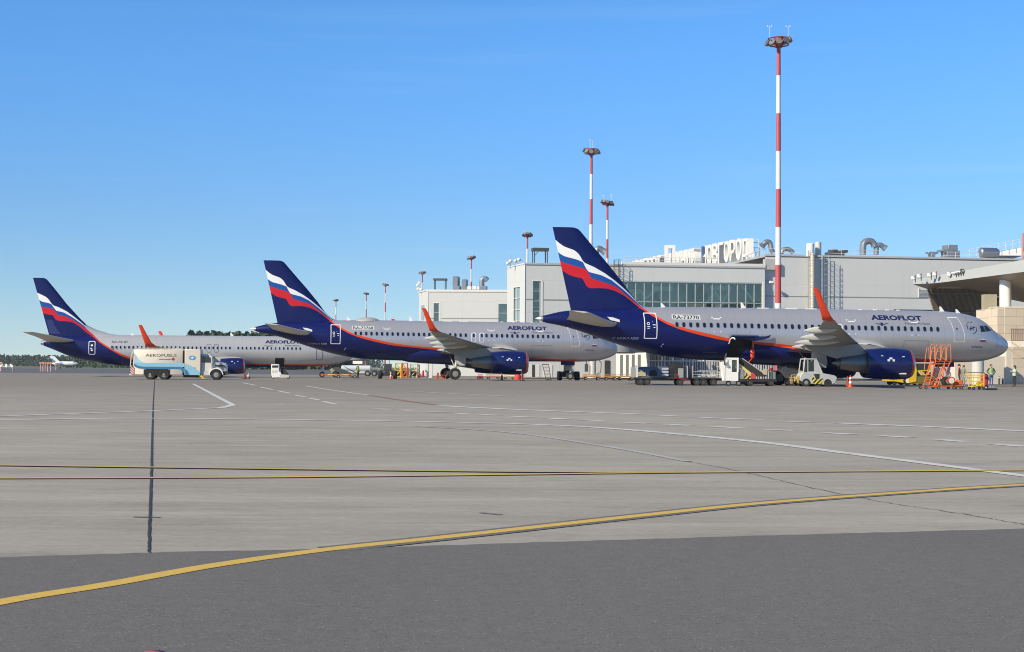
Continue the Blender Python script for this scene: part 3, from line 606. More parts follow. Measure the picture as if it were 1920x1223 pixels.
# --- third airliner, a twin jet of another type
def make_737():
    dz=.25; q=lambda P:[(a,z+dz) for a,z in P]
    wT=q([(-.92,10.02),(-.37,9.78),(.27,9.46),(.59,9.13),(.89,8.65),(1.08,8.45),(1.72,8.25),(2.68,7.76),(3.48,7.2),(4.29,6.55),(4.93,5.98)])
    wb=q([(-.63,9.12),(-.2,8.88),(.44,8.77),(.89,8.62),(1.11,8.24),(1.48,7.8),(2.36,7.6),(3.32,7.06),(4.29,6.38),(4.93,5.9)])
    br=q([(-.35,8.3),(.29,8.15),(1.08,8.02),(1.41,7.59),(1.68,7.23),(2.37,7.19),(3.17,6.87),(3.97,6.38),(4.77,5.85),(4.94,5.7)])
    U=q([(5.2,5.52),(5.76,5.05),(6.88,4.05),(8.16,3.24),(9.28,2.63),(10.65,2.07),(13,1.75),(17,1.6),(22,1.5),(30,1.42),(38,1.4)])
    L=q([(-.18,7.49),(.46,7.33),(1.09,7.25),(1.34,6.76),(1.74,6.55),(2.69,6.53),(3.49,6.38),(4.29,5.89),(5.1,5.16),(5.91,4.65),(6.89,3.84),(8.17,3.03),(9.29,2.38),(10.65,1.82),(13,1.5),(17,1.38),(22,1.3),(30,1.25),(38,1.2)])
    liv=livery('twin_jet_livery',-2,38.5,14,wT,wb,br,U,L,4.95,(.50,.50,.51),.35)
    T=[(s,a+dz,c+dz,h) for s,a,c,h in [(0,3.5,4.2,.22),(.3,3.38,4.35,.34),(1.47,2.91,4.60,.72),(2.75,2.35,4.73,1.02),(4.34,1.86,4.80,1.32),(5.94,1.60,4.84,1.55),(7.55,1.31,4.86,1.72),(10.1,1.08,4.88,1.86),(15,1.0,4.89,1.88),(24,1.02,4.90,1.88),(31,1.06,4.90,1.88),(33,1.16,4.78,1.80),(34.6,1.28,4.45,1.62),(35.6,1.42,3.95,1.40),(36.3,1.58,3.5,1.14),(37.1,1.85,3.18,.82),(37.7,2.15,2.95,.5),(38.0,2.48,2.68,.15)]]
    B=Body(T)
    root=thing('passenger_airplane','pale silver airliner registered RA-73107, parked behind the fuel truck','airliner',group='airliners parked in a row')
    ss=[0,.3,.9,1.47,2.1,2.75,3.5,4.34,5.1,5.94,6.7,7.55,8.8,10.1,12,15,20,24,28,31,32,33,33.8,34.6,35.1,35.6,35.95,36.3,36.7,37.1,37.4,37.7,37.9,38.0]
    B.loft(ss,56).build('fuselage',[liv],root,angle=60)
    b=MB(); rings=[]
    LE=[(4.3,9.8),(4.86,8.95),(5.02,7.9),(5.5,6.3),(6.06,5.15),(6.88,4.3),(8.67,2.67),(10.13,1.53),(11.51,.4),(11.7,.2),(11.83,-.1)]; TE=[(4.3,.8),(4.71,.65),(11.83,-1.39)]
    f=lambda P,z:[p[1]+(q_[1]-p[1])*(z-p[0])/(q_[0]-p[0]) for p,q_ in zip(P,P[1:]) if p[0]<=z<=q_[0]][0]
    for z in (4.3,4.7,4.86,5.02,5.25,5.5,5.8,6.06,6.5,6.88,7.8,8.67,9.4,10.13,10.9,11.51,11.7,11.83):
        a,c=f(LE,z),f(TE,z); t=.40-.27*(z-4.3)/7.5; n=7; us=[(1-math.cos(math.pi*i/n))/2 for i in range(n+1)]
        pr=lambda u: t*(9.9*(.2969*math.sqrt(u)-.126*u-.3516*u*u+.2843*u**3-.1036*u**4))
        rings.append([(a+(c-a)*u,pr(u),z+dz) for u in reversed(us)]+[(a+(c-a)*u,-pr(u),z+dz) for u in us[1:-1]])
    b.loft(rings); fin=b.build('tail_fin',[liv],root,angle=60)
    b=MB(); b.loft([[(x0,y,z+dz),(x1,y,z+dz),(x1,-y,z+dz),(x0,-y,z+dz)] for x0,x1,y,z in ((.72,1.95,.15,4.95),(.30,1.50,.135,6.7))]); b.build('rudder',[mat('rudder_navy',(.022,.028,.14),.4)],fin)
    b=MB(); b.lathe((0,0,4.1),[(.02,.3),(-.35,.22),(-.36,.16)],16,'x'); b.build('tail_exhaust',[STEEL],root)
    for sd in (1,-1):
        wing_mesh([(.6,4.0,.5,4.35,.10,.11),(1.0,3.7,.45,4.38,.10,.11),(4,1.7,-.5,4.85,.03,.10),(6.9,-.25,-1.55,5.27,.0,.09),(7.1,-.55,-1.5,5.29,.0,.07)],sd).build('stabilizer',[mat('tailplane_grey',(.56,.54,.49),.45)],root,angle=40)
        wing=wing_mesh([(1.3,23.2,17.2,2.1,.3,.13),(5,20.8,17.2,2.45,.25,.12),(10,18.2,16.1,2.95,.15,.11),(16.2,15.0,13.55,3.5,.05,.10)],sd).build('wing',[GREY],root,angle=40)
        rings=[]
        for y,a,c,z in ((16.2,15.0,13.55,3.5),(16.6,14.6,13.4,3.62),(16.85,14.1,13.3,4.0),(17.05,13.6,13.0,4.9),(17.2,13.02,12.62,6.0)):
            le,te=Vector((a,-y*sd,z)),Vector((c,-y*sd,z)); us=[i/6 for i in range(7)]; th=.04
            rings.append([le.lerp(te,u)+Vector((0,sd*.9,.4))*th*math.sin(math.pi*min(1,u*.9+.08)) for u in reversed(us)]+[le.lerp(te,u)-Vector((0,sd*.9,.4))*th*math.sin(math.pi*min(1,u*.9+.08)) for u in us[1:-1]])
        b=MB(); b.loft(rings); b.build('winglet',[ORG],wing,angle=50)
        e=engine(root,21.5,24.45,-4.83*sd,1.42,.99,1.5)
        b=MB(); b.loft([[(x,-4.83*sd+s_*w_,z) for s_,z in ((-1,z0),(-1,z1),(1,z1),(1,z0))] for x,w_,z0,z1 in ((18.6,.05,2.1,2.3),(21,.15,1.8,2.5),(23.3,.12,2.2,2.55),(24,.05,2.25,2.4))]); b.build('pylon',[LGREY],e)
        if sd==1:
            for (x,z,dx,dzz) in ((22.9,1.95,.22,.12),(23.6,1.95,.12,.1),(23.2,1.75,.1,.1)):
                aa=math.asin((z-1.42)/.99); b=MB(); b.cbox((x,-4.83-.985*math.cos(aa),z),(dx,.03,dzz)); b.build('nacelle_marking',[SKYW],e)
        gear(root,17.6,-2.9*sd,2.1,.55,.40,.1)
    gear(root,34.0,0,1.6,.36,.2,.2)
    b=B.decal(frame(rrect(18-.15,18.15,3.40,3.82,.1,3),.04),.01,.1); B.decal([rrect(17.9,18.1,3.44,3.79,.08,3)],.011,.1,1,b)
    wm=b.mesh('window',[mat('pale_window_rim',(.42,.42,.43),.4),GLASSB],180,False)
    for v in wm.vertices: v.co.x-=18
    for i in range(48):
        x=8.33+i*.508
        if x>31.2 or 22.6<x<23.3: continue
        o=bpy.data.objects.new('window',wm); COL.objects.link(o); o.parent=root; o.location=(x,0,0)
    SM=mat('dark_seam',(.06,.06,.09),.5)
    for x0 in (19.72,20.62):
        b=B.decal(frame(rrect(x0,x0+.56,3.06,4.08,.15,3),.04),.012,.1); b.build('overwing_exit',[SM],root,angle=180,fix=False)
    b=B.decal(frame(rrect(5.5,6.32,2.68,4.35,.16,3),.07),.012,.1); B.decal([rrect(5.78,6.02,3.72,3.92,.02),rrect(5.7,5.95,3.4,3.5,.02),rrect(5.78,6.02,3.12,3.3,.02)],.012,.1,0,b); b.build('rear_door',[SKYW],root,angle=180,fix=False)
    b=B.decal(frame(rrect(33.2,34.0,2.2,3.95,.12,3),.05),.012,.1); b.build('front_door',[SM],root,angle=180,fix=False)
    b=B.decal([rrect(28.1,29.25,1.36,2.42,.06)],.015,.1); b.build('painted_hold_dark',[DARK],root,angle=180,fix=False)  # flat dark patch paints the shade inside the open hold
    b=B.text('RA-73107',8.25,4.14,.36,1.32,.008); b.build('registration',[mat('reg_grey',(.08,.08,.1),.5)],root,angle=180,fix=False)
    b=B.text('AEROFLOT',26.9,4.25,.52,1.63,.021); b.build('airline_lettering',[LET],root,angle=180,fix=False)
    wg=[[(x-.15+1.05,z-.93) for x,z in P] for P in ([(26.34,4.84),(26.0,4.90),(25.72,4.95),(25.95,4.86),(26.2,4.79)],[(26.34,4.84),(26.68,4.90),(26.96,4.95),(26.73,4.86),(26.48,4.79)],rrect(26.25,26.43,4.72,4.80,.03))]
    b=B.decal(wg,.010); b.build('winged_emblem',[LET],root,angle=180,fix=False)
    b=B.text('Russian Airlines',29.3,3.9,.22,1.3,.002); b.build('small_lettering',[LET],root,angle=180,fix=False)
    for x,h in ((10.7,.25),(22.8,.42)):
        zt=B.sec(x)[1]; b=MB(); b.loft([[(x-.22,-.015,zt-.03),(x-.22,.015,zt-.03),(x+.20,.015,zt-.06),(x+.20,-.015,zt-.06)],[(x-.26,-.008,zt+h),(x-.26,.008,zt+h),(x-.14,.008,zt+h),(x-.14,-.008,zt+h)]]); b.build('blade_antenna',[WHITE],root)
    return root
P3=make_737(); P3.location=(-57.5,193.25,-.25); P3.rotation_euler=(0,0,rad(9))
# ------------------------------------------------------------------ terminal buildings
TB=rad(9); BU=Vector((math.cos(TB),math.sin(TB),0)); BV=Vector((-math.sin(TB),math.cos(TB),0)); BO=Vector((0,194.85,0))
def buv(x,y,v=0.0):                    # pixel -> (u,z) on the facade plane v metres behind the main front
    d=ray(x,y); t=(v-(CAM-BO).dot(BV))/d.dot(BV); P=CAM+d*t; return (P-BO).dot(BU),P.z
def bu(x,v=0.0): return buv(x,600,v)[0]
def bz(x,y,v=0.0): return buv(x,y,v)[1]
def panel_mat(name,col,pw=6.0,ph=4.0,var=.03):
    m,g=newmat(name); v=g.coord(); sp=g.sep(v); u=g.math('ADD',sp[0],g.math('MULTIPLY',sp[1],.7))
    fu=g.math('FRACT',g.math('DIVIDE',u,pw)); fz=g.math('FRACT',g.math('DIVIDE',sp[2],ph))
    seam=g.math('MAXIMUM',g.math('LESS_THAN',fu,.02/pw*1.6),g.math('LESS_THAN',fz,.03/ph))
    no=g.noise(g.scalev(v,.15,.15,.5),1,4); no2=g.noise(g.scalev(v,1.6,1.6,.08),1,4)
    wn=g.n.new('ShaderNodeTexWhiteNoise'); wn.noise_dimensions='2D'; cb=g.n.new('ShaderNodeCombineXYZ'); g.l.new(g.math('FLOOR',g.math('DIVIDE',u,pw)),cb.inputs[0]); g.l.new(g.math('FLOOR',g.math('DIVIDE',sp[2],ph)),cb.inputs[1]); g.l.new(cb.outputs[0],wn.inputs['Vector'])
    c=g.mix(no,tuple(k*(1-var) for k in col),tuple(k*(1+var) for k in col)); c=g.mix(g.math('MULTIPLY',wn.outputs['Value'],.05),c,(.3,.3,.3))
    c=g.mix(g.ramp(no2,[(.58,(0,0,0)),(.8,(.14,.14,.14))]),c,(.28,.27,.25))
    c=g.mix(g.math('MULTIPLY',seam,.35),c,(.25,.25,.25))
    g.l.new(c,g.bsdf().inputs['Base Color']); g.bsdf().inputs['Roughness'].default_value=.6; return m
PANEL=panel_mat('facade_panel',(.522,.535,.535)); PANELW=mat('white_facade',(.62,.61,.59),.6,var=.05,scale=.6); TRIMM=mat('parapet_trim',(.40,.40,.40),.5)
SEAMG=mat('facade_groove',(.24,.24,.235),.6); MULL=mat('window_mullion',(.33,.38,.39),.4)
def glass_mat(name,tint,op):
    m,g=newmat(name); n=g.n; out=[k for k in n if k.type=='OUTPUT_MATERIAL'][0]; n.remove(g.bsdf())
    gl=n.new('ShaderNodeBsdfGlossy'); gl.inputs['Roughness'].default_value=.02; gl.inputs['Color'].default_value=(.92,.93,.84,1)
    tr=n.new('ShaderNodeBsdfTransparent'); tr.inputs['Color'].default_value=tint+(1,)
    fr=n.new('ShaderNodeFresnel'); fr.inputs[0].default_value=1.5
    no=g.noise(g.coord(),.8,3); f=g.math('ADD',g.math('MULTIPLY',fr.outputs[0],.9),g.math('ADD',op,g.math('MULTIPLY',no,.05)),clamp=True)
    mx=n.new('ShaderNodeMixShader'); g.l.new(f,mx.inputs[0]); g.l.new(tr.outputs[0],mx.inputs[1]); g.l.new(gl.outputs[0],mx.inputs[2]); g.l.new(mx.outputs[0],out.inputs[0]); return m
GLZ=glass_mat('teal_glass',(.86,.93,.91),.05); GLB=glass_mat('bronze_glass',(.13,.10,.075),.03)
ROOMW=mat('interior_wall',(.70,.79,.77),.8,var=.5,scale=.25); ROOMD=mat('interior_dark',(.035,.04,.035),.8); TRUSS=mat('interior_truss',(.9,.93,.92),.5)
ROOFM=mat('flat_roof',(.33,.33,.33),.8)

def frame_thing(o): o.location=BO; o.rotation_euler=(0,0,TB); return o
T1=frame_thing(thing('terminal_building','long pale grey terminal with wide teal window band behind the airliners','building'))
u0,u1,u2,u3=bu(983.5),bu(1434),bu(1434,.7),bu(1905,.7)+18
z1=bz(983.5,494.5); z3=bz(1440,478.5,.7)
wl,wr,wb_,wt_=bu(1090),bu(1430),bz(1300,578.5)-2.2,bz(1430,531.5)
# stair tower end of the wall with its narrow windows, cut as real openings
def wall_with_holes(b,ua,ub,za,zb,holes,v=0.0,depth=.35,mi=0):
    us=sorted({ua,ub,*[h[0] for h in holes],*[h[1] for h in holes]}); zs=sorted({za,zb,*[h[2] for h in holes],*[h[3] for h in holes]})
    for a,c in zip(us,us[1:]):
        for p,q in zip(zs,zs[1:]):
            if any(h[0]<=(a+c)/2<=h[1] and h[2]<=(p+q)/2<=h[3] for h in holes): continue
            b.add([(a,v,p),(c,v,p),(c,v,q),(a,v,q)],[(0,1,2,3)],mi)
    for h in holes:
        a,c,p,q=h
        b.add([(a,v,p),(c,v,p),(c,v,q),(a,v,q),(a,v+depth,p),(c,v+depth,p),(c,v+depth,q),(a,v+depth,q)],[(0,4,5,1),(1,5,6,2),(2,6,7,3),(3,7,4,0)],mi)
tw=(bu(999),bu(1015),bz(1007,603)-1.2,bz(1007,527))
holes=[tw,(wl,wr,wb_,wt_)]
b=MB(); wall_with_holes(b,u0,u1,0,z1,holes)
bl=(BU*0+at(950.5,600,203)-BO); blu,blv=bl.dot(BU),bl.dot(BV)
# left side wall, lit by the sun, with one tall window
side=Vector((blu-u0,blv)); 
def spt(t,z): return (u0+side.x*t,side.y*t,z)
ht=(.25,.62,bz(965,603)-1.3,bz(965,528)-.5)
for t0,t1 in ((0,ht[0]),(ht[1],1)): b.add([spt(t0,0),spt(t1,0),spt(t1,z1),spt(t0,z1)],[(0,1,2,3)])
b.add([spt(ht[0],0),spt(ht[1],0),spt(ht[1],ht[2]),spt(ht[0],ht[2])],[(0,1,2,3)]); b.add([spt(ht[0],ht[3]),spt(ht[1],ht[3]),spt(ht[1],z1),spt(ht[0],z1)],[(0,1,2,3)])
b.add([spt(1,0),(u1,40,0),(u1,40,z1),spt(1,z1)],[(0,1,2,3)])
b.add([(u1,0,0),(u1,0,z1),(u1,40,z1),(u1,40,0)],[(0,1,2,3)])
main=b.build('wall',[PANEL],T1,angle=20,fix=False)
b=MB(); b.add([(u0,0,z1-.05),(u1,0,z1-.05),(u1,40,z1-.05),spt(1,z1-.05)],[(0,1,2,3)]); b.box(u2,u3,.7,40,z3-.25,z3-.05); b.build('roof',[ROOFM],T1)
b=MB(); wall_with_holes(b,u2,u3,0,z3,[(bu(1676,.7),bu(1750,.7),bz(1700,586,.7)-.6,bz(1700,580.5,.7))],.7); b.build('wall',[PANEL],T1,angle=20,fix=False)
b=MB(); b.box(bu(1676,.7),bu(1750,.7),.95,1.0,bz(1700,590,.7),bz(1700,580.5,.7)); b.build('window',[BLACK],T1)
# parapet caps, overhanging box at the right end, horizontal grooves
b=MB(); b.box(u0-.06,u1+.05,-.12,.25,z1-.10,z1+.12); b.build('parapet',[TRIMM],T1)
b=MB(); b.box(bu(1165),u1+.05,-.12,.3,z1+.12,z1+.45); b.build('parapet',[PANELW],T1)
b=MB(); b.box(u1-.02,bu(1453,.7),-.02,.72,z1-.25,z3-.55); b.box(u2,u3,.58,.95,z3-.12,z3+.12); b.build('parapet',[TRIMM],T1)
b=MB()
zg=bz(1480,555,.7)
b.box(u2,bu(1740,.7),.66,.72,zg-.10,zg); b.box(bu(1015)+.1,bu(1075),-.04,.02,bz(1040,561.5)-.12,bz(1040,561.5)); b.box(u0,tw[0],-.04,.02,bz(990,560.5)-.12,bz(990,560.5)); b.box(wr+.25,u1,-.03,.02,bz(1440,567)-.08,bz(1440,567))
b.build('facade_groove',[SEAMG],T1)
# window band: pane, frame, room with trusses behind
wn=MB().box(wl,wr,.18,.20,wb_,wt_).build('window',[GLZ],T1)
b=MB(); step=bu(1300)-bu(1284.1)
u=wr-step
while u>wl: b.box(u-.045,u+.045,.05,.17,wb_,wt_); u-=step
zt=bz(1300,567.2); b.box(wl,wr,.05,.17,zt-.05,zt+.05); b.box(wr-.08,wr+.22,-.10,.17,wb_,wt_+.10,1); b.box(wl,wr-.08,-.04,.15,wt_-.06,wt_+.10)
b.build('mullion',[MULL,PANELW],wn)
b=MB(); b.add([(wl-3,7,wb_),(wr+1,7,wb_),(wr+1,7,wt_+.6),(wl-3,7,wt_+.6)],[(0,1,2,3)]); b.add([(wl-3,.36,wb_),(wr+1,.36,wb_),(wr+1,7,wb_),(wl-3,7,wb_)],[(0,1,2,3)]); b.add([(wl-3,.36,wt_+.3),(wr+1,.36,wt_+.3),(wr+1,7,wt_+.3),(wl-3,7,wt_+.3)],[(0,1,2,3)])
room=b.build('interior',[ROOMW],T1,fix=False)
b=MB()
for xa,ya,xb,yb in ((1322,569,1342,548),(1355,566,1372,538),(1390,534,1418,572),(1340,546,1356,570),(1186,553,1200,543),(1198,543,1212,560),(1212,560,1226,545)):
    p,q=buv(xa,ya,2.0),buv(xb,yb,2.0); b.tube((p[0],2.0,p[1]),(q[0],2.0,q[1]),.13,6)
for xa,xb,yy in ((1224,1262,541),(1178,1200,546),(1330,1368,540)):
    p,q=buv(xa,yy,2.5),buv(xb,yy-1,2.5); b.box(p[0],q[0],2.4,2.6,p[1]-.3,p[1]+.25)
b.build('roof_truss',[TRUSS],room)
b=MB()
for poly in ([(1290,572),(1288,545),(1293,533),(1300,532),(1302,560),(1305,575)],[(1305,575),(1308,545),(1312,533),(1318,534),(1326,552),(1328,575)],[(1222,575),(1226,552),(1232,548),(1236,560),(1246,566),(1252,575)],[(1266,576),(1268,569),(1290,568),(1340,569),(1342,576)],[(1210,576),(1212,568),(1255,569),(1255,576)]):
    P=[buv(x,y,3.0) for x,y in poly]; b.prism(P,2.9,3.3)
b.build('dark_shape',[ROOMD],room)  # plain dark shapes set behind the panes
def narrow_window(a,c,p,q,v,name='window',parent=T1,rows=3):
    w_=MB().box(a,c,v+.16,v+.18,p,q).build(name,[GLZ],parent); b=MB()
    b.box(a,a+.08,v+.05,v+.15,p,q); b.box(c-.10,c+.16,v-.06,v+.15,p,q,1); b.box((a+c)/2+.30,(a+c)/2+.36,v+.05,v+.15,p,q)
    for i in range(1,rows): z=p+(q-p)*i/rows; b.box(a,c,v+.06,v+.14,z-.04,z+.04)
    b.box(a-.05,c+.05,v-.05,v+.15,q-.02,q+.10,1); b.build('mullion',[MULL,PANELW],w_); return w_
narrow_window(*tw,0.0,rows=5)
b=MB(); b.add([(tw[0]-.5,3,tw[2]),(tw[1]+1,3,tw[2]),(tw[1]+1,3,tw[3]),(tw[0]-.5,3,tw[3])],[(0,1,2,3)]); 
for z in (6.0,8.6,10.9): b.box(tw[0],tw[1],.6,2.9,z,z+.18)
b.build('stairwell',[ROOMW],T1)
sw=MB(); 
for t,z in (): pass
nrm=Vector((side.y,-side.x)).normalized()*-1
sw.add([tuple(Vector(spt(ht[0],ht[2]))+Vector((nrm.x,nrm.y,0))*-.12),tuple(Vector(spt(ht[1],ht[2]))+Vector((nrm.x,nrm.y,0))*-.12),tuple(Vector(spt(ht[1],ht[3]))+Vector((nrm.x,nrm.y,0))*-.12),tuple(Vector(spt(ht[0],ht[3]))+Vector((nrm.x,nrm.y,0))*-.12)],[(0,1,2,3)])
swo=sw.build('window',[mat('pale_blue_glass',(.22,.30,.34),.08,spec=.8)],T1,fix=False)
b=MB(); 
for k in range(5):
    z=ht[2]+(ht[3]-ht[2])*k/4; b.tube(spt(ht[0],z),spt(ht[1],z),.05,4)
for t in (ht[0],(ht[0]+ht[1])/2,ht[1]): b.tube(spt(t,ht[2]),spt(t,ht[3]),.05,4)
b.build('mullion',[PANELW],swo)
b=MB(); b.tube(spt(0,z1),spt(1,z1),.10,6); b.tube((u0,-.02,0),(u0,-.02,z1),.06,6); b.build('corner_trim',[PANELW],T1)
# ground floor doors and service panels below the tower, wall louvre beside the pavilion
b=MB()
for xa,xb in ((966,980),(985,998),(1004,1012),(1020,1036)): b.box(bu(xa),bu(xb),-.06,.02,0,bz(1000,684),0)
b.build('service_door',[PANELW],T1)
b=MB()
b.box(bu(998),bu(1003.5),-.05,.02,0,bz(1000,684),0); b.box(bu(1134),bu(1143),-.10,.02,0,bz(1140,676),0); b.build('dark_panel',[ROOMD],T1)
b=MB()
for i in range(6): z=bz(1730,544,.7)-i*.16; b.box(bu(1722.5,.7),bu(1742,.7),.58,.70,z-.05,z)
b.box(bu(1722,.7),bu(1723,.7),.56,.7,z-.1,z+1.0); b.build('vent_louvre',[LGREY],T1)
# caged ladders
def ladder(px,y0,y1,v,wd=.55,cage=True,label='',m=LGREY):
    u=bu(px,v); za,zb=bz(px,y1,v),bz(px,y0,v)
    t=frame_thing(thing('wall_ladder',label,'ladder')); b=MB()
    for s_ in (-1,1): b.tube((u+s_*wd/2,v-.35,za),(u+s_*wd/2,v-.35,zb),.035,5)
    b.build('rail',[m],t); b=MB(); z=za
    while z<zb: b.tube((u-wd/2,v-.35,z),(u+wd/2,v-.35,z),.022,4); z+=.32
    b.build('rung',[m],t)
    if cage:
        b=MB(); z=za
        while z<zb: b.path([(u-wd/2,v-.35,z),(u-.42,v-.7,z),(u-.2,v-1.0,z),(u+.2,v-1.0,z),(u+.42,v-.7,z),(u+wd/2,v-.35,z)],.028,4); z+=.7
        for du,dv in ((-.42,-.7),(-.2,-1.0),(.2,-1.0),(.42,-.7)): b.tube((u+du,v+dv,za),(u+du,v+dv,zb),.022,4)
        b.build('cage',[m],t)
    return t
ladder(1517.5,470,700,.5,label='caged steel ladder just left of the tall white flue on the terminal wall',m=STEEL)
ladder(1154,488,530,-.1,.5,label='short caged ladder on the terminal wall behind the nearest tail fin',m=DGREY)
ladder(1548,480,700,.5,label='added caged ladder shape standing for the ladder shadow right of the flues',m=STEEL)  # added where the first ladder's shadow falls on the wall
fl=frame_thing(thing('flue_pipe','slim white flue pipe running up the terminal wall with a drum top','flue'))
u=bu(1521.5,.4); b=MB(); b.tube((u,.1,2),(u,.1,z3+.3),.30,12); b.build('pipe',[mat('flue_cream',(.62,.55,.45),.5)],fl); b=MB(); b.lathe((u-.1,.6,z3-.1),[(0,.50),(1.6,.50),(1.7,.42)],14,'z'); b.build('drum',[WHITE],fl)
fl=frame_thing(thing('roof_drum','pale cylinder vent on the roof beside the flue','vent')); b=MB(); u=bu(1535,1.2); b.lathe((u,1.4,z3-.1),[(0,.40),(1.9,.40),(1.95,.36)],14,'z'); b.build('drum',[LGREY],fl); b=MB(); b.tube((u+.2,.4,3),(u+.2,.4,z3),.14,10); b.build('flue_shadow_tube',[mat('flue_shadow_blue',(.25,.30,.36),.5)],fl)  # blue-grey tube stands in for the flue's shadow cast on the wall
# roof plant
GALV=mat('galvanised_duct',(.30,.32,.34),.45,.6,var=.2,scale=1)
def duct(label,pts,r,v,hood=None,sq=True):
    t=frame_thing(thing('roof_duct',label,'duct')); P=[]
    for x,y in pts: q=buv(x,y,v); P.append(Vector((q[0],v,q[1])))
    b=MB(); b.path(smooth_pts(P,4),r,10); b.build('pipe',[GALV],t)
    if hood:
        p=P[-1]; d=(P[-1]-P[-2]).normalized(); b=MB(); b.tube(p,p+d*r*1.1,r*1.02,12,r*1.35); b.build('hood',[GALV],t)
    return t
duct('galvanised swan-neck duct on the roof left of the tallest mast',[(1450,474),(1446,468),(1445,460),(1443,455),(1439,453.5),(1435,455),(1432,458)],.34,6,True)
duct('low dome duct just right of the tallest mast',[(1465,475),(1468,469),(1476,467),(1483,470),(1487,475)],.30,6)
duct('tall arched galvanised duct on the roof left of its hooded twin',[(1618,478),(1618,462),(1621,455),(1629,452),(1637,455),(1640,463)],.44,5)
duct('hooded galvanised duct right of the tall arched one',[(1643,478),(1643,464),(1646,460),(1651,459.5),(1656,463)],.34,5,True)
duct('galvanised hood duct half hidden behind the nearest tail fin',[(1118,480),(1118,472),(1120,467),(1124,466),(1130,470)],.38,8,True)
def plantbox(name,label,cat,boxes,v0,v1,m=GALV,pm=None):
    t=frame_thing(thing(name,label,cat))
    for nm,x0,y0,x1,y1 in boxes:
        a,zt=buv(x0,y0,v0); c,zb=buv(x1,y1,v0); b=MB(); b.box(a,c,v0,v1,zb-.05,zt); b.build(nm,[m],t,bevel=.04)
    return t
plantbox('air_handler','low dark roof plant box with two round fans left of the arched duct','air unit',[('casing',1556,472,1584,480),('fan_drum',1562,467,1572,471.6),('fan_drum',1582,468.5,1590,473)],4,6,DGREY)
plantbox('air_handler','grey stepped ventilation unit with cap, on the right roof','air unit',[('casing',1776,470,1800,483),('cap',1768,467.5,1782,471),('casing',1778,459,1796,469.8)],4,6)
plantbox('roof_vent','mushroom roof vent standing alone on the right roof','vent',[('cap',1741,472,1759,475.5),('stem',1746,475.6,1754,483)],4,5,STEEL)
t=frame_thing(thing('air_handler','long silver ventilation drum lying on the right roof','air unit')); a,z=buv(1844,480,4); c,_=buv(1878,480,4); b=MB(); r_=(buv(1850,471,4)[1]-z)/1.0
b.lathe(((a+c)/2,5,z+.5),[(-(c-a)/2,.6),(-(c-a)/2+.1,.68),((c-a)/2-.3,.68),((c-a)/2,.5)],18,'x'); b.build('drum',[STEEL],t)
# roof railings
def railing(label,px0,px1,v,z0,h=1.0,m=PANELW,n=None,py0=None):
    t=frame_thing(thing('roof_railing',label,'railing')); a,c=bu(px0,v),bu(px1,v); b=MB()
    for k in (.5,1.0): b.tube((a,v,z0+h*k),(c,v,z0+h*k),.03,5)
    b.build('rail',[m],t); b=MB(); n=n or max(2,int((c-a)/1.5))
    for i in range(n+1): b.tube((a+(c-a)*i/n,v,z0-.1),(a+(c-a)*i/n,v,z0+h),.03,5)
    b.build('post',[m],t); return t
railing('thin white railing along the roof edge under the arched ducts',1553,1650,2.0,z3,.95)
railing('thin white railing along the far right roof edge',1770,1835,2.5,z3,.95)
railing('thin white railing along the roof right of the big sign',1440,1500,2.2,z3,.95)
railing('low pale railing along the terminal roof below the big sign',1170,1345,.8,z1+.4,.7)
t=frame_thing(thing('antenna_frame','dark open frame standing on the stair tower roof','frame')); a,c=bu(999,3),bu(1026,3); zt=bz(1010,467,3); b=MB()
for u in (a+.1,c-.1):
    for v in (2.6,4.0): b.tube((u,v,z1),(u,v,zt),.07,6)
b.build('post',[DGREY],t); b=MB(); b.box(a-.1,c+.1,2.5,4.1,zt-.25,zt+.12); b.tube((a+.1,2.6,z1+1.2),(a+.7,2.6,zt-.2),.04,5); b.build('top_grid',[DGREY],t)
t=frame_thing(thing('roof_antenna','small white mast and dish cluster on the corner of the stair tower roof','antenna')); b=MB(); u=bu(956,4); b.tube((u,4,z1-.5),(u,4,bz(956,478,4)),.05,5); b.tube((u,4,bz(956,480,4)),(u+1.3,4,z1),.02,4); b.build('mast',[LGREY],t); b=MB()
for x,y in ((952,494),(957,490),(966,490),(973,487)): q=buv(x,y,4); b.lathe((q[0],3.8,q[1]),[(-.15,.02),(.0,.22),(.1,.24)],10,'y')
b.path([(bu(950,4),4,z1+.4),(bu(980,4),4,z1+.7)],.03,5); b.build('dish',[PANELW],t)
# sign on the roof of the main hall: letters of real depth on a steel frame, receding to the left
SA,SBt=at(1409,480,231),at(1181,480,290); sd_=(SA-SBt); sd_.z=0; SL=sd_.length; sd_.normalize(); zb_,zt_=None,20.6
sg=thing('roof_sign','big white letters spelling the city name along the terminal roof','sign',(SBt.x,SBt.y,0)); sg.rotation_euler=(0,0,math.atan2(sd_.y,sd_.x))
word='АЭРОПОРТ НИЖНИЙ НОВГОРОД'; pitch=SL/len(word); LETW=mat('sign_white',(.70,.69,.66),.45)
for i,ch in enumerate(word):
    if ch==' ': continue
    me=text_mesh(ch,1.0,1.0,.012,.10); bb=[v.co for v in me.vertices]; x0=min(v.x for v in bb);x1=max(v.x for v in bb);h0=min(v.y for v in bb);h1=max(v.y for v in bb); H_=3.2
    for v in me.vertices:
        x,y,z=v.co; v.co=((x-x0)/(x1-x0)*pitch*.86,-z*5.5,(y-h0)/(h1-h0)*H_)
    me.materials.append(LETW); o=bpy.data.objects.new('letter',me); COL.objects.link(o); o.parent=sg; o.location=(i*pitch,0,zt_-H_-.25*(1 if ch=='Д' else 0))
b=MB()
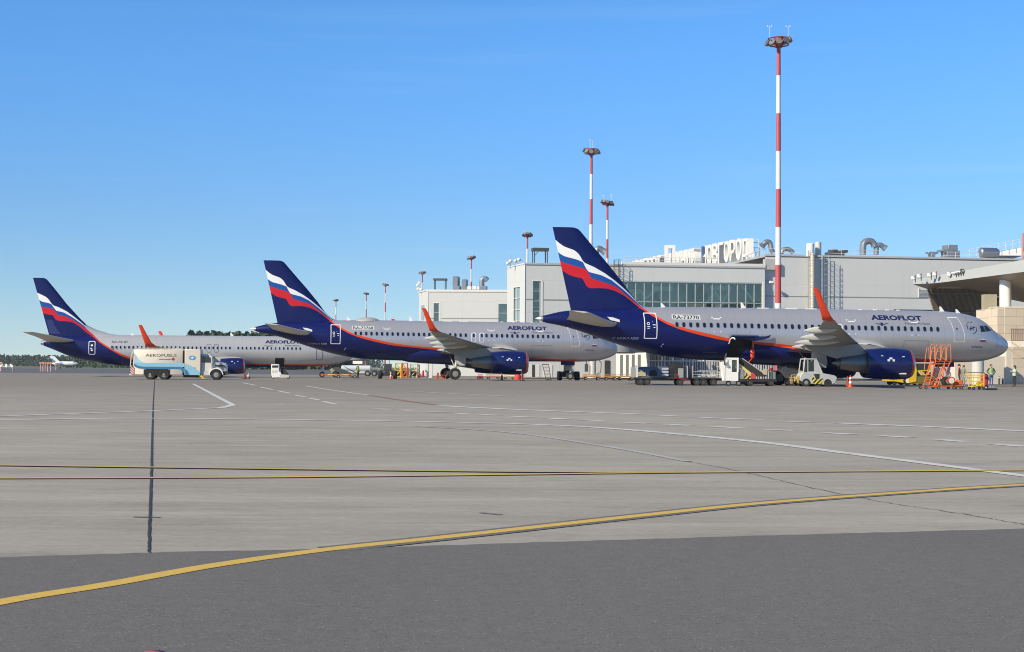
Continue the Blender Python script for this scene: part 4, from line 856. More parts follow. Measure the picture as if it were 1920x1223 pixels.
for k in (.3,2.6): b.tube((0,1.1,zt_-3.05+k),(SL,1.1,zt_-3.05+k),.06,5)
n=24
for i in range(n+1):
    x=SL*i/n; b.tube((x,1.1,zt_-6.0),(x,1.1,zt_-.3),.05,5); b.tube((x,1.1,zt_-.8),(x,3.0,zt_-5.6),.045,5)
b.build('sign_frame',[LGREY],sg)
gt=thing('roof_portal','tall white rectangular frame standing on the roof within the sign letters','frame'); P=at(1247,480,225); Q=at(1265,480,225.5); b=MB(); zt=at(1256,460,225).z
for x in (P.x,Q.x-.42): b.box(x,x+.42,224.6,226.0,13,zt-.5)
b.box(P.x,Q.x,224.6,226.0,zt-.5,zt); b.build('frame',[LETW],gt)
mh=thing('main_hall_roof','white rising roof tier of the main hall below the sign','roof'); b=MB()
def hp(px,Y,z): q=at(px,600,Y); return (q.x,q.y,z)
zA=at(1433,483,212).z; zB=at(1330,497,240).z
b.add([hp(1434,207,12.5),hp(1434,207,zA-.15),hp(1398,232,zA+.65),hp(1300,292,zA+.9),hp(1170,310,14),hp(1398,232,12.5),hp(1300,292,12.5)],[(0,1,2,5),(5,2,3,6),(6,3,4)])
b.add([hp(1434,207,zA-.15),hp(1398,232,zA+.65),hp(1300,292,zA+.9),hp(1520,292,zA+1.0),hp(1500,207,zA-.15)],[(0,1,2,3,4)]); b.build('hall_roof',[WHITE],mh,angle=20,fix=False)
b=MB(); b.path([hp(1434,206.8,zA+.85),hp(1398,231.8,zA+1.6)],.05,5); 
for k in range(7):
    p=Vector(hp(1434,206.8,zA)).lerp(Vector(hp(1398,231.8,zA+.7)),k/6); b.tube(p,p+Vector((0,0,.9)),.04,5)
b.build('railing',[LGREY],mh)
t=thing('roof_ladder','steel access frame at the near end of the roof sign','ladder'); b=MB()
for px in (1411,1423): b.tube(hp(px,232,15),hp(px,232,at(1411,464.5,232).z),.06,5)
for k in range(6): z=16+k*.75; b.tube(hp(1411,232,z),hp(1423,232,z),.045,5)
b.build('rail',[DGREY],t)
# sloping roof with rail on the far right
t=thing('right_roof','white sloping roof with a railing at the far right above the terminal','roof'); b=MB(); zr0,zr1=at(1835,479,214).z,at(1920,463,214).z
b.add([hp(1835,214,zr0),hp(1960,214,zr0),hp(1960,214,zr1+1.6),hp(1920,214,zr1),hp(1850,214,at(1850,476,214).z),hp(1850,240,at(1850,476,214).z),hp(1960,240,zr1+1.6)],[(0,1,2,3,4),(4,3,2,6,5)]); b.build('roof_slab',[WHITE],t,angle=20,fix=False)
b=MB()
for dz in (.0,.45): b.path([hp(1818,213.5,at(1818,474,213.5).z+dz),hp(1940,213.5,at(1940,450,213.5).z+dz)],.035,5)
for k in range(10):
    px=1818+k*13.5; q=at(px,474-(px-1818)*.197,213.5); b.tube((q.x,q.y,q.z-.7),(q.x,q.y,q.z+.45),.03,5)
b.build('railing',[PANELW],t)
t=thing('roof_mast','thin red and white lattice pole at the top right edge','mast'); b=MB(); b.tube(hp(1917.5,212,14),hp(1917.5,212,at(1918,437,212).z),.14,8); b.build('pole',[mat('pale_red',(.5,.18,.14),.5)],t)
# camera on the wall near the tallest mast
t=frame_thing(thing('wall_floodlight','small white floodlight bracket on the wall beside the tallest mast','lamp')); q=buv(1446,529.5); b=MB(); b.cbox((q[0]-.2,-.55,q[1]),(.42,.3,.28)); b.build('lamp_head',[WHITE],t); b=MB(); b.tube((q[0],-.5,q[1]-.1),(q[0]+.35,0,q[1]-.25),.06,6); b.build('bracket',[BLACK],t)

# ---- left wing further back
T2=thing('terminal_wing','lower pale terminal wing with two dark windows, further back on the left','building')
c0,c1=at(800,600,262),at(1010,600,260.5); cb_=at(785.5,600,270); zc=at(803,544.5,262).z
d1=(c1-c0); d1.z=0; L1=d1.length; d1.normalize(); T2.location=(c0.x,c0.y,0); T2.rotation_euler=(0,0,math.atan2(d1.y,d1.x))
n1=Vector((-d1.y,d1.x,0))
def cuv(x,y,v=0.0):
    d=ray(x,y); O=Vector((c0.x,c0.y,0)); t=(v-(CAM-O).dot(n1))/d.dot(n1); P=CAM+d*t; return (P-O).dot(d1),P.z
sdv=cb_-c0; sx,sy=sdv.dot(d1),sdv.dot(n1); zz=-.4
h1=(cuv(813,600)[0],cuv(824.5,600)[0],cuv(818,604)[1]-1.5,cuv(818,568.5)[1]); h2=(cuv(934.5,600)[0],cuv(950,600)[0]+1,cuv(940,606)[1]-1.5,cuv(940,569.5)[1])
b=MB(); wall_with_holes(b,0,L1,zz,zc,[h1,h2]); b.add([(0,0,zz),(sx,sy,zz),(sx,sy,zc),(0,0,zc)],[(0,1,2,3)]); b.add([(0,0,zc),(L1,0,zc),(L1,30,zc),(sx,sy,zc)],[(0,1,2,3)]); b.build('wall',[PANEL],T2,angle=20,fix=False)
b=MB(); b.box(-.05,L1,-.12,.2,zc-.25,zc+.12); b.tube((0,0,zc),(sx,sy,zc),.14,6); b.box(-.06,.28,-.06,.0,zz,zc-.25); b.build('parapet',[PANELW],T2)
b=MB(); zg=cuv(870,596.5)[1]; b.box(h1[1]+.3,h2[0],-.04,.02,zg-.14,zg); b.box(.3,h1[0],-.04,.02,zg-.14,zg); b.build('facade_groove',[SEAMG],T2)
for h in (h1,h2):
    narrow_window(*h,0.0,parent=T2,rows=3)
b=MB(); b.add([(h1[0]-1,3,h1[2]),(h1[1]+1,3,h1[2]),(h1[1]+1,3,h1[3]+.1),(h1[0]-1,3,h1[3]+.1)],[(0,1,2,3)]); b.add([(h2[0]-1,3,h2[2]),(h2[1]+1,3,h2[2]),(h2[1]+1,3,h2[3]+.1),(h2[0]-1,3,h2[3]+.1)],[(0,1,2,3)]); b.build('interior',[ROOMW],T2,fix=False)
b=MB(); z0_,z1_=cuv(792,606)[1]-1,cuv(792,571)[1]; b.add([(sx*t-.08,sy*t,z) for t,z in ((.3,z0_),(.68,z0_),(.68,z1_),(.3,z1_))],[(0,1,2,3)]); b.build('window',[mat('grey_side_glass',(.26,.30,.32),.1,spec=.8)],T2,fix=False)
def wingbox(name,label,cat,boxes,v0,v1,m):
    t=thing(name,label,cat); t.location=T2.location; t.rotation_euler=T2.rotation_euler
    for nm,x0,y0,x1,y1 in boxes:
        a,zt=cuv(x0,y0,v0); c,zb=cuv(x1,y1,v0); MB().box(a,c,v0,v1,zb-.1,zt).build(nm,[m],t,bevel=.05)
    return t
DUCTB=mat('blue_grey_duct',(.20,.235,.28),.5,.3)
wingbox('roof_duct','tall blue-grey box duct on the left wing roof','duct',[('shaft',848.5,518,858.5,536),('base',849,536.2,862,542)],3,6,DUCTB)
wingbox('roof_duct','shorter blue-grey box duct next to the tall one on the left wing roof','duct',[('shaft',865.5,523.5,874,538),('base',864,538.2,876,542)],3,6,DUCTB)
t=wingbox('roof_duct','curved hood duct at the right of the left wing roof','duct',[('base',899,536.5,912,541.5)],3,5,DUCTB); b=MB(); P=[Vector((cuv(x,y,4)[0],4,cuv(x,y,4)[1])) for x,y in ((903.5,538),(903.5,528),(905,523.5),(909,522),(914,526))]; b.path(smooth_pts(P,4),.45,8); b.build('pipe',[DUCTB],t)
t=wingbox('air_handler','row of low white roof units between the ducts on the left wing','air unit',[('casing',876,537,884,542),('casing',886,536.5,893,542),('casing',893.5,537.5,899,542)],3,4,PANELW)
t=thing('antenna_frame','dark open frame standing on the left wing roof','frame'); t.location=T2.location; t.rotation_euler=T2.rotation_euler; b=MB(); a,zt=cuv(814,523.5,3); c,_=cuv(836.5,523.5,3)
for u in (a+.1,c-.1):
    for v in (2.6,4.0): b.tube((u,v,zc),(u,v,zt),.07,5)
b.build('post',[DGREY],t); b=MB(); b.box(a-.1,c+.1,2.5,4.1,zt-.22,zt+.1); b.build('top_grid',[DGREY],t)
t=thing('roof_antenna','small dish mast on the far left corner of the left wing roof','antenna'); t.location=T2.location; t.rotation_euler=T2.rotation_euler; b=MB(); q=cuv(784.5,545,5); b.tube((q[0],5,zc-.6),(q[0],5,zc+2.1),.05,5)
for x,y in ((783,535),(786,531),(784,542),(789,543)): p=cuv(x,y,5); b.lathe((p[0],4.9,p[1]),[(-.12,.02),(0,.26),(.1,.26)],10,'y')
b.build('mast',[PANELW],t)

# ---- pavilion with the swept canopy and bronze glass on the right
PV=thing('terminal_pavilion','right-hand pavilion with swept grey canopy, leaning bronze glass and beige stone','building')
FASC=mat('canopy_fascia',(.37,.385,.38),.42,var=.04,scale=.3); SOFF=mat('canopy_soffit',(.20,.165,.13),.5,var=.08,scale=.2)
zc0=10.0
def K(px,py,Y): p=at(px,py,Y); return Vector(p)
tip=K(1712,533,166); e1=K(1765,529.5,160); e2=K(1920,510,146); e3=K(2080,492,134)
# lower edge, upper edge, inner soffit line
low=[tip,e1,e2,e3]; up=[p+Vector((.15,.6,.45+.36*i)) for i,p in enumerate(low)]; inn=[K(1738,542,169),K(1800,540,166),K(1915,566,158),K(2080,590,150)]
b=MB(); n=4
fine_l=smooth_pts(low,6); fine_u=smooth_pts(up,6); m_=len(fine_l)
b.add(fine_l+fine_u,[(i,i+1,m_+i+1,m_+i) for i in range(m_-1)],0)
b.add([p for p in fine_u]+[p+Vector((14,10,.3)) for p in fine_u],[(i,i+1,m_+i+1,m_+i) for i in range(m_-1)],0)
b.build('canopy_fascia',[FASC],PV,angle=60,fix=False)
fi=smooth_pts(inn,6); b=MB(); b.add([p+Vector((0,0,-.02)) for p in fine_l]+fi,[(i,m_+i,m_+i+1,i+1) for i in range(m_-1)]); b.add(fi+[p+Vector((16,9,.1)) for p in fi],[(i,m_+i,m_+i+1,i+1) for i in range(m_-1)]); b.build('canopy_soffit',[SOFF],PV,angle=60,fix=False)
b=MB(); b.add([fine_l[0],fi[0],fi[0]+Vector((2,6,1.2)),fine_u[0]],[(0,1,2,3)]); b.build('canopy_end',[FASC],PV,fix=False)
# leaning bronze glass wall
gA,gB,gC=K(1738.5,541,170),K(1826,541,163),K(1880,560,160); hA,hB,hC=K(1768,640,171),K(1862,640,163.5),K(1880,640,160.5)
b=MB(); b.add([gA,gB,gC,hC,hB,hA],[(0,1,4,5),(1,2,3,4)]); gw=b.build('glass_wall',[mat('bronze_glass_wall',(.085,.066,.047),.16,spec=.4,var=.7,scale=.35)],PV,angle=20,fix=False)  # mottled brown paints in the reflections on this glass
MUB=mat('bronze_mullion',(.17,.14,.11),.4,.3)
b=MB()
for i in range(9):
    t=i/8; b.tube(gA.lerp(gB,t)+Vector((-.08,-.08,0)),hA.lerp(hB,t)+Vector((-.05,-.05,0)),.03,4)
for t in (.10,.45,.80): b.path([gA.lerp(hA,t)+Vector((-.08,-.08,0)),gB.lerp(hB,t)+Vector((-.08,-.08,0)),gC.lerp(hC,t)+Vector((-.08,-.08,0))],.04,4)
b.build('mullion',[MUB],gw)
def stone_mat():
    m,g=newmat('beige_stone'); v=g.coord(); sp=g.sep(v); cb=g.n.new('ShaderNodeCombineXYZ'); g.l.new(g.math('ADD',sp[0],sp[1]),cb.inputs[0]); g.l.new(sp[2],cb.inputs[1])
    br=g.n.new('ShaderNodeTexBrick'); g.l.new(cb.outputs[0],br.inputs['Vector']); br.inputs['Scale'].default_value=1; br.inputs['Brick Width'].default_value=1.9; br.inputs['Row Height'].default_value=.78; br.inputs['Mortar Size'].default_value=.018; br.offset=.37
    br.inputs['Color1'].default_value=(.61,.525,.42,1); br.inputs['Color2'].default_value=(.55,.47,.365,1); br.inputs['Mortar'].default_value=(.29,.24,.18,1)
    no=g.noise(v,2.2,5); c=g.mix(g.math('MULTIPLY',no,.22),br.outputs['Color'],(.33,.27,.20)); g.l.new(c,g.bsdf().inputs['Base Color']); g.bsdf().inputs['Roughness'].default_value=.8; return m
STONE=stone_mat()
# stone volumes: two faces each, so that the sunlit left side and the front both show
def volume(name,px0,px1,Y,py_t,z0,back=12,m=STONE,rz=rad(9),parent=PV):
    a=at(px0,640,Y); L_=(at(px1,640,Y)-a).length; z=at((px0+px1)/2,py_t,Y).z
    o=MB().box(0,L_,0,back,0,z-z0).build(name,[m],parent,bevel=.02); o.location=(a.x,a.y,z0); o.rotation_euler=(0,0,rz); return o
volume('stone_wall',1870,1890,146,578.5,0,2.5); volume('stone_wall',1884,2060,146.08,577.5,0,2.4); volume('stone_wall',1852,1876,151,580,0,2.5)
zb0=at(1900,650,146).z
b=MB(); a=at(1889,640,145); b.box(a.x,a.x+18,144.0,146.4,zb0-.05,at(1900,640,145).z); b.build('balcony_slab',[mat('pale_render',(.62,.57,.50),.6)],PV,bevel=.02)
b=MB(); zt=at(1900,616.5,144.6).z; zl=at(1900,638,144.6).z; b.box(a.x+.1,a.x+18,144.35,144.42,zt-.09,zt); b.box(a.x+.1,a.x+18,144.35,144.42,zl-.1,zl)
for k in range(60): x=a.x+.15+k*.19; b.box(x,x+.10,144.36,144.41,zl,zt-.05)
b.build('balcony_railing',[mat('brown_railing',(.20,.145,.12),.5)],PV)
b=MB(); a2=at(1871,640,150); b.box(a2.x-.3,a2.x+12,149,152,at(1880,578,150).z,at(1880,576.6,150).z+.05); b.build('parapet',[mat('pale_cap',(.55,.50,.43),.6)],PV)
volume('lower_wall',1790,1899,141.5,668,0,1.2,mat('pale_stone',(.60,.535,.45),.7,var=.06,scale=1.2)); volume('lower_wall',1886.5,1906,142.17,651,0,3,mat('pale_stone',(.60,.535,.45),.7)); volume('lower_wall',1898,2050,142.22,651,0,3)
col=MB(); p=at(1885,560,152); col.lathe((p.x,p.y,at(1885,577,152).z),[(0,.55),(3.2,.55)],20,'z'); col.build('column',[WHITE],PV)
col=MB(); p=at(1833.5,700,139); col.lathe((p.x,p.y,0),[(0,.53),(4.2,.53)],24,'z'); col.build('column',[LGREY],PV)
b=MB(); p=at(1846,600,152); b.box(p.x,p.x+1.2,152,153,at(1846,580,152).z,at(1846,552,152).z); b.build('pier',[mat('olive_stone',(.33,.30,.22),.7)],PV)
b=MB(); p=at(1886,650,140.5); q=at(1918,672,137.5); b.tube(p,q,.08,6); p2=at(1896,650,140); b.tube((p2.x,p2.y,p2.z+.4),at(1920,657,139),.06,6); b.build('stay_beam',[mat('tan_steel',(.36,.27,.18),.6)],PV)
def canopy_lamp(px,py,label):
    p=K(px,py,163.0-(px-1712)*.067); t=thing('canopy_floodlight',label,'floodlight',p+Vector((0,-.25,0)),group='floodlights along the canopy edge'); b=MB(); b.lathe((0,0,0),[(-.12,.14),(.08,.19),(.14,.19)],12,'y'); b.lathe((0,0,.02),[(-.1,.04),(.18,.19),(.22,.19)],10,'z'); b.build('lamp_head',[WHITE],t)
    b=MB(); b.tube((0,.1,0),(.35,.5,-.15),.045,5); b.tube((.35,.5,-.4),(.35,.5,.35),.045,5); b.build('bracket',[DGREY],t); return t
for k,(x,y) in enumerate(((1711,522.5),(1722,519),(1741,517),(1751,515),(1778,515.5))):
    canopy_lamp(x,y,['first white floodlight at the canopy tip, leftmost','second white floodlight from the canopy tip','third white floodlight from the canopy tip','fourth white floodlight from the canopy tip','fifth white floodlight, just left of the pale camera boom'][k])
t=thing('camera_boom','thin pale boom with small cameras mounted over the canopy fascia','boom',K(1784,512,158)); b=MB(); d_=K(1806,508,156)-K(1784,512,158); b.tube((0,0,0),tuple(d_),.07,5); b.build('arm',[WHITE],t); b=MB()
for k in range(4): q=d_*(.35+.2*k); b.tube(tuple(q),tuple(q+Vector((.15,.1,-.5))),.06,5)
b.lathe(tuple(d_*.9),[(-.1,.15),(.2,.2)],8,'z'); b.build('camera',[DGREY],t)

# ---- low glazed gatehouse with white fins in front of the terminal
GH=thing('gate_building','low white gate building with close vertical fins on its glass front','building')
gA_,gB_=at(1213.5,690,184),at(1480,690,190); hA_=at(1155,690,193.5); zt=at(1214,663,184).z+1.6
d2=gB_-gA_; d2.z=0; L2=d2.length; d2.normalize(); n2=Vector((-d2.y,d2.x,0)); GH.location=(gA_.x,gA_.y,0); GH.rotation_euler=(0,0,math.atan2(d2.y,d2.x))
s2=hA_-gA_; sx,sy=s2.dot(d2),s2.dot(n2)
b=MB(); b.add([(0,0,0),(sx,sy,0),(sx,sy,zt),(0,0,zt)],[(0,1,2,3)]); b.add([(0,0,zt),(L2,0,zt),(L2,9,zt),(sx,sy,zt)],[(0,1,2,3)]); b.box(0,.35,-.05,.3,0,zt); b.box(.35,L2,0,.2,zt-.5,zt); b.build('wall',[PANELW],GH,angle=20,fix=False)
b=MB(); b.box(.35,L2,.5,.55,0,zt-.5); b.build('glass_front',[mat('gate_glass',(.10,.105,.10),.15,spec=.7,var=.8,scale=1.1)],GH)
b=MB(); rg=random.Random(8); x=.55
k=0
while x<L2 and k<95:
    w_=rg.choice((.08,.10,.14,.22)); b=MB(); b.box(x,x+w_,.0,.42,0,zt-.5); b.build('fin',[PANELW if rg.random()<.7 else LGREY],GH); x+=w_+rg.uniform(.12,.24); k+=1
b=MB(); zp=at(1280,677,183).z; b.tube((0,-.6,zp),(9.0,-.6,zp),.06,6); b.build('pipe_rail',[WHITE],GH)
for k in range(5): b=MB(); x=1.6+k*1.35; b.lathe((x,-.6,zp+.04),[(0,.09),(.18,.15),(.42,.13),(.46,.03)],10,'z'); b.build('lamp',[WHITE],GH)
for k in range(4):
    b=MB(); t0=.20+k*.19; b.add([(sx*t-.03,sy*t-.02,z) for t,z in ((t0,.1),(t0+.09,.1),(t0+.09,zt*.62),(t0,zt*.62))],[(0,1,2,3)]); b.build('window',[mat('gate_window',(.09,.10,.10),.1)],GH,fix=False)

# ---- boarding bridges (only the ends show under the tails)
BRG=mat('bridge_grey',(.22,.24,.26),.5,var=.1)
def bridge(label,pa,pb,w_,z0,z1,leg):
    t=thing('boarding_bridge',label,'boarding bridge'); d=(pb-pa); d.z=0; L_=d.length; t.location=(pa.x,pa.y,0); t.rotation_euler=(0,0,math.atan2(d.y,d.x))
    b=MB(); b.loft([[(0,-w_/2,z0),(0,w_/2,z0),(0,w_/2,z1),(0,-w_/2,z1)],[(L_,-w_/2,z0+.4),(L_,w_/2,z0+.4),(L_,w_/2,z1+.3),(L_,-w_/2,z1+.3)]]); tun=b.build('tunnel',[BRG],t,bevel=.05)
    b=MB(); k=0; x=.6
    while x<L_-.5: b.box(x,x+.12,-w_/2-.05,w_/2+.05,z0-.02+.4*x/L_,z0+.12+.4*x/L_); x+=1.1
    b.build('rib',[LGREY],tun)
    b=MB(); b.lathe((-.6,0,z0-.1),[(0,1.7),(.15,1.9),(z1-z0+.1,1.9),(z1-z0+.3,1.6)],20,'z'); b.build('cab',[BRG],t)
    if leg: b=MB(); b.lathe((leg,0,0),[(0,.65),(.3,.65),(.35,.42),(z0+.2,.42)],18,'z'); b.build('column',[LGREY],t)
    return t
bridge('grey boarding bridge reaching behind the tail of the nearest airliner',at(1168,640,179),at(1330,640,191),3.0,2.95,5.4,None)
bridge('grey boarding bridge end behind the tail of the middle airliner',at(668,665,214),at(745,665,228),3.0,2.0,4.6,None)
bc=thing('bridge_column','round white bridge column beside the nose of the middle airliner','column',(at(1111.5,690,182).x,182,0)); b=MB(); b.lathe((0,0,0),[(0,.75),(.35,.75),(.4,.38),(3.6,.38)],20,'z'); b.build('shaft',[LGREY],bc); b=MB(); b.path([(.5,-.3,.5),(.9,-.3,.7),(.95,-.3,1.8),(.6,-.3,2.2),(.6,-.3,2.9)],.05,6); b.path([(-.5,-.3,2.9),(-.8,-.3,2.2),(-.7,-.3,1.4)],.05,6); b.cbox((-.75,-.3,1.2),(.4,.3,.9)); b.build('cable',[DGREY],bc)
for k in range(5): b=MB(); b.box(1.45,2.0,-.05,0,.5+k*.5,.54+k*.5); b.build('rung',[DGREY],bc)
# ------------------------------------------------------------------ lighting masts
def mast_mat():
    m,g=newmat('mast_red_white'); sp=g.sep(g.coord()); f=g.math('FRACT',g.math('DIVIDE',g.math('SUBTRACT',sp[2],7.8),7.6)); no=g.noise(g.coord(),1.2,4)
    c=g.mix(g.math('LESS_THAN',f,.5),(.66,.66,.66),g.mix(no,(.40,.055,.06),(.46,.085,.085))); g.l.new(c,g.bsdf().inputs['Base Color']); g.bsdf().inputs['Roughness'].default_value=.5; return m
MASTM=mast_mat(); LAMPG=mat('lamp_glass',(.30,.32,.32),.2,.3)
m0=thing('lighting_mast','x','mast')
b=MB(); b.lathe((0,0,0),[(0,.42),(.05,.33),(34.2,.20)],16,'z'); b.build('pole',[MASTM],m0,fix=False)
b=MB(); 
for z,r_ in ((33.7,1.0),(34.3,1.05)): b.path([(r_*math.cos(k*math.pi/8),r_*math.sin(k*math.pi/8),z) for k in range(16)],.07,5,closed=True)
for k in range(8): a=k*math.pi/4; b.tube((.2*math.cos(a),.2*math.sin(a),33.6),(1.3*math.cos(a),1.3*math.sin(a),34.0),.05,4)
b.lathe((0,0,33.4),[(0,.35),(.5,.55),(1.0,.5),(1.05,.1)],12,'z'); b.build('crown_ring',[mat('mast_dark_red',(.22,.035,.04),.5)],m0)
fb=MB(); fb.M=Matrix.Rotation(rad(-28),4,'Y'); fb.lathe((.0,0,0),[(-.26,.14),(-.1,.30),(.12,.34)],12,'x',0); fb.lathe((.0,0,0),[(.11,.32),(.115,.02)],12,'x',1); fmesh=fb.mesh('floodlight',[mat('lamp_housing',(.17,.17,.17),.5,.3),LAMPG])
for k in range(10):
    a=2*math.pi*k/10+.2; o=bpy.data.objects.new('floodlight',fmesh); COL.objects.link(o); o.parent=m0; o.location=(1.15*math.cos(a),1.15*math.sin(a),34.05+.30*math.sin(a+.8)); o.rotation_euler=(0,0,a)
for x in (-.9,.95):
    b=MB(); b.tube((x,0,34.3),(x,0,35.6),.025,4); b.tube((x-.22,0,35.5),(x+.22,0,35.5),.02,4); b.lathe((x-.2,0,35.5),[(0,.03),(.14,.05),(.17,.02)],6,'z'); b.lathe((x+.2,0,35.5),[(0,.03),(.14,.05),(.17,.02)],6,'z'); b.build('warning_lamp',[PANELW],m0)
MASTS=[(1460,65,'tallest red and white lighting mast, rising right of the roof sign'),(1109,272,'second tallest lighting mast, rising just right of the nearest tail fin tip'),(1139,372,'thinner red and white lighting mast close right of the second tallest mast'),
 (989,434,'lighting mast rising behind the stair tower'),(884,478,'lighting mast among the ducts of the left wing roof'),(792,507,'lighting mast over the far left corner of the left wing'),
 (723,530,'tallest of the three lighting masts in open sky behind the middle airliner'),(687,547,'middle-sized lighting mast of the three behind the middle airliner'),(630,560,'smallest and leftmost lighting mast, behind the middle tail fin')]
for i,(x,y,lb) in enumerate(MASTS):
    hy=685+.0061*(x-960); Y=FPX*32.6/((hy-y)*.984); p=at(x,y,Y); o=m0 if i==0 else copy_tree(m0); o.location=(p.x,Y,gz(Y) if Y<300 else -.3); o['label']=lb; o['group']='red and white lighting masts'; o.rotation_euler=(0,0,i*1.3)
    if i==0: o.location.z=0
# ------------------------------------------------------------------ ground vehicles
YLW=mat('yellow_paint',(.66,.46,.03),.45,var=.1); ORNG=mat('orange_paint',(.62,.13,.025),.45,var=.12); REDV=mat('red_paint',(.42,.018,.022),.4,coat=.3)
CREAM=mat('cream_paint',(.64,.575,.475),.42,var=.06,scale=.9,coat=.2); LBLUE=mat('light_blue_paint',(.25,.48,.62),.4); DBLUE=mat('deep_blue_paint',(.035,.17,.33),.4)
VGLASS=mat('vehicle_glass',(.02,.025,.028),.08,spec=.7); TUGG=mat('tug_grey',(.42,.445,.46),.45,var=.08); CHAS=mat('chassis_black',(.025,.025,.026),.65,var=.3,scale=3)
CLEARG=glass_mat('cab_glass',(.45,.5,.5),.04)
def stripes(name,a,bb,w_,ang=1):
    m,g=newmat(name); sp=g.sep(g.coord()); f=g.math('FRACT',g.math('DIVIDE',g.math('ADD',sp[0],g.math('MULTIPLY',sp[2],ang)),w_)); c=g.mix(g.math('LESS_THAN',f,.5),a,bb); g.l.new(c,g.bsdf().inputs['Base Color']); g.bsdf().inputs['Roughness'].default_value=.5; return m
HAZ=stripes('hazard_yellow_black',(.62,.50,.05),(.02,.02,.02),.34,-1); HAZR=stripes('hazard_red_white',(.65,.65,.65),(.5,.03,.03),.22,1)
def veh(name,label,cat,p,rz=0,group=None): return thing(name,label,cat,(p[0],p[1],gz(p[1])),rz,group)
def wheels(t,spots,r,w_,name='wheel',hub=HUB,rim=.50):
    for x,y in spots:
        wh=MB().wheel((x,y,r),r,w_,0,None,rim=rim).build(name,[TYRE],t); b=MB(); h=w_/2
        for sg_ in (-1,1): b.lathe((x,y,r),[(sg_*h*.78,r*rim*.99),(sg_*h*.55,r*rim*.8),(sg_*h*.5,r*.30),(sg_*h*.9,r*.22),(sg_*h*.92,r*.02)],18,'y')
        b.build('rim',[hub],wh)
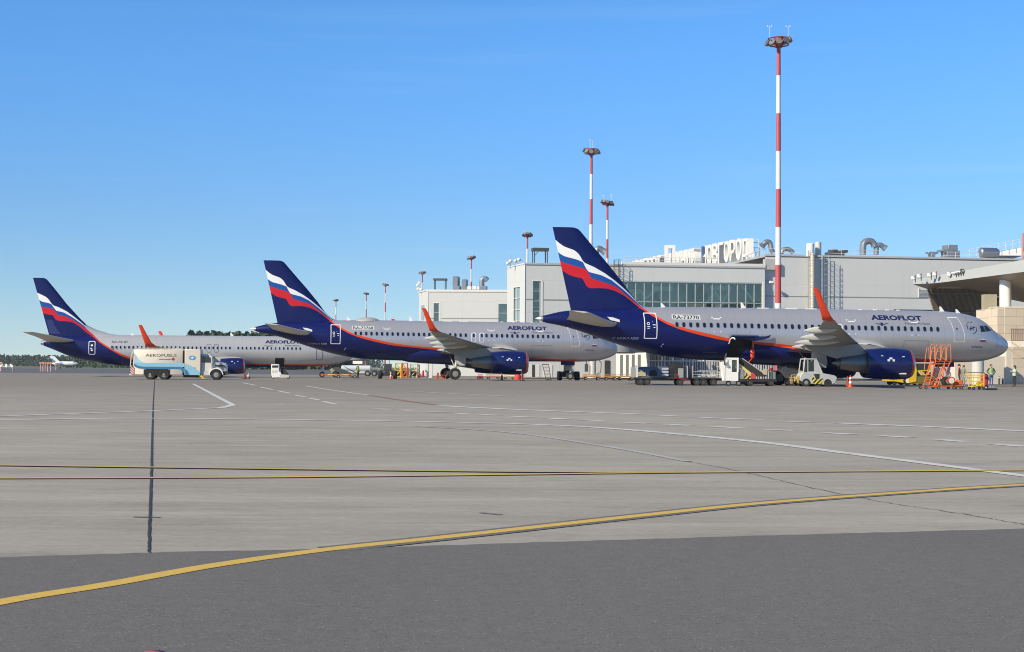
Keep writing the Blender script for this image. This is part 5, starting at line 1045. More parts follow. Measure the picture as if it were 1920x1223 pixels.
# fuel truck
def fuel_truck():
    p=at(246,700,138.5); t=veh('fuel_truck','cream and blue bonneted fuel truck standing before the farthest airliner','truck',(p.x,138.5),rad(6))
    fx=lambda X:(230+X/7.68-246)/21.1; fz=lambda Y:(712-(630+Y/7.68))/21.1
    W=1.22
    b=MB(); n=10; rings=[]
    for x in (.40,.46,4.50,4.56):
        k=.97 if x in (.40,4.56) else 1
        rings.append([(x,-W*k,.45),(x,-W*k,1.15),(x,-W*k,1.8),(x,-W*k*.97,2.32),(x,-W*k*.88,2.60),(x,-W*k*.7,2.67),(x,W*k*.7,2.67),(x,W*k*.88,2.60),(x,W*k*.97,2.32),(x,W*k,1.8),(x,W*k,1.15),(x,W*k,.45)])
    b.loft(rings); tank=b.build('tank',[CREAM],t,angle=50)
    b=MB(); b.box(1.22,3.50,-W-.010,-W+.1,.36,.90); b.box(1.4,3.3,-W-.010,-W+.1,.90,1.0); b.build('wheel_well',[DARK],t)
    b=MB(); b.box(4.74,6.12,-W-.02,W,.42,2.68); b.build('pump_cabinet',[CREAM],t,bevel=.05)
    b=MB(); b.box(4.56,4.74,-W*.8,W*.8,.5,2.55); b.build('gap_panel',[CHAS],t)
    y=-W-.02
    def pol(P,m,nm,yy=y-.008,th=.006): MB().prism([(fx(a),fz(c)) for a,c in P],yy,yy+th).build(nm,[m],t)
    tankw=lambda z: W*(1 if z<1.2 else .99)
    pol([(188,262),(215,300),(250,345),(300,378),(345,393),(345,396),(190,396)],mat('pale_blue_paint',(.36,.58,.70),.4),'wave_stripe',-W-.012)
    pol([(188,394),(888,394),(888,452),(860,446),(780,446),(330,447),(260,440),(215,425),(188,405)],LBLUE,'wave_stripe',-W-.014)
    pol([(188,405),(215,425),(260,440),(330,447),(780,446),(840,450),(888,470),(888,545),(870,520),(830,480),(790,478),(330,478),(250,472),(205,452),(188,437)],DBLUE,'wave_stripe',-W-.016)
    pol([(897,396),(930,410),(980,430),(1040,470),(1104,520),(1104,562),(897,562)],LBLUE,'wave_stripe',-W-.034)
    pol([(897,470),(930,500),(955,540),(962,562),(897,562)],DBLUE,'wave_stripe',-W-.038)
    def txt(s,x,z,size,xs,m,nm,yy=-W-.022,bold=0):
        me=text_mesh(s,size,xs,bold,.004); me.transform(Matrix.Rotation(rad(90),4,'X')); me.materials.append(m); o=bpy.data.objects.new(nm,me); COL.objects.link(o); o.parent=t; o.location=(x,yy,z); return o
    # upper lettering leans with the tank side
    o=txt('AEROFUELS',fx(345),fz(305),.36,1.42,mat('brown_lettering',(.10,.085,.075),.5),'lettering',-W*.995); o.rotation_euler=(-.06,0,0)
    b=MB(); 
    for k in range(11): b.box(fx(530)+k*.10,fx(530)+k*.10+.07,-W-.012,-W-.002,fz(346),fz(336))
    b.build('small_lettering',[mat('brown_lettering',(.10,.085,.075),.5)],t)
    MB().prism([(fx(705),fz(338)),(fx(730),fz(312)),(fx(755),fz(338)),(fx(730),fz(364))],-W-.014,-W+.02).build('hazard_diamond',[REDV],t)
    b=MB(); c=(fx(998),fz(318)); b.prism([(c[0]+.31*math.cos(k*math.pi/10),c[1]+.20*math.sin(k*math.pi/10)) for k in range(20)],y-.012,y); em=b.build('oval_emblem',[mat('emblem_blue',(.07,.30,.58),.4)],t)
    b=MB(); b.prism([(c[0]-.2,c[1]+.02),(c[0]-.02,c[1]+.06),(c[0],c[1]+.15),(c[0]+.03,c[1]+.06),(c[0]+.2,c[1]+.02),(c[0]+.05,c[1]-.02),(c[0]+.1,c[1]-.12),(c[0],c[1]-.06),(c[0]-.1,c[1]-.12),(c[0]-.05,c[1]-.02)],y-.018,y-.012); b.build('bird_mark',[SKYW],em)
    b=MB(); b.box(fx(1005),fx(1045),y-.01,y,fz(468),fz(455)); b.build('data_plate',[DBLUE],t)
    b=MB()
    for k in range(6): x=.6+k*.65; b.tube((x,-.75,2.68),(x+.5,-.9,2.60),.025,5)
    b.path([(.45,-.8,2.75),(4.5,-.8,2.75)],.03,5); b.build('roof_rail',[CREAM],t)
    b=MB(); b.path([(.38,-.95,.7),(.05,-.95,1.2),(.12,-.95,2.1),(.38,-.95,2.66)],.04,6); b.path([(.38,.95,.7),(.05,.95,1.2),(.12,.95,2.1),(.38,.95,2.66)],.04,6)
    for k in range(6): z=.9+k*.3; b.tube((.12,-.95,z),(.12,-.4,z),.025,5)
    b.box(-.02,.40,-1.15,1.15,.38,.50); b.build('rear_ladder',[CREAM],t)
    MB().box(.10,.42,-W-.03,-W+.06,.52,1.05).build('rear_marker',[HAZR],t)
    # cab with bonnet
    b=MB(); b.loft([[(6.16,s_*.98,.75),(6.16,s_*.98,1.55),(6.18,s_*.90,2.18),(6.25,s_*.78,2.26),(6.85,s_*.76,2.26),(6.98,s_*.84,2.14),(7.12,s_*.95,1.55),(7.12,s_*.98,.75)] for s_ in (-1,-.5,.5,1)]); cab=b.build('cab',[mat('cab_white',(.58,.56,.52),.42,coat=.2)],t,angle=40)
    CB=MATS['cab_white']
    b=MB(); b.prism([(6.60,1.55),(6.62,2.06),(6.84,2.06),(6.98,1.55)],-.985,-.90); b.prism([(6.22,1.52),(6.24,2.06),(6.52,2.06),(6.52,1.52)],-.985,-.90); b.add([(7.125,-.82,1.58),(7.125,.82,1.58),(7.0,.74,2.10),(7.0,-.74,2.10)],[(0,1,2,3)]); b.build('window',[VGLASS],cab)
    b=MB(); b.prism([(6.45,.78),(6.45,1.5),(7.05,1.5),(7.05,1.0),(6.95,.78)],-1.0,-.975); b.build('door',[CB],cab)
    b=MB(); b.loft([[(x,s_*w_,z0),(x,s_*w_,z1*.97),(x,s_*w_*.8,z1),(x,s_*w_*.3,z1+.03)]+[(x,s_*-w_*.3,z1+.03),(x,s_*-w_*.8,z1),(x,s_*-w_,z1*.97),(x,s_*-w_,z0)] for s_ in (-1,) for x,w_,z0,z1 in ((7.08,.80,.8,1.60),(7.8,.72,.8,1.52),(8.25,.66,.75,1.42),(8.34,.62,.75,1.30))]); b.build('bonnet',[mat('bonnet_grey',(.50,.49,.46),.42)],t,angle=40)
    MB().box(7.35,8.15,-.80,-.62,1.18,1.30).build('bonnet_vent',[BLACK],t)
    b=MB(); arc=[(7.45+.62*math.cos(rad(a)),.50+.56*math.sin(rad(a))) for a in range(-5,186,15)]; arc2=[(7.45+.54*math.cos(rad(a)),.47+.50*math.sin(rad(a))) for a in range(185,-6,-15)]
    b.prism(arc+arc2,-1.16,-.72); b.prism(arc+arc2,.72,1.16); b.build('mudguard',[WHITE],t)
    b=MB(); b.box(8.22,8.45,-1.1,1.1,.48,.68); b.build('bumper',[CHAS],t); b=MB(); b.box(.5,8.2,-.45,.45,.42,.70); b.box(4.6,6.1,-.9,.9,.20,.42); b.build('chassis',[CHAS],t)
    b=MB(); b.box(6.15,6.9,-1.05,-.8,.42,.75); b.build('step',[LGREY],t); b=MB(); b.box(6.05,6.12,-1.0,1.0,.6,2.15); b.build('cab_back',[mat('grey_panel',(.20,.21,.22),.5)],t)
    b=MB(); b.path([(6.98,-.95,2.05),(7.08,-1.22,2.05),(7.08,-1.22,1.6)],.02,4); b.box(7.05,7.1,-1.3,-1.14,1.55,1.98); b.build('mirror',[WHITE],t)
    b=MB(); b.prism([(5.9,.40),(6.35,.08),(6.5,.08),(6.2,.42)],-1.2,-1.0); b.build('hose_tray',[YLW],t)
    wheels(t,[(1.77,-1.06),(2.95,-1.06),(1.77,1.06),(2.95,1.06)],.455,.40); wheels(t,[(7.45,-.98),(7.45,.98)],.45,.30)
fuel_truck()
# baggage tug
def tug():
    p=at(1495,720,117.3); t=veh('baggage_tractor','pale grey baggage tractor with slanted cab and yellow-black striped sill','tractor',(p.x,117.3),rad(6))
    S=25.1; fx=lambda X:(1340+X/7.385-1495)/S; fz=lambda Y:(725-(640+Y/7.385))/S
    P=[(1150,500),(1165,470),(1195,432),(1470,440),(1500,448),(1630,470),(1668,492),(1672,520),(1640,580),(1600,598),(1460,600),(1455,590),(1300,590),(1290,575),(1180,560),(1150,540)]
    b=MB(); b.prism([(fx(a),fz(c)) for a,c in P],-.62,.62); b.build('body',[TUGG],t,bevel=.03)
    def ring(inset): return None
    # cab: frame of posts with glass between
    b=MB(); A,B_,C_,D=(fx(1222),fz(252)),(fx(1385),fz(252)),(fx(1466),fz(440)),(fx(1200),fz(432))
    for s_ in (-.55,.55):
        for a,c in ((A,D),(B_,C_)): MB().tube((a[0],s_,a[1]),(c[0],s_*1.08,c[1]),.045,6).build('cab_post',[TUGG],t)
        a=(fx(1262),fz(258)); c=(fx(1262),fz(436)); MB().box(a[0]-.03,a[0]+.03,s_-.03,s_+.03,c[1],a[1]).build('cab_post',[TUGG],t)
    b=MB(); b.box(A[0]-.02,B_[0]+.02,-.60,.60,A[1]-.03,A[1]+.06); b.build('cab_roof',[TUGG],t,bevel=.02)
    b=MB(); b.prism([(fx(1270),fz(275)),(fx(1342),fz(275)),(fx(1342),fz(420)),(fx(1270),fz(420))],-.575,-.565); b.prism([(fx(1228),fz(268)),(fx(1254),fz(268)),(fx(1250),fz(425)),(fx(1210),fz(425))],-.575,-.565); b.prism([(fx(1270),fz(275)),(fx(1342),fz(275)),(fx(1342),fz(420)),(fx(1270),fz(420))],.565,.575)
    b.add([(B_[0],-.5,B_[1]),(B_[0],.5,B_[1]),(C_[0],.55,C_[1]),(C_[0],-.55,C_[1])],[(0,1,2,3)]); b.build('window',[VGLASS],t)
    b=MB(); b.prism([(fx(1348),fz(258)),(fx(1385),fz(258)),(fx(1462),fz(438)),(fx(1348),fz(438))],-.59,-.57); b.prism([(fx(1270),fz(420)),(fx(1348),fz(420)),(fx(1348),fz(440)),(fx(1270),fz(440))],-.59,-.57); b.build('door_panel',[TUGG],t)
    MB().prism([(fx(1340),fz(455)),(fx(1425),fz(452)),(fx(1420),fz(520)),(fx(1375),fz(526))],-.632,-.615).build('step_recess',[CHAS],t)
    b=MB(); b.prism([(fx(1300),fz(492)),(fx(1330),fz(490)),(fx(1375),fz(530)),(fx(1425),fz(526)),(fx(1470),fz(512)),(fx(1480),fz(520)),(fx(1450),fz(592)),(fx(1345),fz(594))],-.634,-.612); b.build('hazard_sill',[HAZ],t)
    b=MB(); b.path([(fx(1590),-.55,fz(500)),(fx(1650),-.6,fz(585)),(fx(1640),.6,fz(585)),(fx(1590),.55,fz(500))],.03,6); b.build('front_guard',[LGREY],t)
    b=MB(); b.lathe((fx(1255),0,fz(250)),[(0,.06),(.12,.05),(.14,.01)],8,'z'); b.build('beacon',[ORNG],t)
    b=MB(); b.box(fx(1045),fx(1160),-.15,.15,fz(552),fz(528)); b.path([(fx(1040),-.3,fz(540)),(fx(1045),-.3,fz(470)),(fx(1120),-.3,fz(470)),(fx(1130),-.3,fz(580))],.035,6); b.path([(fx(1090),-.3,fz(560)),(fx(1090),-.3,fz(490))],.05,6); b.prism([(fx(1118),fz(500)),(fx(1160),fz(480)),(fx(1165),fz(495)),(fx(1135),fz(520)),(fx(1145),fz(590)),(fx(1125),fz(570))],-.5,-.4); b.build('tow_hitch',[mat('worn_yellow_steel',(.42,.28,.06),.6,var=.4,scale=8)],t)
    wheels(t,[(fx(1235),-.56),(fx(1235),.56)],.30,.24); wheels(t,[(fx(1540),-.56),(fx(1540),.56)],.285,.22,hub=CHAS)
tug()
def gpu():
    p=at(1460,720,121.5); t=veh('ground_power_unit','low beige sloping equipment cover with yellow end, between belt loader and tractor','ground unit',(p.x,121.5),rad(6)); S=24.3
    fx=lambda X:(1340+X/7.385-1460)/S; fz=lambda Y:(724-(640+Y/7.385))/S
    MB().prism([(fx(890),fz(400)),(fx(930),fz(352)),(fx(968),fz(352)),(fx(985),fz(372)),(fx(1150),fz(405)),(fx(1190),fz(430)),(fx(1190),fz(520)),(fx(1010),fz(520)),(fx(960),fz(460))],-.5,.6).build('cover',[mat('beige_canvas',(.50,.42,.33),.8,var=.1)],t,bevel=.04)
    MB().prism([(fx(1140),fz(402)),(fx(1192),fz(430)),(fx(1150),fz(462))],-.53,-.49).build('yellow_corner',[YLW],t)
    b=MB(); b.box(fx(1000),fx(1200),-.4,.5,fz(560),fz(520)); b.build('chassis',[CHAS],t); wheels(t,[(fx(1040),-.4),(fx(1170),-.4),(fx(1040),.5),(fx(1170),.5)],.26,.2)
gpu()
def belt_loader():
    p=at(1350,720,118.2); t=veh('belt_loader','white belt loader with boxy cab and dark yellow-edged belt under the open hold','belt loader',(p.x,118.2),rad(4)); S=24.96
    fx=lambda X:(1340+X/7.385-1350)/S; fz=lambda Y:(723.6-(640+Y/7.385))/S
    def pr(P,y0,y1,m,nm,bv=0): return MB().prism([(fx(a),fz(c)) for a,c in P],y0,y1).build(nm,[m],t,bevel=bv)
    # cab: walls with window openings left out
    b=MB()
    for P in ([(145,230),(205,230),(200,250),(150,270)],[(120,350),(205,360),(205,545),(110,545)],[(145,230),(160,260),(140,350),(120,350)],[(170,250),(205,250),(205,360),(175,355)],[(205,425),(305,425),(305,548),(205,548)],[(205,230),(310,230),(310,258),(205,258)],[(285,258),(310,258),(310,425),(285,425)],[(205,258),(216,258),(214,425),(205,425)],[(70,290),(112,285),(130,350),(125,545),(108,545),(85,400)]):
        b.prism([(fx(a),fz(c)) for a,c in P],-.62,-.56); b.prism([(fx(a),fz(c)) for a,c in P],.10,.16)
    b.box(fx(145),fx(310),-.60,.14,fz(236),fz(228)); b.box(fx(110),fx(305),-.60,.14,fz(545),fz(430)); cab=b.build('cab',[WHITE],t)
    b=MB(); b.box(fx(216),fx(285),-.60,-.59,fz(425),fz(258)); b.box(fx(150),fx(172),-.60,-.59,fz(350),fz(265)); b.box(fx(216),fx(285),.11,.12,fz(425),fz(258)); b.build('window',[CLEARG],cab)
    b=MB(); b.box(fx(225),fx(275),-.45,-.05,fz(430),fz(385)); b.box(fx(232),fx(270),-.2,-.08,fz(390),fz(330)); b.build('seat',[REDV],cab)
    b=MB(); b.path([(fx(150),-.66,fz(290)),(fx(108),-.8,fz(290))],.02,5); b.lathe((fx(108),-.8,fz(305)),[(-.03,.14),(.03,.14)],12,'x'); b.build('mirror',[BLACK],cab)
    b=MB(); b.tube((fx(118),-.3,fz(285)),(fx(150),-.3,fz(170)),.05,6); b.build('guide_post',[DGREY],t)
    pr([(310,232),(372,236),(716,470),(700,486),(560,486),(310,300)],-.30,.42,mat('belt_rubber',(.028,.026,.025),.8),'belt')
    pr([(308,296),(345,318),(560,486),(520,500),(470,470),(308,345)],-.40,-.30,mat('faded_yellow',(.62,.52,.20),.5),'belt_side')
    b=MB(); b.tube((fx(372),-.34,fz(236)),(fx(716),-.34,fz(470)),.03,6); b.build('belt_rail',[LGREY],t)
    b=MB(); b.box(fx(300),fx(845),-.55,.55,fz(556),fz(520)); b.box(fx(340),fx(800),-.35,.35,fz(590),fz(550)); b.build('chassis',[CHAS],t)
    pr([(385,520),(400,465),(470,462),(480,520)],-.58,-.54,HAZ,'hazard_panel'); pr([(480,520),(485,445),(510,430),(550,470),(556,518)],-.60,-.50,mat('red_white_check',(.45,.06,.08),.5,var=.6,scale=9),'hose_box')
    b=MB(); 
    for X in (600,716,775,835): b.tube((fx(X),-.5,fz(525)),(fx(X),-.5,fz(400 if X>700 else 470)),.022,5)
    b.tube((fx(716),-.5,fz(402)),(fx(835),-.5,fz(402)),.022,5); b.tube((fx(570),-.5,fz(480)),(fx(720),-.5,fz(480)),.022,5); b.build('handrail',[DGREY],t)
    b=MB(); b.box(fx(770),fx(830),-.45,-.1,fz(520),fz(420)); b.build('engine_box',[mat('green_grey',(.20,.24,.22),.6)],t); b=MB(); b.lathe((fx(770),-.4,fz(400)),[(0,.10),(.2,.12)],10,'z'); b.build('lamp',[REDV],t); b=MB(); b.lathe((fx(690),-.45,fz(420)),[(-.05,.24),(.05,.24)],14,'y'); b.build('hose_reel',[mat('tan_hose',(.45,.38,.28),.6)],t)
    b=MB(); b.box(fx(315),fx(375),-.5,.3,fz(520),fz(385)); b.build('hydraulic_unit',[mat('mid_grey',(.24,.24,.24),.6,var=.3,scale=8)],t)
    wheels(t,[(fx(475),-.5),(fx(765),-.5),(fx(475),.5),(fx(765),.5)],.24,.2,hub=DGREY); wheels(t,[(fx(172),-.45),(fx(312),-.5)],.20,.16)
belt_loader()
def cart(px0,px1,Y,label,cover):
    p=at(px0,720,Y); S=FPX/Y; L_=(px1-px0)/S; t=veh('baggage_cart',label,'baggage cart',(p.x,Y),rad(4),'baggage carts under the nearest airliner')
    b=MB(); b.box(0,L_,-.7,.7,.50,.60); b.tube((-.5,0,.38),(.1,0,.5),.04,6); b.build('bed',[CHAS],t)
    b=MB()
    for x in (.05,L_-.05): b.path([(x,-.65,.6),(x,-.65,1.45),(x,.65,1.45),(x,.65,.6)],.03,6); b.tube((x,-.65,1.0),(x,.65,1.0),.025,5)
    b.build('end_frame',[LGREY],t)
    r_=.26; wheels(t,[(.35,-.6),(.85,-.6),(L_-.6,-.6),(.35,.6),(.85,.6),(L_-.6,.6)],r_,.18,hub=DGREY)
    if cover:
        SLATE=mat('slate_blue_tarp',(.075,.095,.13),.45,var=.35,scale=2.2); b=MB(); b.loft([[(x,-.66*k,.62),(x,-.68*k,1.10*k2),(x,-.5*k,1.42*k2),(x,.5*k,1.42*k2),(x,.66*k,.62)] for x,k,k2 in ((.30,.8,.92),(.45,1,.98),(1.3,1.02,1.0),(2.3,1,1.0),(2.42,.95,.97))]); b.build('tarpaulin',[SLATE],t,angle=50)
        b=MB(); b.prism([(1.0,.72),(1.0,.95),(1.1,1.12),(1.3,1.18),(1.5,1.12),(1.6,.95),(1.6,.72)],-.70,-.66); b.build('side_opening',[DARK],t)
        b=MB(); 
        for z in (.72,.95,1.18): b.box(1.95,2.45,-.71,-.66,z,z+.15)
        b.build('white_panel',[mat('pale_panel',(.40,.42,.46),.5)],t)
        b=MB(); b.loft([[(x,-.6,.62),(x,-.62,z),(x,-.3,z+.28),(x,.4,z+.28),(x,.6,.62)] for x,z in ((2.5,1.2),(3.0,1.45),(3.6,1.42),(L_-.35,1.40),(L_-.3,1.2))]); b.build('black_cover',[mat('black_cover',(.02,.021,.024),.5,var=.4,scale=3)],t,angle=40)
        b=MB(); b.cbox((L_-.55,-.62,.95),(.40,.08,.70)); b.build('notice_board',[mat('pale_mesh',(.30,.30,.30),.6,var=.3,scale=12)],t); b=MB(); b.box(-.35,.02,-.6,-.2,.6,1.35); b.build('front_board',[mat('pale_mesh',(.45,.45,.44),.6)],t)
        b=MB(); b.cbox((.45,-.68,.85),(.55,.08,.32)); b.build('yellow_net',[mat('yellow_net',(.42,.38,.20),.8,var=.5,scale=20)],t); b=MB(); b.path([(L_-1.0,-.75,.55),(L_-1.0,-.75,.85),(L_-.85,-.75,.85),(L_-.85,-.75,.55)],.025,5,closed=True); b.path([(L_-.8,-.7,.6),(L_-.5,-.7,.5),(L_-.2,-.7,.42),(L_+.1,-.7,.4)],.04,5); b.build('red_drawbar',[REDV],t)
    else:
        b=MB()
        for k in range(7): b.tube((.35+k*(L_-.4)/7,.66,.6),(.35+k*(L_-.4)/7,.66,1.15),.02,4)
        for z in (.75,.95,1.15): b.tube((.1,.66,z),(L_-.1,.66,z),.02,4); b.tube((.1,-.66,z-.1),(L_-.1,-.66,z-.1),.02,4)
        b.build('side_rail',[LGREY],t); b=MB()
        rg=random.Random(3)
        for k in range(4): x=.55+k*.38; b.cbox((x,rg.uniform(-.2,.2),.72),(.34,.6,rg.uniform(.16,.24)))
        b.build('luggage_tray',[mat('pale_case',(.48,.48,.47),.5,var=.2,scale=5)],t,bevel=.03); b=MB(); b.box(-.05,.25,-.6,.4,.6,1.5); b.build('canvas_roll',[mat('black_cover',(.02,.021,.024),.5)],t,bevel=.06)
cart(1190,1288,118.6,'long baggage cart piled with slate and black tarpaulins, left of the open cart',True)
cart(1295,1350,118.9,'open baggage cart with side rails just left of the belt loader',False)
# orange maintenance stand
def stand():
    p=at(1730,725,106.5); t=veh('maintenance_stand','orange wheeled maintenance stand with stairs and railed platform below the nose','stand',(p.x,106.5),rad(4)); S=27.7
    fx=lambda X:(1640+X/6.857-1730)/S; fz=lambda Y:(731.2-(640+Y/6.857))/S
    Q=lambda X,Y,y: (fx(X),y,fz(Y))
    b=MB()
    for y in (-.55,.55):
        b.path([Q(640,590,y),Q(1110,580,y)],.036,6); b.path([Q(665,575,y),Q(755,265,y)],.034,6); b.path([Q(745,575,y),Q(840,330,y)],.030,6); b.path([Q(780,580,y),Q(850,360,y),Q(870,265,y)],.030,6); b.path([Q(880,400,y),Q(940,520,y),Q(1000,580,y)],.030,6)
        b.path([Q(665,560,y),Q(850,420,y)],.024,5); b.path([Q(700,440,y),Q(830,560,y)],.024,5); b.path([Q(760,300,y),Q(930,300,y),Q(950,270,y)],.035,5); b.path([Q(870,300,y),Q(850,470,y)],.030,6); b.path([Q(930,300,y),Q(880,420,y)],.035,5)
    for X,Y in ((640,590),(1110,580),(870,590)): b.tube(Q(X,Y,-.55),Q(X,Y,.55),.034,6)
    b.build('frame',[ORNG],t)
    b=MB(); 
    for k in range(9): u=k/8; b.box(fx(675+75*u)-.05,fx(675+75*u)+.20,-.5,.5,fz(540-260*u),fz(540-260*u)+.035)
    b.build('stair_tread',[ORNG],t)
    MB().box(fx(755),fx(960),-.58,.58,fz(272),fz(260)).build('platform',[mat('orange_dark',(.32,.06,.018),.6)],t)
    for y in (-.55,.55):
        b=MB(); b.path([Q(670,420,y),Q(690,200,y),Q(710,95,y),Q(735,90,y),Q(740,240,y)],.022,6); b.path([Q(752,260,y),Q(757,80,y),Q(775,48,y),Q(812,48,y),Q(815,250,y)],.022,6); b.path([Q(757,145,y),Q(813,145,y)],.022,5); b.path([Q(826,210,y),Q(855,100,y),Q(872,88,y),Q(890,100,y),Q(892,255,y)],.022,6); b.path([Q(826,210,y),Q(885,255,y)],.028,5); b.path([Q(895,255,y),Q(900,90,y),Q(915,55,y),Q(950,50,y),Q(953,260,y)],.022,6); b.build('guard_rail',[mat('pale_orange',(.66,.20,.06),.5)],t)
    b=MB(); b.box(fx(765),fx(840),-.3,.2,fz(490),fz(350)); b.build('hydraulic_tank',[mat('worn_steel',(.38,.38,.36),.5,var=.5,scale=9)],t); b=MB(); b.wheel((fx(950),-.62,fz(512)),.27,.14,0,1,rim=.75); b.build('spare_wheel',[REDV,mat('cream_disc',(.62,.58,.48),.5)],t)
    b=MB(); b.cbox((fx(770),-.3,fz(575)),(.38,.4,.30)); b.build('winch',[ORNG],t,bevel=.04); b=MB(); b.lathe((fx(1050),-.2,fz(560)),[(-.3,.20),(.3,.20)],12,'x'); b.cbox((fx(1085),-.2,fz(535)),(.3,.5,.35)); b.build('drive_unit',[ORNG],t,bevel=.04)
    b=MB(); b.path([Q(1100,610,-.5),Q(1160,500,-.5)],.024,5); b.build('tow_handle',[CHAS],t)
    wheels(t,[(fx(x),y) for x in (625,790,990,1085) for y in (-.55,.55)],.115,.08,'caster',hub=STEEL)
stand()
def ycart():
    p=at(1811,726,104.5); t=veh('wheeled_trolley','small yellow wheeled trolley with tall rails beside the red extinguisher','trolley',(p.x,104.5),rad(4)); S=28.2
    fx=lambda X:(1640+X/6.857-1811)/S; fz=lambda Y:(732-(640+Y/6.857))/S; b=MB()
    for y in (-.4,.4):
        b.path([(fx(1180),y,fz(440)),(fx(1385),y,fz(440))],.028,6); b.path([(fx(1180),y,fz(470)),(fx(1385),y,fz(470))],.024,6); b.path([(fx(1240),y,fz(590)),(fx(1250),y,fz(410))],.028,6); b.path([(fx(1382),y,fz(600)),(fx(1382),y,fz(410))],.03,6); b.path([(fx(1225),y,fz(600)),(fx(1382),y,fz(545))],.028,6); b.path([(fx(1195),y,fz(520)),(fx(1382),y,fz(520))],.022,6); b.path([(fx(1290),y,fz(560)),(fx(1300),y,fz(440))],.022,5)
    for X,Y in ((1180,440),(1385,440),(1240,590),(1382,600)): b.tube((fx(X),-.4,fz(Y)),(fx(X),.4,fz(Y)),.025,5)
    b.cbox((fx(1350),0,fz(555)),(.22,.6,.26)); b.build('frame',[YLW],t); b=MB(); b.tube((fx(1165),-.4,fz(405)),(fx(1390),-.4,fz(410)),.022,5); b.build('handle_bar',[DGREY],t)
    wheels(t,[(fx(1245),-.4),(fx(1378),-.4),(fx(1245),.4),(fx(1378),.4)],.11,.07,'caster',hub=DGREY)
ycart()
p=at(1846.5,731,106); t=veh('fire_extinguisher','big red wheeled fire extinguisher beside the yellow trolley','extinguisher',(p.x,106),.1); b=MB(); b.lathe((0,0,.12),[(0,.16),(.05,.22),(.75,.23),(.9,.17),(.98,.05)],16,'z'); b.build('cylinder',[REDV],t); b=MB(); b.path([(-.1,-.1,1.05),(.12,-.2,1.0),(.22,-.2,.6)],.03,5); b.lathe((0,-.24,.80),[(-.01,.09),(.01,.09)],10,'y'); b.build('hose',[BLACK],t); wheels(t,[(-.05,-.24),(.05,.24)],.16,.07,hub=SKYW)
p=at(1857,730.5,105.4); t=veh('ground_mat','dark flat mat lying beside the fire extinguisher','mat',(p.x,105.4)); MB().box(-.25,.38,-.3,.3,0,.10).build('mat_slab',[CHAS],t,bevel=.02)
# yellow deck tractor behind the near engine
def ytractor():
    p=at(1660,720,131); t=veh('aircraft_tractor','bright yellow aircraft tractor with black chevrons parked behind the near engine','tractor',(p.x,131),rad(5)); S=22.5
    fx=lambda X:(1640+X/6.857-1660)/S; fz=lambda Y:(722.5-(640+Y/6.857))/S
    def pr(P,y0,y1,m,nm,bv=0): return MB().prism([(fx(a),fz(c)) for a,c in P],y0,y1).build(nm,[m],t,bevel=bv)
    pr([(130,500),(200,485),(350,465),(380,440),(500,430),(520,375),(690,370),(690,540),(400,550),(220,520),(135,520)],-.8,.8,YLW,'body',.03); pr([(430,440),(425,380),(440,280),(492,280),(505,375),(500,520),(395,540),(390,470)],-.9,-.8,YLW,'side_fender',.02)
    for y in (-.75,.75):
        for a,c in (((490,375),(488,285)),((690,375),(690,285)),((440,440),(440,285))): MB().tube((fx(a[0]),y,fz(a[1])),(fx(c[0]),y,fz(c[1])),.05,6).build('cab_post',[YLW],t)
    b=MB(); b.box(fx(436),fx(695),-.8,.8,fz(288),fz(280)); b.build('cab_roof',[YLW],t); b=MB(); b.box(fx(490),fx(690),-.74,-.72,fz(372),fz(288)); b.box(fx(690)-.02,fx(690),-.7,.7,fz(372),fz(288)); b.build('window',[VGLASS],t)
    b=MB(); y=-.905
    b.prism([(fx(x),fz(z)) for x,z in ((505,380),(690,380),(690,450),(505,450))],-.86,-.80); pan=b.build('chevron_panel',[BLACK],t); b=MB()
    for P in ([(510,385),(545,385),(600,440),(560,440)],[(625,440),(590,440),(540,385),(575,385)],[(610,440),(640,440),(690,390),(690,380),(665,380)]): b.prism([(fx(x),fz(z)) for x,z in P],-.875,-.86)
    b.build('chevron',[mat('chevron_yellow',(.60,.50,.22),.5)],pan); pr([(505,450),(690,450),(690,530),(520,530)],-.84,-.78,mat('olive_panel',(.15,.14,.05),.6),'lower_panel'); wheels(t,[(fx(385),-.75),(fx(385),.75)],.36,.28,hub=SKYW); wheels(t,[(fx(225),-.6),(fx(225),.6),(fx(560),-.7),(fx(560),.7)],.24,.2,hub=DGREY)
ytractor()
# cones
def cone(px,Y,label,h=.75,dark=False,band=True):
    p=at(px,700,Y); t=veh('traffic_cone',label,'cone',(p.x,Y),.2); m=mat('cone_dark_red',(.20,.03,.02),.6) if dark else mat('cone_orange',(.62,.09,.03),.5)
    b=MB(); b.lathe((0,0,.05),[(0,.15),(h-.05,.035)],14,'z'); c=b.build('cone_body',[m],t); MB().cbox((0,0,.025),(.42,.42,.05)).build('base',[m if not dark else BLACK],t,bevel=.01)
    if band:
        b=MB(); f=lambda z:.152-(.115)*z/(h-.05)
        for z0,z1 in ((.22,.36),(.48,.58)): b.lathe((0,0,.05),[(z0*h/.75,f(z0*h/.75)+.003),(z1*h/.75,f(z1*h/.75)+.003)],14,'z',0,False)
        b.build('reflective_band',[WHITE],t)
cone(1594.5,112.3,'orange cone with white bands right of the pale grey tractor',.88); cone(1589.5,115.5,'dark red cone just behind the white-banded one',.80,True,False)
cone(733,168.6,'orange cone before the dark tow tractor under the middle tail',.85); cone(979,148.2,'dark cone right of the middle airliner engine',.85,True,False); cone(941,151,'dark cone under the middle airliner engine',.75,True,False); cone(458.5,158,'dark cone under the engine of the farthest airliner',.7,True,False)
cone(466,160,'pale cone just right of the dark one by the farthest airliner engine',.6,True,True)
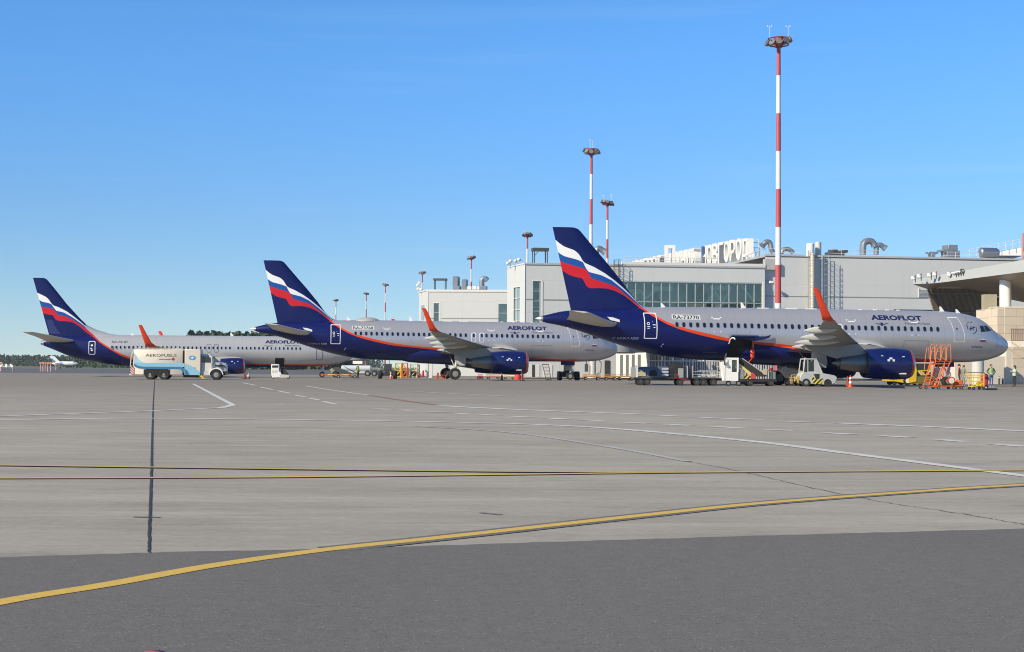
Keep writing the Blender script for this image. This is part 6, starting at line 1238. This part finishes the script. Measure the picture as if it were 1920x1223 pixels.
# tow tractors seen end-on, step ladder, small white loader, tow bar
def towtractor(px,Y,wd,label):
    p=at(px,700,Y); t=veh('tow_tractor',label,'tractor',(p.x,Y),rad(2)); r=.48; h=wd/2
    wheels(t,[(0,0)],.01,.01) if 0 else None
    for s_ in (-1,1):
        wh=MB(); wh.M=Matrix.Translation((s_*h*.82,0,r))@Matrix.Rotation(rad(90),4,'Z'); wh.wheel((0,0,0),r,.36,0,1); wh.build('wheel',[TYRE,DGREY],t)
        wh=MB(); wh.M=Matrix.Translation((s_*h*.82,2.6,r))@Matrix.Rotation(rad(90),4,'Z'); wh.wheel((0,0,0),r,.36,0,1); wh.build('wheel',[TYRE,DGREY],t)
    b=MB(); b.prism([(-h*.65,.35),(h*.65,.35),(h*.65,.8),(h*.35,1.0),(-h*.35,1.0),(-h*.65,.8)],-.2,3.2); b.build('body',[CHAS],t,bevel=.04); b=MB(); b.box(-.45,.45,1.2,2.2,1.0,1.75); b.build('cab',[mat('smoky_paint',(.05,.06,.07),.4)],t,bevel=.06); b=MB(); b.path([(-.5,-.25,.9),(-.5,-.25,1.6),(.5,-.25,1.6),(.5,-.25,.9)],.03,5); b.tube((.25,0,1.0),(.25,0,2.3),.03,5); b.build('handrail',[DGREY],t); b=MB(); b.lathe((-.35,-.22,.8),[(-.03,.08),(.02,.08)],10,'y'); b.lathe((.35,-.22,.8),[(-.03,.08),(.02,.08)],10,'y'); b.build('headlight',[LAMPG],t)
towtractor(726,182,2.1,'dark tow tractor seen end-on under the middle airliner tail'); towtractor(1067,168,2.3,'black tow tractor seen end-on behind the middle airliner nose wheel')
p=at(1017,712,155.5); t=veh('step_ladder','dark grey wheeled step ladder under the belly of the middle airliner','ladder',(p.x,155.5)); S=19.0; b=MB()
for s_ in (0,.5): b.tube((0,s_,1.62),(.36,s_,.10),.03,5); b.tube((.62,s_,1.55),(.86,s_,.10),.03,5)
b.tube((0,0,1.62),(.62,0,1.62),.03,5); b.tube((.36,0,.12),(.86,0,.12),.03,5); b.build('frame',[DGREY],t); b=MB()
for k in range(11): u=k/10; b.box(.02+.34*u,.62+.24*u,-.02,.5,1.55-1.40*u,1.585-1.40*u)
b.build('tread',[DGREY],t); wheels(t,[(.36,0),(.60,.1),(.86,0)],.07,.05,'caster')
def loader2():
    p=at(508,700,166); t=veh('belt_loader','small white belt loader with upright box cab under the farthest airliner hold','belt loader',(p.x,166),rad(5)); S=17.77
    fx=lambda X:(480+X/7.385-508)/S; fz=lambda Y:(708-(640+Y/7.385))/S
    def pr(P,y0,y1,m,nm,bv=0): return MB().prism([(fx(a),fz(c)) for a,c in P],y0,y1).build(nm,[m],t,bevel=bv)
    pr([(213,305),(318,302),(322,400),(350,420),(365,480),(230,490),(218,450),(215,380)],-.6,.5,WHITE,'cab',.03); pr([(228,320),(310,318),(310,350),(228,352)],-.612,-.59,VGLASS,'window'); pr([(340,360),(400,375),(450,440),(440,475),(350,440)],-.3,.4,CHAS,'belt'); pr([(330,440),(460,450),(465,485),(330,488)],-.62,-.5,LGREY,'chassis'); wheels(t,[(fx(240),-.5),(fx(445),-.5),(fx(240),.5),(fx(445),.5)],.17,.14)
    b=MB()
    for k in range(3): b.box(fx(225),fx(300),-.61,-.59,fz(395+k*12),fz(389+k*12))
    b.build('grille',[LGREY],t)
loader2()
def far_loader():
    p=at(618,700,205); t=veh('conveyor','dark slanted conveyor on wheels beyond the farthest airliner nose wheel','conveyor',(p.x,205),0); S=14.4
    fx=lambda X:(480+X/7.385-618)/S; fz=lambda Y:(702-(640+Y/7.385))/S
    MB().prism([(fx(a),fz(c)) for a,c in ((1040,345),(1060,325),(1125,315),(1390,425),(1385,450),(1340,455))],-.5,.5).build('belt',[DGREY],t); MB().prism([(fx(a),fz(c)) for a,c in ((1195,300),(1215,305),(1390,395),(1380,410))],.6,.75).build('side_rail',[DGREY],t)
    MB().prism([(fx(a),fz(c)) for a,c in ((1030,345),(1060,330),(1110,380),(1060,420))],-.6,-.5).build('yellow_frame',[mat('dull_yellow',(.35,.30,.15),.6)],t); wheels(t,[(fx(1105),-.6),(fx(1105),.6)],.42,.3,hub=DGREY); wheels(t,[(fx(1330),-.5),(fx(1330),.5)],.2,.2)
far_loader()
p=at(640,690,232); t=veh('tank_trailer','long pale tank trailer far behind the middle airliner tail','trailer',(p.x,232)); b=MB(); b.lathe((0,0,1.15),[(0,.3),(.1,.45),(4.3,.45),(4.45,.3)],16,'x'); b.build('tank',[mat('pale_blue_white',(.48,.54,.60),.4)],t); b=MB(); b.box(.2,4.3,-.4,.4,.45,.75); b.build('chassis',[LGREY],t); b=MB(); b.box(1.7,3.1,-.2,.9,1.8,2.55); b.build('sunlit_bridge_bit',[WHITE],t,bevel=.03); wheels(t,[(3.9,-.5),(3.9,.5),(4.9,-.5),(4.9,.5)],.42,.3); b=MB(); b.path([(4.4,-.3,1.2),(5.6,-.3,1.2),(5.6,-.3,.5)],.06,5); b.build('drawbar',[LGREY],t)  # white box above the tank paints a sunlit bit of the boarding bridge
p=at(601,703,188); t=veh('tow_bar','long yellow and red tow bar lying on small wheels at the farthest nose wheel','tow bar',(p.x,188),rad(1)); b=MB(); b.tube((0,0,.42),(4.2,0,.42),.07,8); b.build('shaft',[stripes('tow_bar_paint',(.55,.40,.10),(.40,.10,.05),1.7,0)],t); b=MB(); b.box(1.7,2.6,-.15,.15,.25,.45); b.box(3.8,4.5,-.25,.25,.3,.5); b.build('tow_head',[mat('dull_steel',(.2,.19,.17),.5)],t); wheels(t,[(2.15,-.2),(2.15,.2),(4.1,-.2),(4.1,.2)],.2,.12)
# bits near the middle airliner's wheels and beyond it
p=at(817,712,156.5); t=veh('chock_stand','red and orange chock stand at the main wheels of the middle airliner','chock stand',(p.x,156.5)); b=MB(); 
for x in (0,.28,.72,.95): b.tube((x,0,0),(x,0,.5),.025,5)
b.path([(0,0,.48),(.95,0,.48)],.025,5); b.path([(0,0,.18),(.95,0,.18)],.02,5); b.path([(.95,0,.1),(1.25,.2,.9)],.02,5); b.build('frame',[ORNG],t); MB().box(.12,.30,-.02,.25,.12,.72).build('red_box',[REDV],t,bevel=.03)
def rack(px,Y,w_,h,m,label,name='equipment_rack'):
    p=at(px,700,Y); t=veh(name,label,'rack',(p.x,Y)); b=MB()
    for x in (0,w_):
        for y in (0,.8): b.tube((x,y,0),(x,y,h),.07,5)
    for z in (.15,h*.5,h): b.path([(0,0,z),(w_,0,z),(w_,.8,z),(0,.8,z)],.05,5,closed=True)
    b.path([(0,0,.15),(w_,0,h*.5)],.06,5); b.path([(0,0,h),(w_,0,h*.5)],.06,5); b.build('frame',[m],t); b=MB(); b.box(.1,w_-.1,.1,.7,.2,h*.45); b.build('load',[mat('brown_load',(.12,.07,.04),.7)],t); return t
rack(741,203,.75,1.9,YLW,'yellow tubular rack leftmost under the middle airliner wing'); rack(754,202,.65,1.9,ORNG,'orange tubular rack right of the yellow one'); rack(769,204,.9,1.8,mat('pale_yellow',(.6,.52,.28),.5),'pale yellow rack beside the white cabinets')
for px,w_,lb in ((783,.28,'slim white cabinet right of the pale yellow rack'),(797,.95,'broad white cabinet behind the middle airliner wheels')):
    p=at(px,700,205); t=veh('storage_cabinet',lb,'cabinet',(p.x,205)); MB().box(0,w_,0,.6,0,2.1).build('case',[PANELW],t,bevel=.02); MB().box(w_*.45,w_*.5,-.02,0,.1,2.0).build('door_gap',[DGREY],t)
for px,r_,h,lb in ((786.5,.17,.45,'small round red extinguisher at the foot of the slim cabinet'),(793,.17,.85,'tall red extinguisher between the two white cabinets')):
    p=at(px,700,203.5); t=veh('fire_extinguisher',lb,'extinguisher',(p.x,203.5)); b=MB(); b.lathe((0,0,.08),[(0,r_),(h*.8,r_),(h*.95,r_*.6),(h,.03)],12,'z'); b.build('cylinder',[REDV],t); MB().box(-.02,.14,-.05,.05,h+.0,h+.12).build('valve',[BLACK],t)
def dolly(px0,px1,Y,m,label,z=.45):
    p=at(px0,700,Y); L_=(px1-px0)*Y/FPX; t=veh('baggage_dolly',label,'dolly',(p.x,Y),rad(3),'low flat dollies along the terminal'); b=MB(); b.box(0,L_,0,1.3,z-.1,z+.08); b.path([(0,0,z+.2),(L_,0,z+.2)],.03,5); b.build('deck',[m],t); wheels(t,[(L_*.15,.1),(L_*.85,.1),(L_*.15,1.2),(L_*.85,1.2)],.18,.12)
TAN=mat('tan_wood',(.40,.24,.11),.7)
DORG=mat('dull_orange',(.40,.19,.06),.65)
dolly(1094,1127,178,DORG,'flat orange dolly right of the white bridge column'); dolly(1134,1157,176,DORG,'flat orange dolly before the white gate wall'); dolly(1158,1190,177,TAN,'flat brown dolly rightmost, left of the tarpaulin cart')
dolly(896,905,186,REDV,'short red dolly leftmost under the middle airliner engine',.35); dolly(912,938,188,mat('mixed_red_wood',(.38,.16,.10),.6,var=.7,scale=3),'red-brown dolly under the middle airliner engine',.35); dolly(945,966,187,mat('straw_load',(.45,.36,.20),.7,var=.6,scale=4),'straw coloured dolly under the middle airliner engine',.35)
p=at(971,700,183); t=veh('covered_bundle','bright red covered bundle on the ground by the middle airliner engine','bundle',(p.x,183)); b=MB(); b.lathe((0,0,0),[(0,.42),(.3,.45),(.6,.30),(.8,.10)],12,'z'); b.build('cover',[mat('red_cover',(.55,.03,.025),.6)],t)
for px,Y,h,lb in ((1873.5,138,.72,'grey bollard between the two standing workers'),(1880,141,.55,'shorter grey bollard just right of the other one')):
    p=at(px,700,Y); t=veh('bollard',lb,'bollard',(p.x,Y)); b=MB(); b.lathe((0,0,0),[(0,.09),(h-.05,.09),(h,.05)],12,'z'); b.build('post',[DGREY],t); b=MB(); b.lathe((0,0,h*.8),[(0,.093),(.06,.093)],12,'z',0,False); b.build('band',[WHITE],t)
# 737 hold opening, read from the photograph
b=MB(); z0=1.55; bm_=None
# ------------------------------------------------------------------ far left: business jet, marker posts
def jet():
    Y=640; p=at(97,690,Y); t=veh('business_jet','small white business jet parked far away at the left edge of the apron','jet',(p.x,Y),rad(4)); t.scale=(1,1,1); S=FPX/Y
    W_=mat('jet_white',(.70,.71,.72),.4)
    b=MB(); b.lathe((0,0,2.0),[(0,.1),(.8,.5),(2.5,.88),(5,.95),(8.2,.93),(9.4,.72),(10.2,.38),(10.6,.05)],18,'x'); b.build('fuselage',[W_],t); b=MB(); b.loft([[(x0,-.1,z),(x1,0,z),(x0,.1,z)] for x0,x1,z in ((.3,3.4,2.5),(-.9,1.0,5.0))]); b.build('tail_fin',[W_],t); b=MB(); b.box(-1.6,-.2,-2.2,2.2,4.1,4.2); b.build('stabilizer',[W_],t); b=MB(); b.loft([[(3.2,y,1.4),(6.0,y,1.4),(6.0,y,1.6),(3.2,y,1.6)] if y==0 else [(2.6,y,1.75),(3.8,y,1.75),(3.8,y,1.82),(2.6,y,1.82)] for y in (-7,0,7)]); b.build('wing',[W_],t)
    for s_ in (-1,1): b=MB(); b.lathe((1.6,s_*1.3,2.4),[(0,.3),(.6,.45),(2.0,.45),(2.3,.35)],14,'x'); b.build('engine',[W_],t)
    b=MB(); b.add([(8.9,-.86,2.35),(9.5,-.55,2.3),(9.3,-.5,2.6),(8.9,-.6,2.65)],[(0,1,2,3)]); b.build('cockpit_window',[VGLASS],t); wheels(t,[(3.2,-1.2),(3.2,1.2),(9,0)],.35,.3)
    b=MB(); b.tube((3.2,-1.2,.4),(3.2,-1.2,1.5),.1,5); b.tube((9,0,.4),(9,0,1.5),.1,5); b.build('landing_gear',[LGREY],t)
jet()
mp=thing('marker_post','x','marker'); b=MB(); b.lathe((0,0,0),[(0,.12),(1.7,.10)],8,'z'); b.build('post',[HAZR],mp); b=MB(); b.cbox((0,0,1.8),(.5,.3,.35)); b.build('lamp_box',[mat('marker_orange',(.55,.22,.12),.6)],mp)
MK=[(2,330,'marker post at the extreme left picture edge'),(76,340,'leftmost marker post of the cluster before the white jet'),(81,320,'second marker post before the white jet'),(85,345,'third marker post, middle of the cluster before the white jet'),(90,322,'fourth marker post before the white jet'),(95,318,'fifth marker post, rightmost before the jet tail'),(105,420,'marker post below the white jet fuselage')]
for k,(px,Y,lb) in enumerate(MK):
    o=mp if k==0 else copy_tree(mp); p=at(px,690,Y); o.location=(p.x,Y,gz(Y)); o['label']=lb; o['group']='red and white marker posts'
ab=thing('approach_light_bar','x','light bar'); b=MB(); b.box(-1.6,1.6,-.1,.1,.9,1.05); b.tube((-1.3,0,0),(-1.3,0,1),.05,5); b.tube((1.3,0,0),(1.3,0,1),.05,5); b.build('bar',[LGREY],ab); b=MB()
for x in (-1.2,0,1.2): b.lathe((x,-.12,1.1),[(-.05,.28),(.25,.24)],10,'y')
b.build('lamp',[WHITE],ab)
for k,(px,Y,lb) in enumerate(((12,430,'upper white light bar at the left picture edge'),(12,330,'lower white light bar at the left picture edge'))):
    o=ab if k==0 else copy_tree(ab); p=at(px,690,Y); o.location=(p.x,Y,gz(Y)+(.3 if k==0 else 0)); o['label']=lb; o['group']='white light bars'
# ------------------------------------------------------------------ woods beyond the airfield
def leaf_mat(name,a,c_):
    m,g=newmat(name); gi=g.n.new('ShaderNodeNewGeometry'); c=g.mix(gi.outputs['Random Per Island'],a,c_); g.l.new(c,g.bsdf().inputs['Base Color']); g.bsdf().inputs['Roughness'].default_value=.8; return m
def wood(name,label,x0,x1,Y0,Y1,n,h0,h1,m,seed,base,sz=1.0):
    rg=random.Random(seed); V=[];F_=[]
    for k in range(n):
        x=rg.uniform(x0,x1); y=Y0+(Y1-Y0)*rg.random()**1.3; h=rg.uniform(h0,h1)*(1+.12*math.sin(x*.021)+.08*math.sin(x*.07+1)); r=h*rg.uniform(.22,.36); zb=base(y); pine=rg.random()<.45
        for j in range(60):
            u=rg.random(); z=h*(.02+.98*u); rr=r*((1-u)*.95+.1 if pine else math.sin(math.pi*min(1,.15+u*.85))+.08)*math.sqrt(rg.random()); a=rg.uniform(0,6.283); c=Vector((x+rr*math.cos(a),y+rr*math.sin(a),zb+z)); s_=h*rg.uniform(.05,.10)*sz
            d1_=Vector((rg.gauss(0,1),rg.gauss(0,1),rg.gauss(0,1))).normalized(); d2_=d1_.orthogonal().normalized(); i=len(V); V+=[c+d1_*s_,c+d2_*s_,c-d1_*s_,c-d2_*s_*.8]; F_.append((i,i+1,i+2,i+3))
        i=len(V); V+=[Vector((x-.12,y,zb)),Vector((x+.2,y,zb)),Vector((x+.1,y,zb+h*.8)),Vector((x-.1,y,zb+h*.8))]; F_.append((i,i+1,i+2,i+3))
    b=MB(); b.add(V,F_); o=b.build(name,[m],None,angle=180,fix=False); return tag(o,label,'woodland',kind='stuff')
WOODM=leaf_mat('wood_leaves',(.022,.045,.022),(.06,.095,.04)); WOODN=leaf_mat('pine_leaves',(.020,.040,.018),(.05,.085,.034))
xl=at(-160,680,1500).x; xr=at(700,680,1500).x
wood('far_forest','long dark green forest along the horizon behind the white jet',xl,xr,1480,1640,1000,8.0,10.5,WOODM,1,lambda y:gz(1500)+.2)
xl=at(-160,680,760).x; xr=at(330,680,760).x
wood('scrub','low brighter scrub in front of the far forest',at(140,680,900).x,at(420,680,900).x,860,960,170,3,6.5,leaf_mat('scrub_leaves',(.05,.085,.03),(.11,.145,.055)),5,lambda y:gz(900))
xl=at(352,640,640).x; xr=at(640,640,640).x
wood('pine_wood','dark pine wood whose tops show above the farthest airliner',xl,xr,640,700,420,15.2,17.6,WOODN,2,lambda y:gz(660)+.5,.8)
# ------------------------------------------------------------------ people
SKIN=mat('skin',(.42,.25,.17),.6,var=.05); HAIR=mat('dark_hair',(.02,.014,.011),.7)
def person(label,p,h,rz,cl,pose,vest=None,hair_long=False):
    """one continuous skinned body; clothes follow by height and limb, hair and vest are children"""
    t=thing('person',label,'person',(p[0],p[1],gz(p[1])),rz); k=h/1.75
    J={'pel':(0,0,.95),'waist':(0,0,1.08),'chest':(0,0,1.32),'neck':(0,.01,1.48),'head0':(0,-.01,1.56),'head1':(0,-.02,1.66),'head2':(0,-.01,1.74),'nose':(0,-.115,1.63)}
    R={'pel':.145,'waist':.135,'chest':.155,'neck':.058,'head0':.072,'head1':.098,'head2':.06,'nose':.014}
    E_=[('pel','waist'),('waist','chest'),('chest','neck'),('neck','head0'),('head0','head1'),('head1','head2'),('head1','nose')]
    for s_,n in ((-1,'r'),(1,'l')):
        sh=(s_*.185,0,1.42); el,wr=pose['arm_'+n]; hip=(s_*.095,0,.90); kn,an,to=pose.get('leg_'+n,((s_*.10,-.02,.50),(s_*.105,.02,.09),(s_*.12,-.16,.045)))
        for nm,co,r_ in (('sh',sh,.062),('el',el,.043),('wr',wr,.030),('hip',hip,.095),('kn',kn,.060),('an',an,.042),('to',to,.036)): J[nm+n]=co; R[nm+n]=r_
        w_=Vector(wr); d=(w_-Vector(el)).normalized(); q=d.orthogonal().normalized(); pm=w_+d*.075; J['palm'+n]=tuple(pm); R['palm'+n]=.034
        E_+=[('chest','sh'+n),('sh'+n,'el'+n),('el'+n,'wr'+n),('wr'+n,'palm'+n),('pel','hip'+n),('hip'+n,'kn'+n),('kn'+n,'an'+n),('an'+n,'to'+n)]
        side=d.cross(Vector((1,0,0)) if abs(d.x)<.8 else Vector((0,1,0))).normalized()
        for f,ln in zip(range(4),(.075,.085,.08,.062)):
            a=pm+side*(.020*(f-1.5))+d*.02; b_=a+d*ln*.6+Vector((0,-.01,0)); c_=b_+d*ln*.45+Vector((0,-.018,0))
            J[f'f{f}{n}a']=tuple(b_); J[f'f{f}{n}b']=tuple(c_); R[f'f{f}{n}a']=.009; R[f'f{f}{n}b']=.008; E_+=[('palm'+n,f'f{f}{n}a'),(f'f{f}{n}a',f'f{f}{n}b')]
        b_=w_+d*.05+side*.05; J['th'+n]=tuple(b_); R['th'+n]=.010; E_.append(('wr'+n,'th'+n))
    names=list(J); me=bpy.data.meshes.new('body'); me.from_pydata([Vector(J[n])*k for n in names],[(names.index(a),names.index(c)) for a,c in E_],[])
    o=bpy.data.objects.new('body',me); COL.objects.link(o); md=o.modifiers.new('s','SKIN'); sv=me.skin_vertices[0].data if me.skin_vertices else None
    if sv is None:
        bmx=bmesh.new(); bmx.from_mesh(me); bmx.verts.layers.skin.verify(); bmx.to_mesh(me); bmx.free(); sv=me.skin_vertices[0].data
    for i,n in enumerate(names): sv[i].radius=(R[n]*k*(1.15 if n in('chest','waist','pel') else 1),R[n]*k*(.80 if n in('chest','waist','pel') else 1)); sv[i].use_root=(n=='pel')
    o.modifiers.new('u','SUBSURF').levels=1
    dg=bpy.context.evaluated_depsgraph_get(); m2=bpy.data.meshes.new_from_object(o.evaluated_get(dg)); bpy.data.objects.remove(o)
    for m in (SKIN,cl['top'],cl['legs'],cl['shoes']): m2.materials.append(m)
    el_z=cl.get('sleeve',.25)
    for P in m2.polygons:
        c=P.center/k; i=0
        arm=abs(c.x)>.20 and c.z>.62
        if c.z<.095: i=3
        elif c.z<cl.get('hem',.97) and not arm and c.z>cl.get('legs_to',.0): i=2
        elif c.z<.97 and not arm: i=0
        elif arm: 
            sh=Vector((math.copysign(.185,c.x),0,1.42)); i=1 if (c-sh).length<cl.get('sleeve',.25) else 0
        elif c.z<1.485: i=1
        P.material_index=i
    m2.polygons.foreach_set('use_smooth',[True]*len(m2.polygons)); ob=bpy.data.objects.new('body',m2); COL.objects.link(ob); ob.parent=t
    b=MB(); n=14; rings=[]
    for z,r_,dy in ((1.60,.088,.035),(1.66,.106,.015),(1.71,.098,.008),(1.755,.06,.0)): rings.append([(r_*.86*k*math.cos(2*math.pi*i/n),(dy+r_*math.sin(2*math.pi*i/n))*k+.012,z*k) for i in range(n)])
    b.loft(rings)
    if hair_long: b.loft([[(r_*k*math.cos(2*math.pi*i/n),(.07+r_*.7*math.sin(2*math.pi*i/n))*k,z*k) for i in range(n)] for z,r_ in ((1.36,.05),(1.45,.10),(1.58,.12),(1.68,.10))])
    b.build('hair',[HAIR],t)
    b=MB(); 
    for s_ in (-1,1): b.lathe((s_*.035*k,-.112*k,1.655*k),[(-.006,.010),(.004,.011)],8,'y')
    b.build('eye',[BLACK],t)
    if vest:
        b=MB(); n=18; b.loft([[(a*k*math.cos(2*math.pi*i/n),c_*k*math.sin(2*math.pi*i/n),z*k) for i in range(n)] for z,a,c_ in ((.90,.195,.150),(1.08,.190,.145),(1.30,.212,.160),(1.42,.180,.125),(1.455,.10,.09))],0,False); v=b.build('vest',[vest],t); b=MB(); b.loft([[(a*k*math.cos(2*math.pi*i/n),c_*k*math.sin(2*math.pi*i/n),z*k) for i in range(n)] for z,a,c_ in ((1.03,.196,.151),(1.08,.196,.151))],0,False); b.build('reflective_band',[mat('reflective_grey',(.6,.62,.6),.4)],v)
    return t
GREENV=mat('green_vest',(.22,.34,.13),.6); YELV=mat('yellow_vest',(.60,.60,.08),.6); DK=mat('dark_cloth',(.020,.020,.026),.8); BLUEJ=mat('blue_cloth',(.035,.09,.24),.8); MAROON=mat('maroon_cloth',(.12,.018,.02),.8); GREYT=mat('grey_green_cloth',(.17,.19,.15),.8); PALE=mat('pale_cloth',(.40,.42,.40),.8)
hang={'arm_r':((-.25,.02,1.16),(-.23,-.05,.93)),'arm_l':((.25,.02,1.16),(.23,-.05,.93))}
hips={'arm_r':((-.36,.03,1.18),(-.20,-.08,1.02)),'arm_l':((.36,.03,1.18),(.20,-.08,1.02))}
phone={'arm_r':((-.24,-.06,1.18),(-.10,-.26,1.30)),'arm_l':((.24,-.03,1.16),(.12,-.22,1.24))}
p=at(1799,700,119.5); person('person in a dark maroon top and dark trousers behind the yellow trolley, at left',(p.x,119.5),1.74,rad(70),{'top':MAROON,'legs':DK,'shoes':DK,'sleeve':.6},hang)
p=at(1806.5,700,118.8); person('person in a grey-green t-shirt and pale trousers, close right of the maroon one',(p.x,118.8),1.66,rad(-60),{'top':GREYT,'legs':mat('pale_grey_cloth',(.22,.23,.22),.8),'shoes':DK,'sleeve':.25},hang)
p=at(1858.5,700,120.5); person('person in a green vest, black sleeves and blue trousers beside the red extinguisher',(p.x,120.5),1.74,rad(12),{'top':DK,'legs':BLUEJ,'shoes':mat('pale_blue_shoes',(.25,.35,.5),.6),'sleeve':.5},hips,GREENV)
p=at(1902,700,122.0); person('person with dark bushy hair in a light green vest by the beige wall',(p.x,122.0),1.68,rad(-80),{'top':PALE,'legs':mat('brown_black_cloth',(.03,.02,.018),.8),'shoes':DK,'sleeve':.3},phone,mat('pale_green_vest',(.34,.46,.30),.6),True)
p=at(671,700,184); person('person in a bright yellow vest and dark trousers by the tow bar',(p.x,184),1.72,rad(60),{'top':DK,'legs':DK,'shoes':DK,'sleeve':.5},hang,YELV)

# ------------------------------------------------------------------ summer haze
hz=MB().box(-1500,1500,-260,4200,-9,60).build('haze',[bpy.data.materials.new('air')],None,angle=180); hm=hz.data.materials[0]; hm.use_nodes=True
hm.node_tree.nodes.remove(hm.node_tree.nodes['Principled BSDF']); pv=hm.node_tree.nodes.new('ShaderNodeVolumePrincipled'); pv.inputs['Color'].default_value=(.80,.88,1,1); pv.inputs['Density'].default_value=.00008; pv.inputs['Anisotropy'].default_value=.0
hm.node_tree.links.new(pv.outputs[0],[n for n in hm.node_tree.nodes if n.type=='OUTPUT_MATERIAL'][0].inputs['Volume']); hz['kind']='stuff'; hz['label']='thin pale summer haze over the whole airfield'; hz['category']='haze'
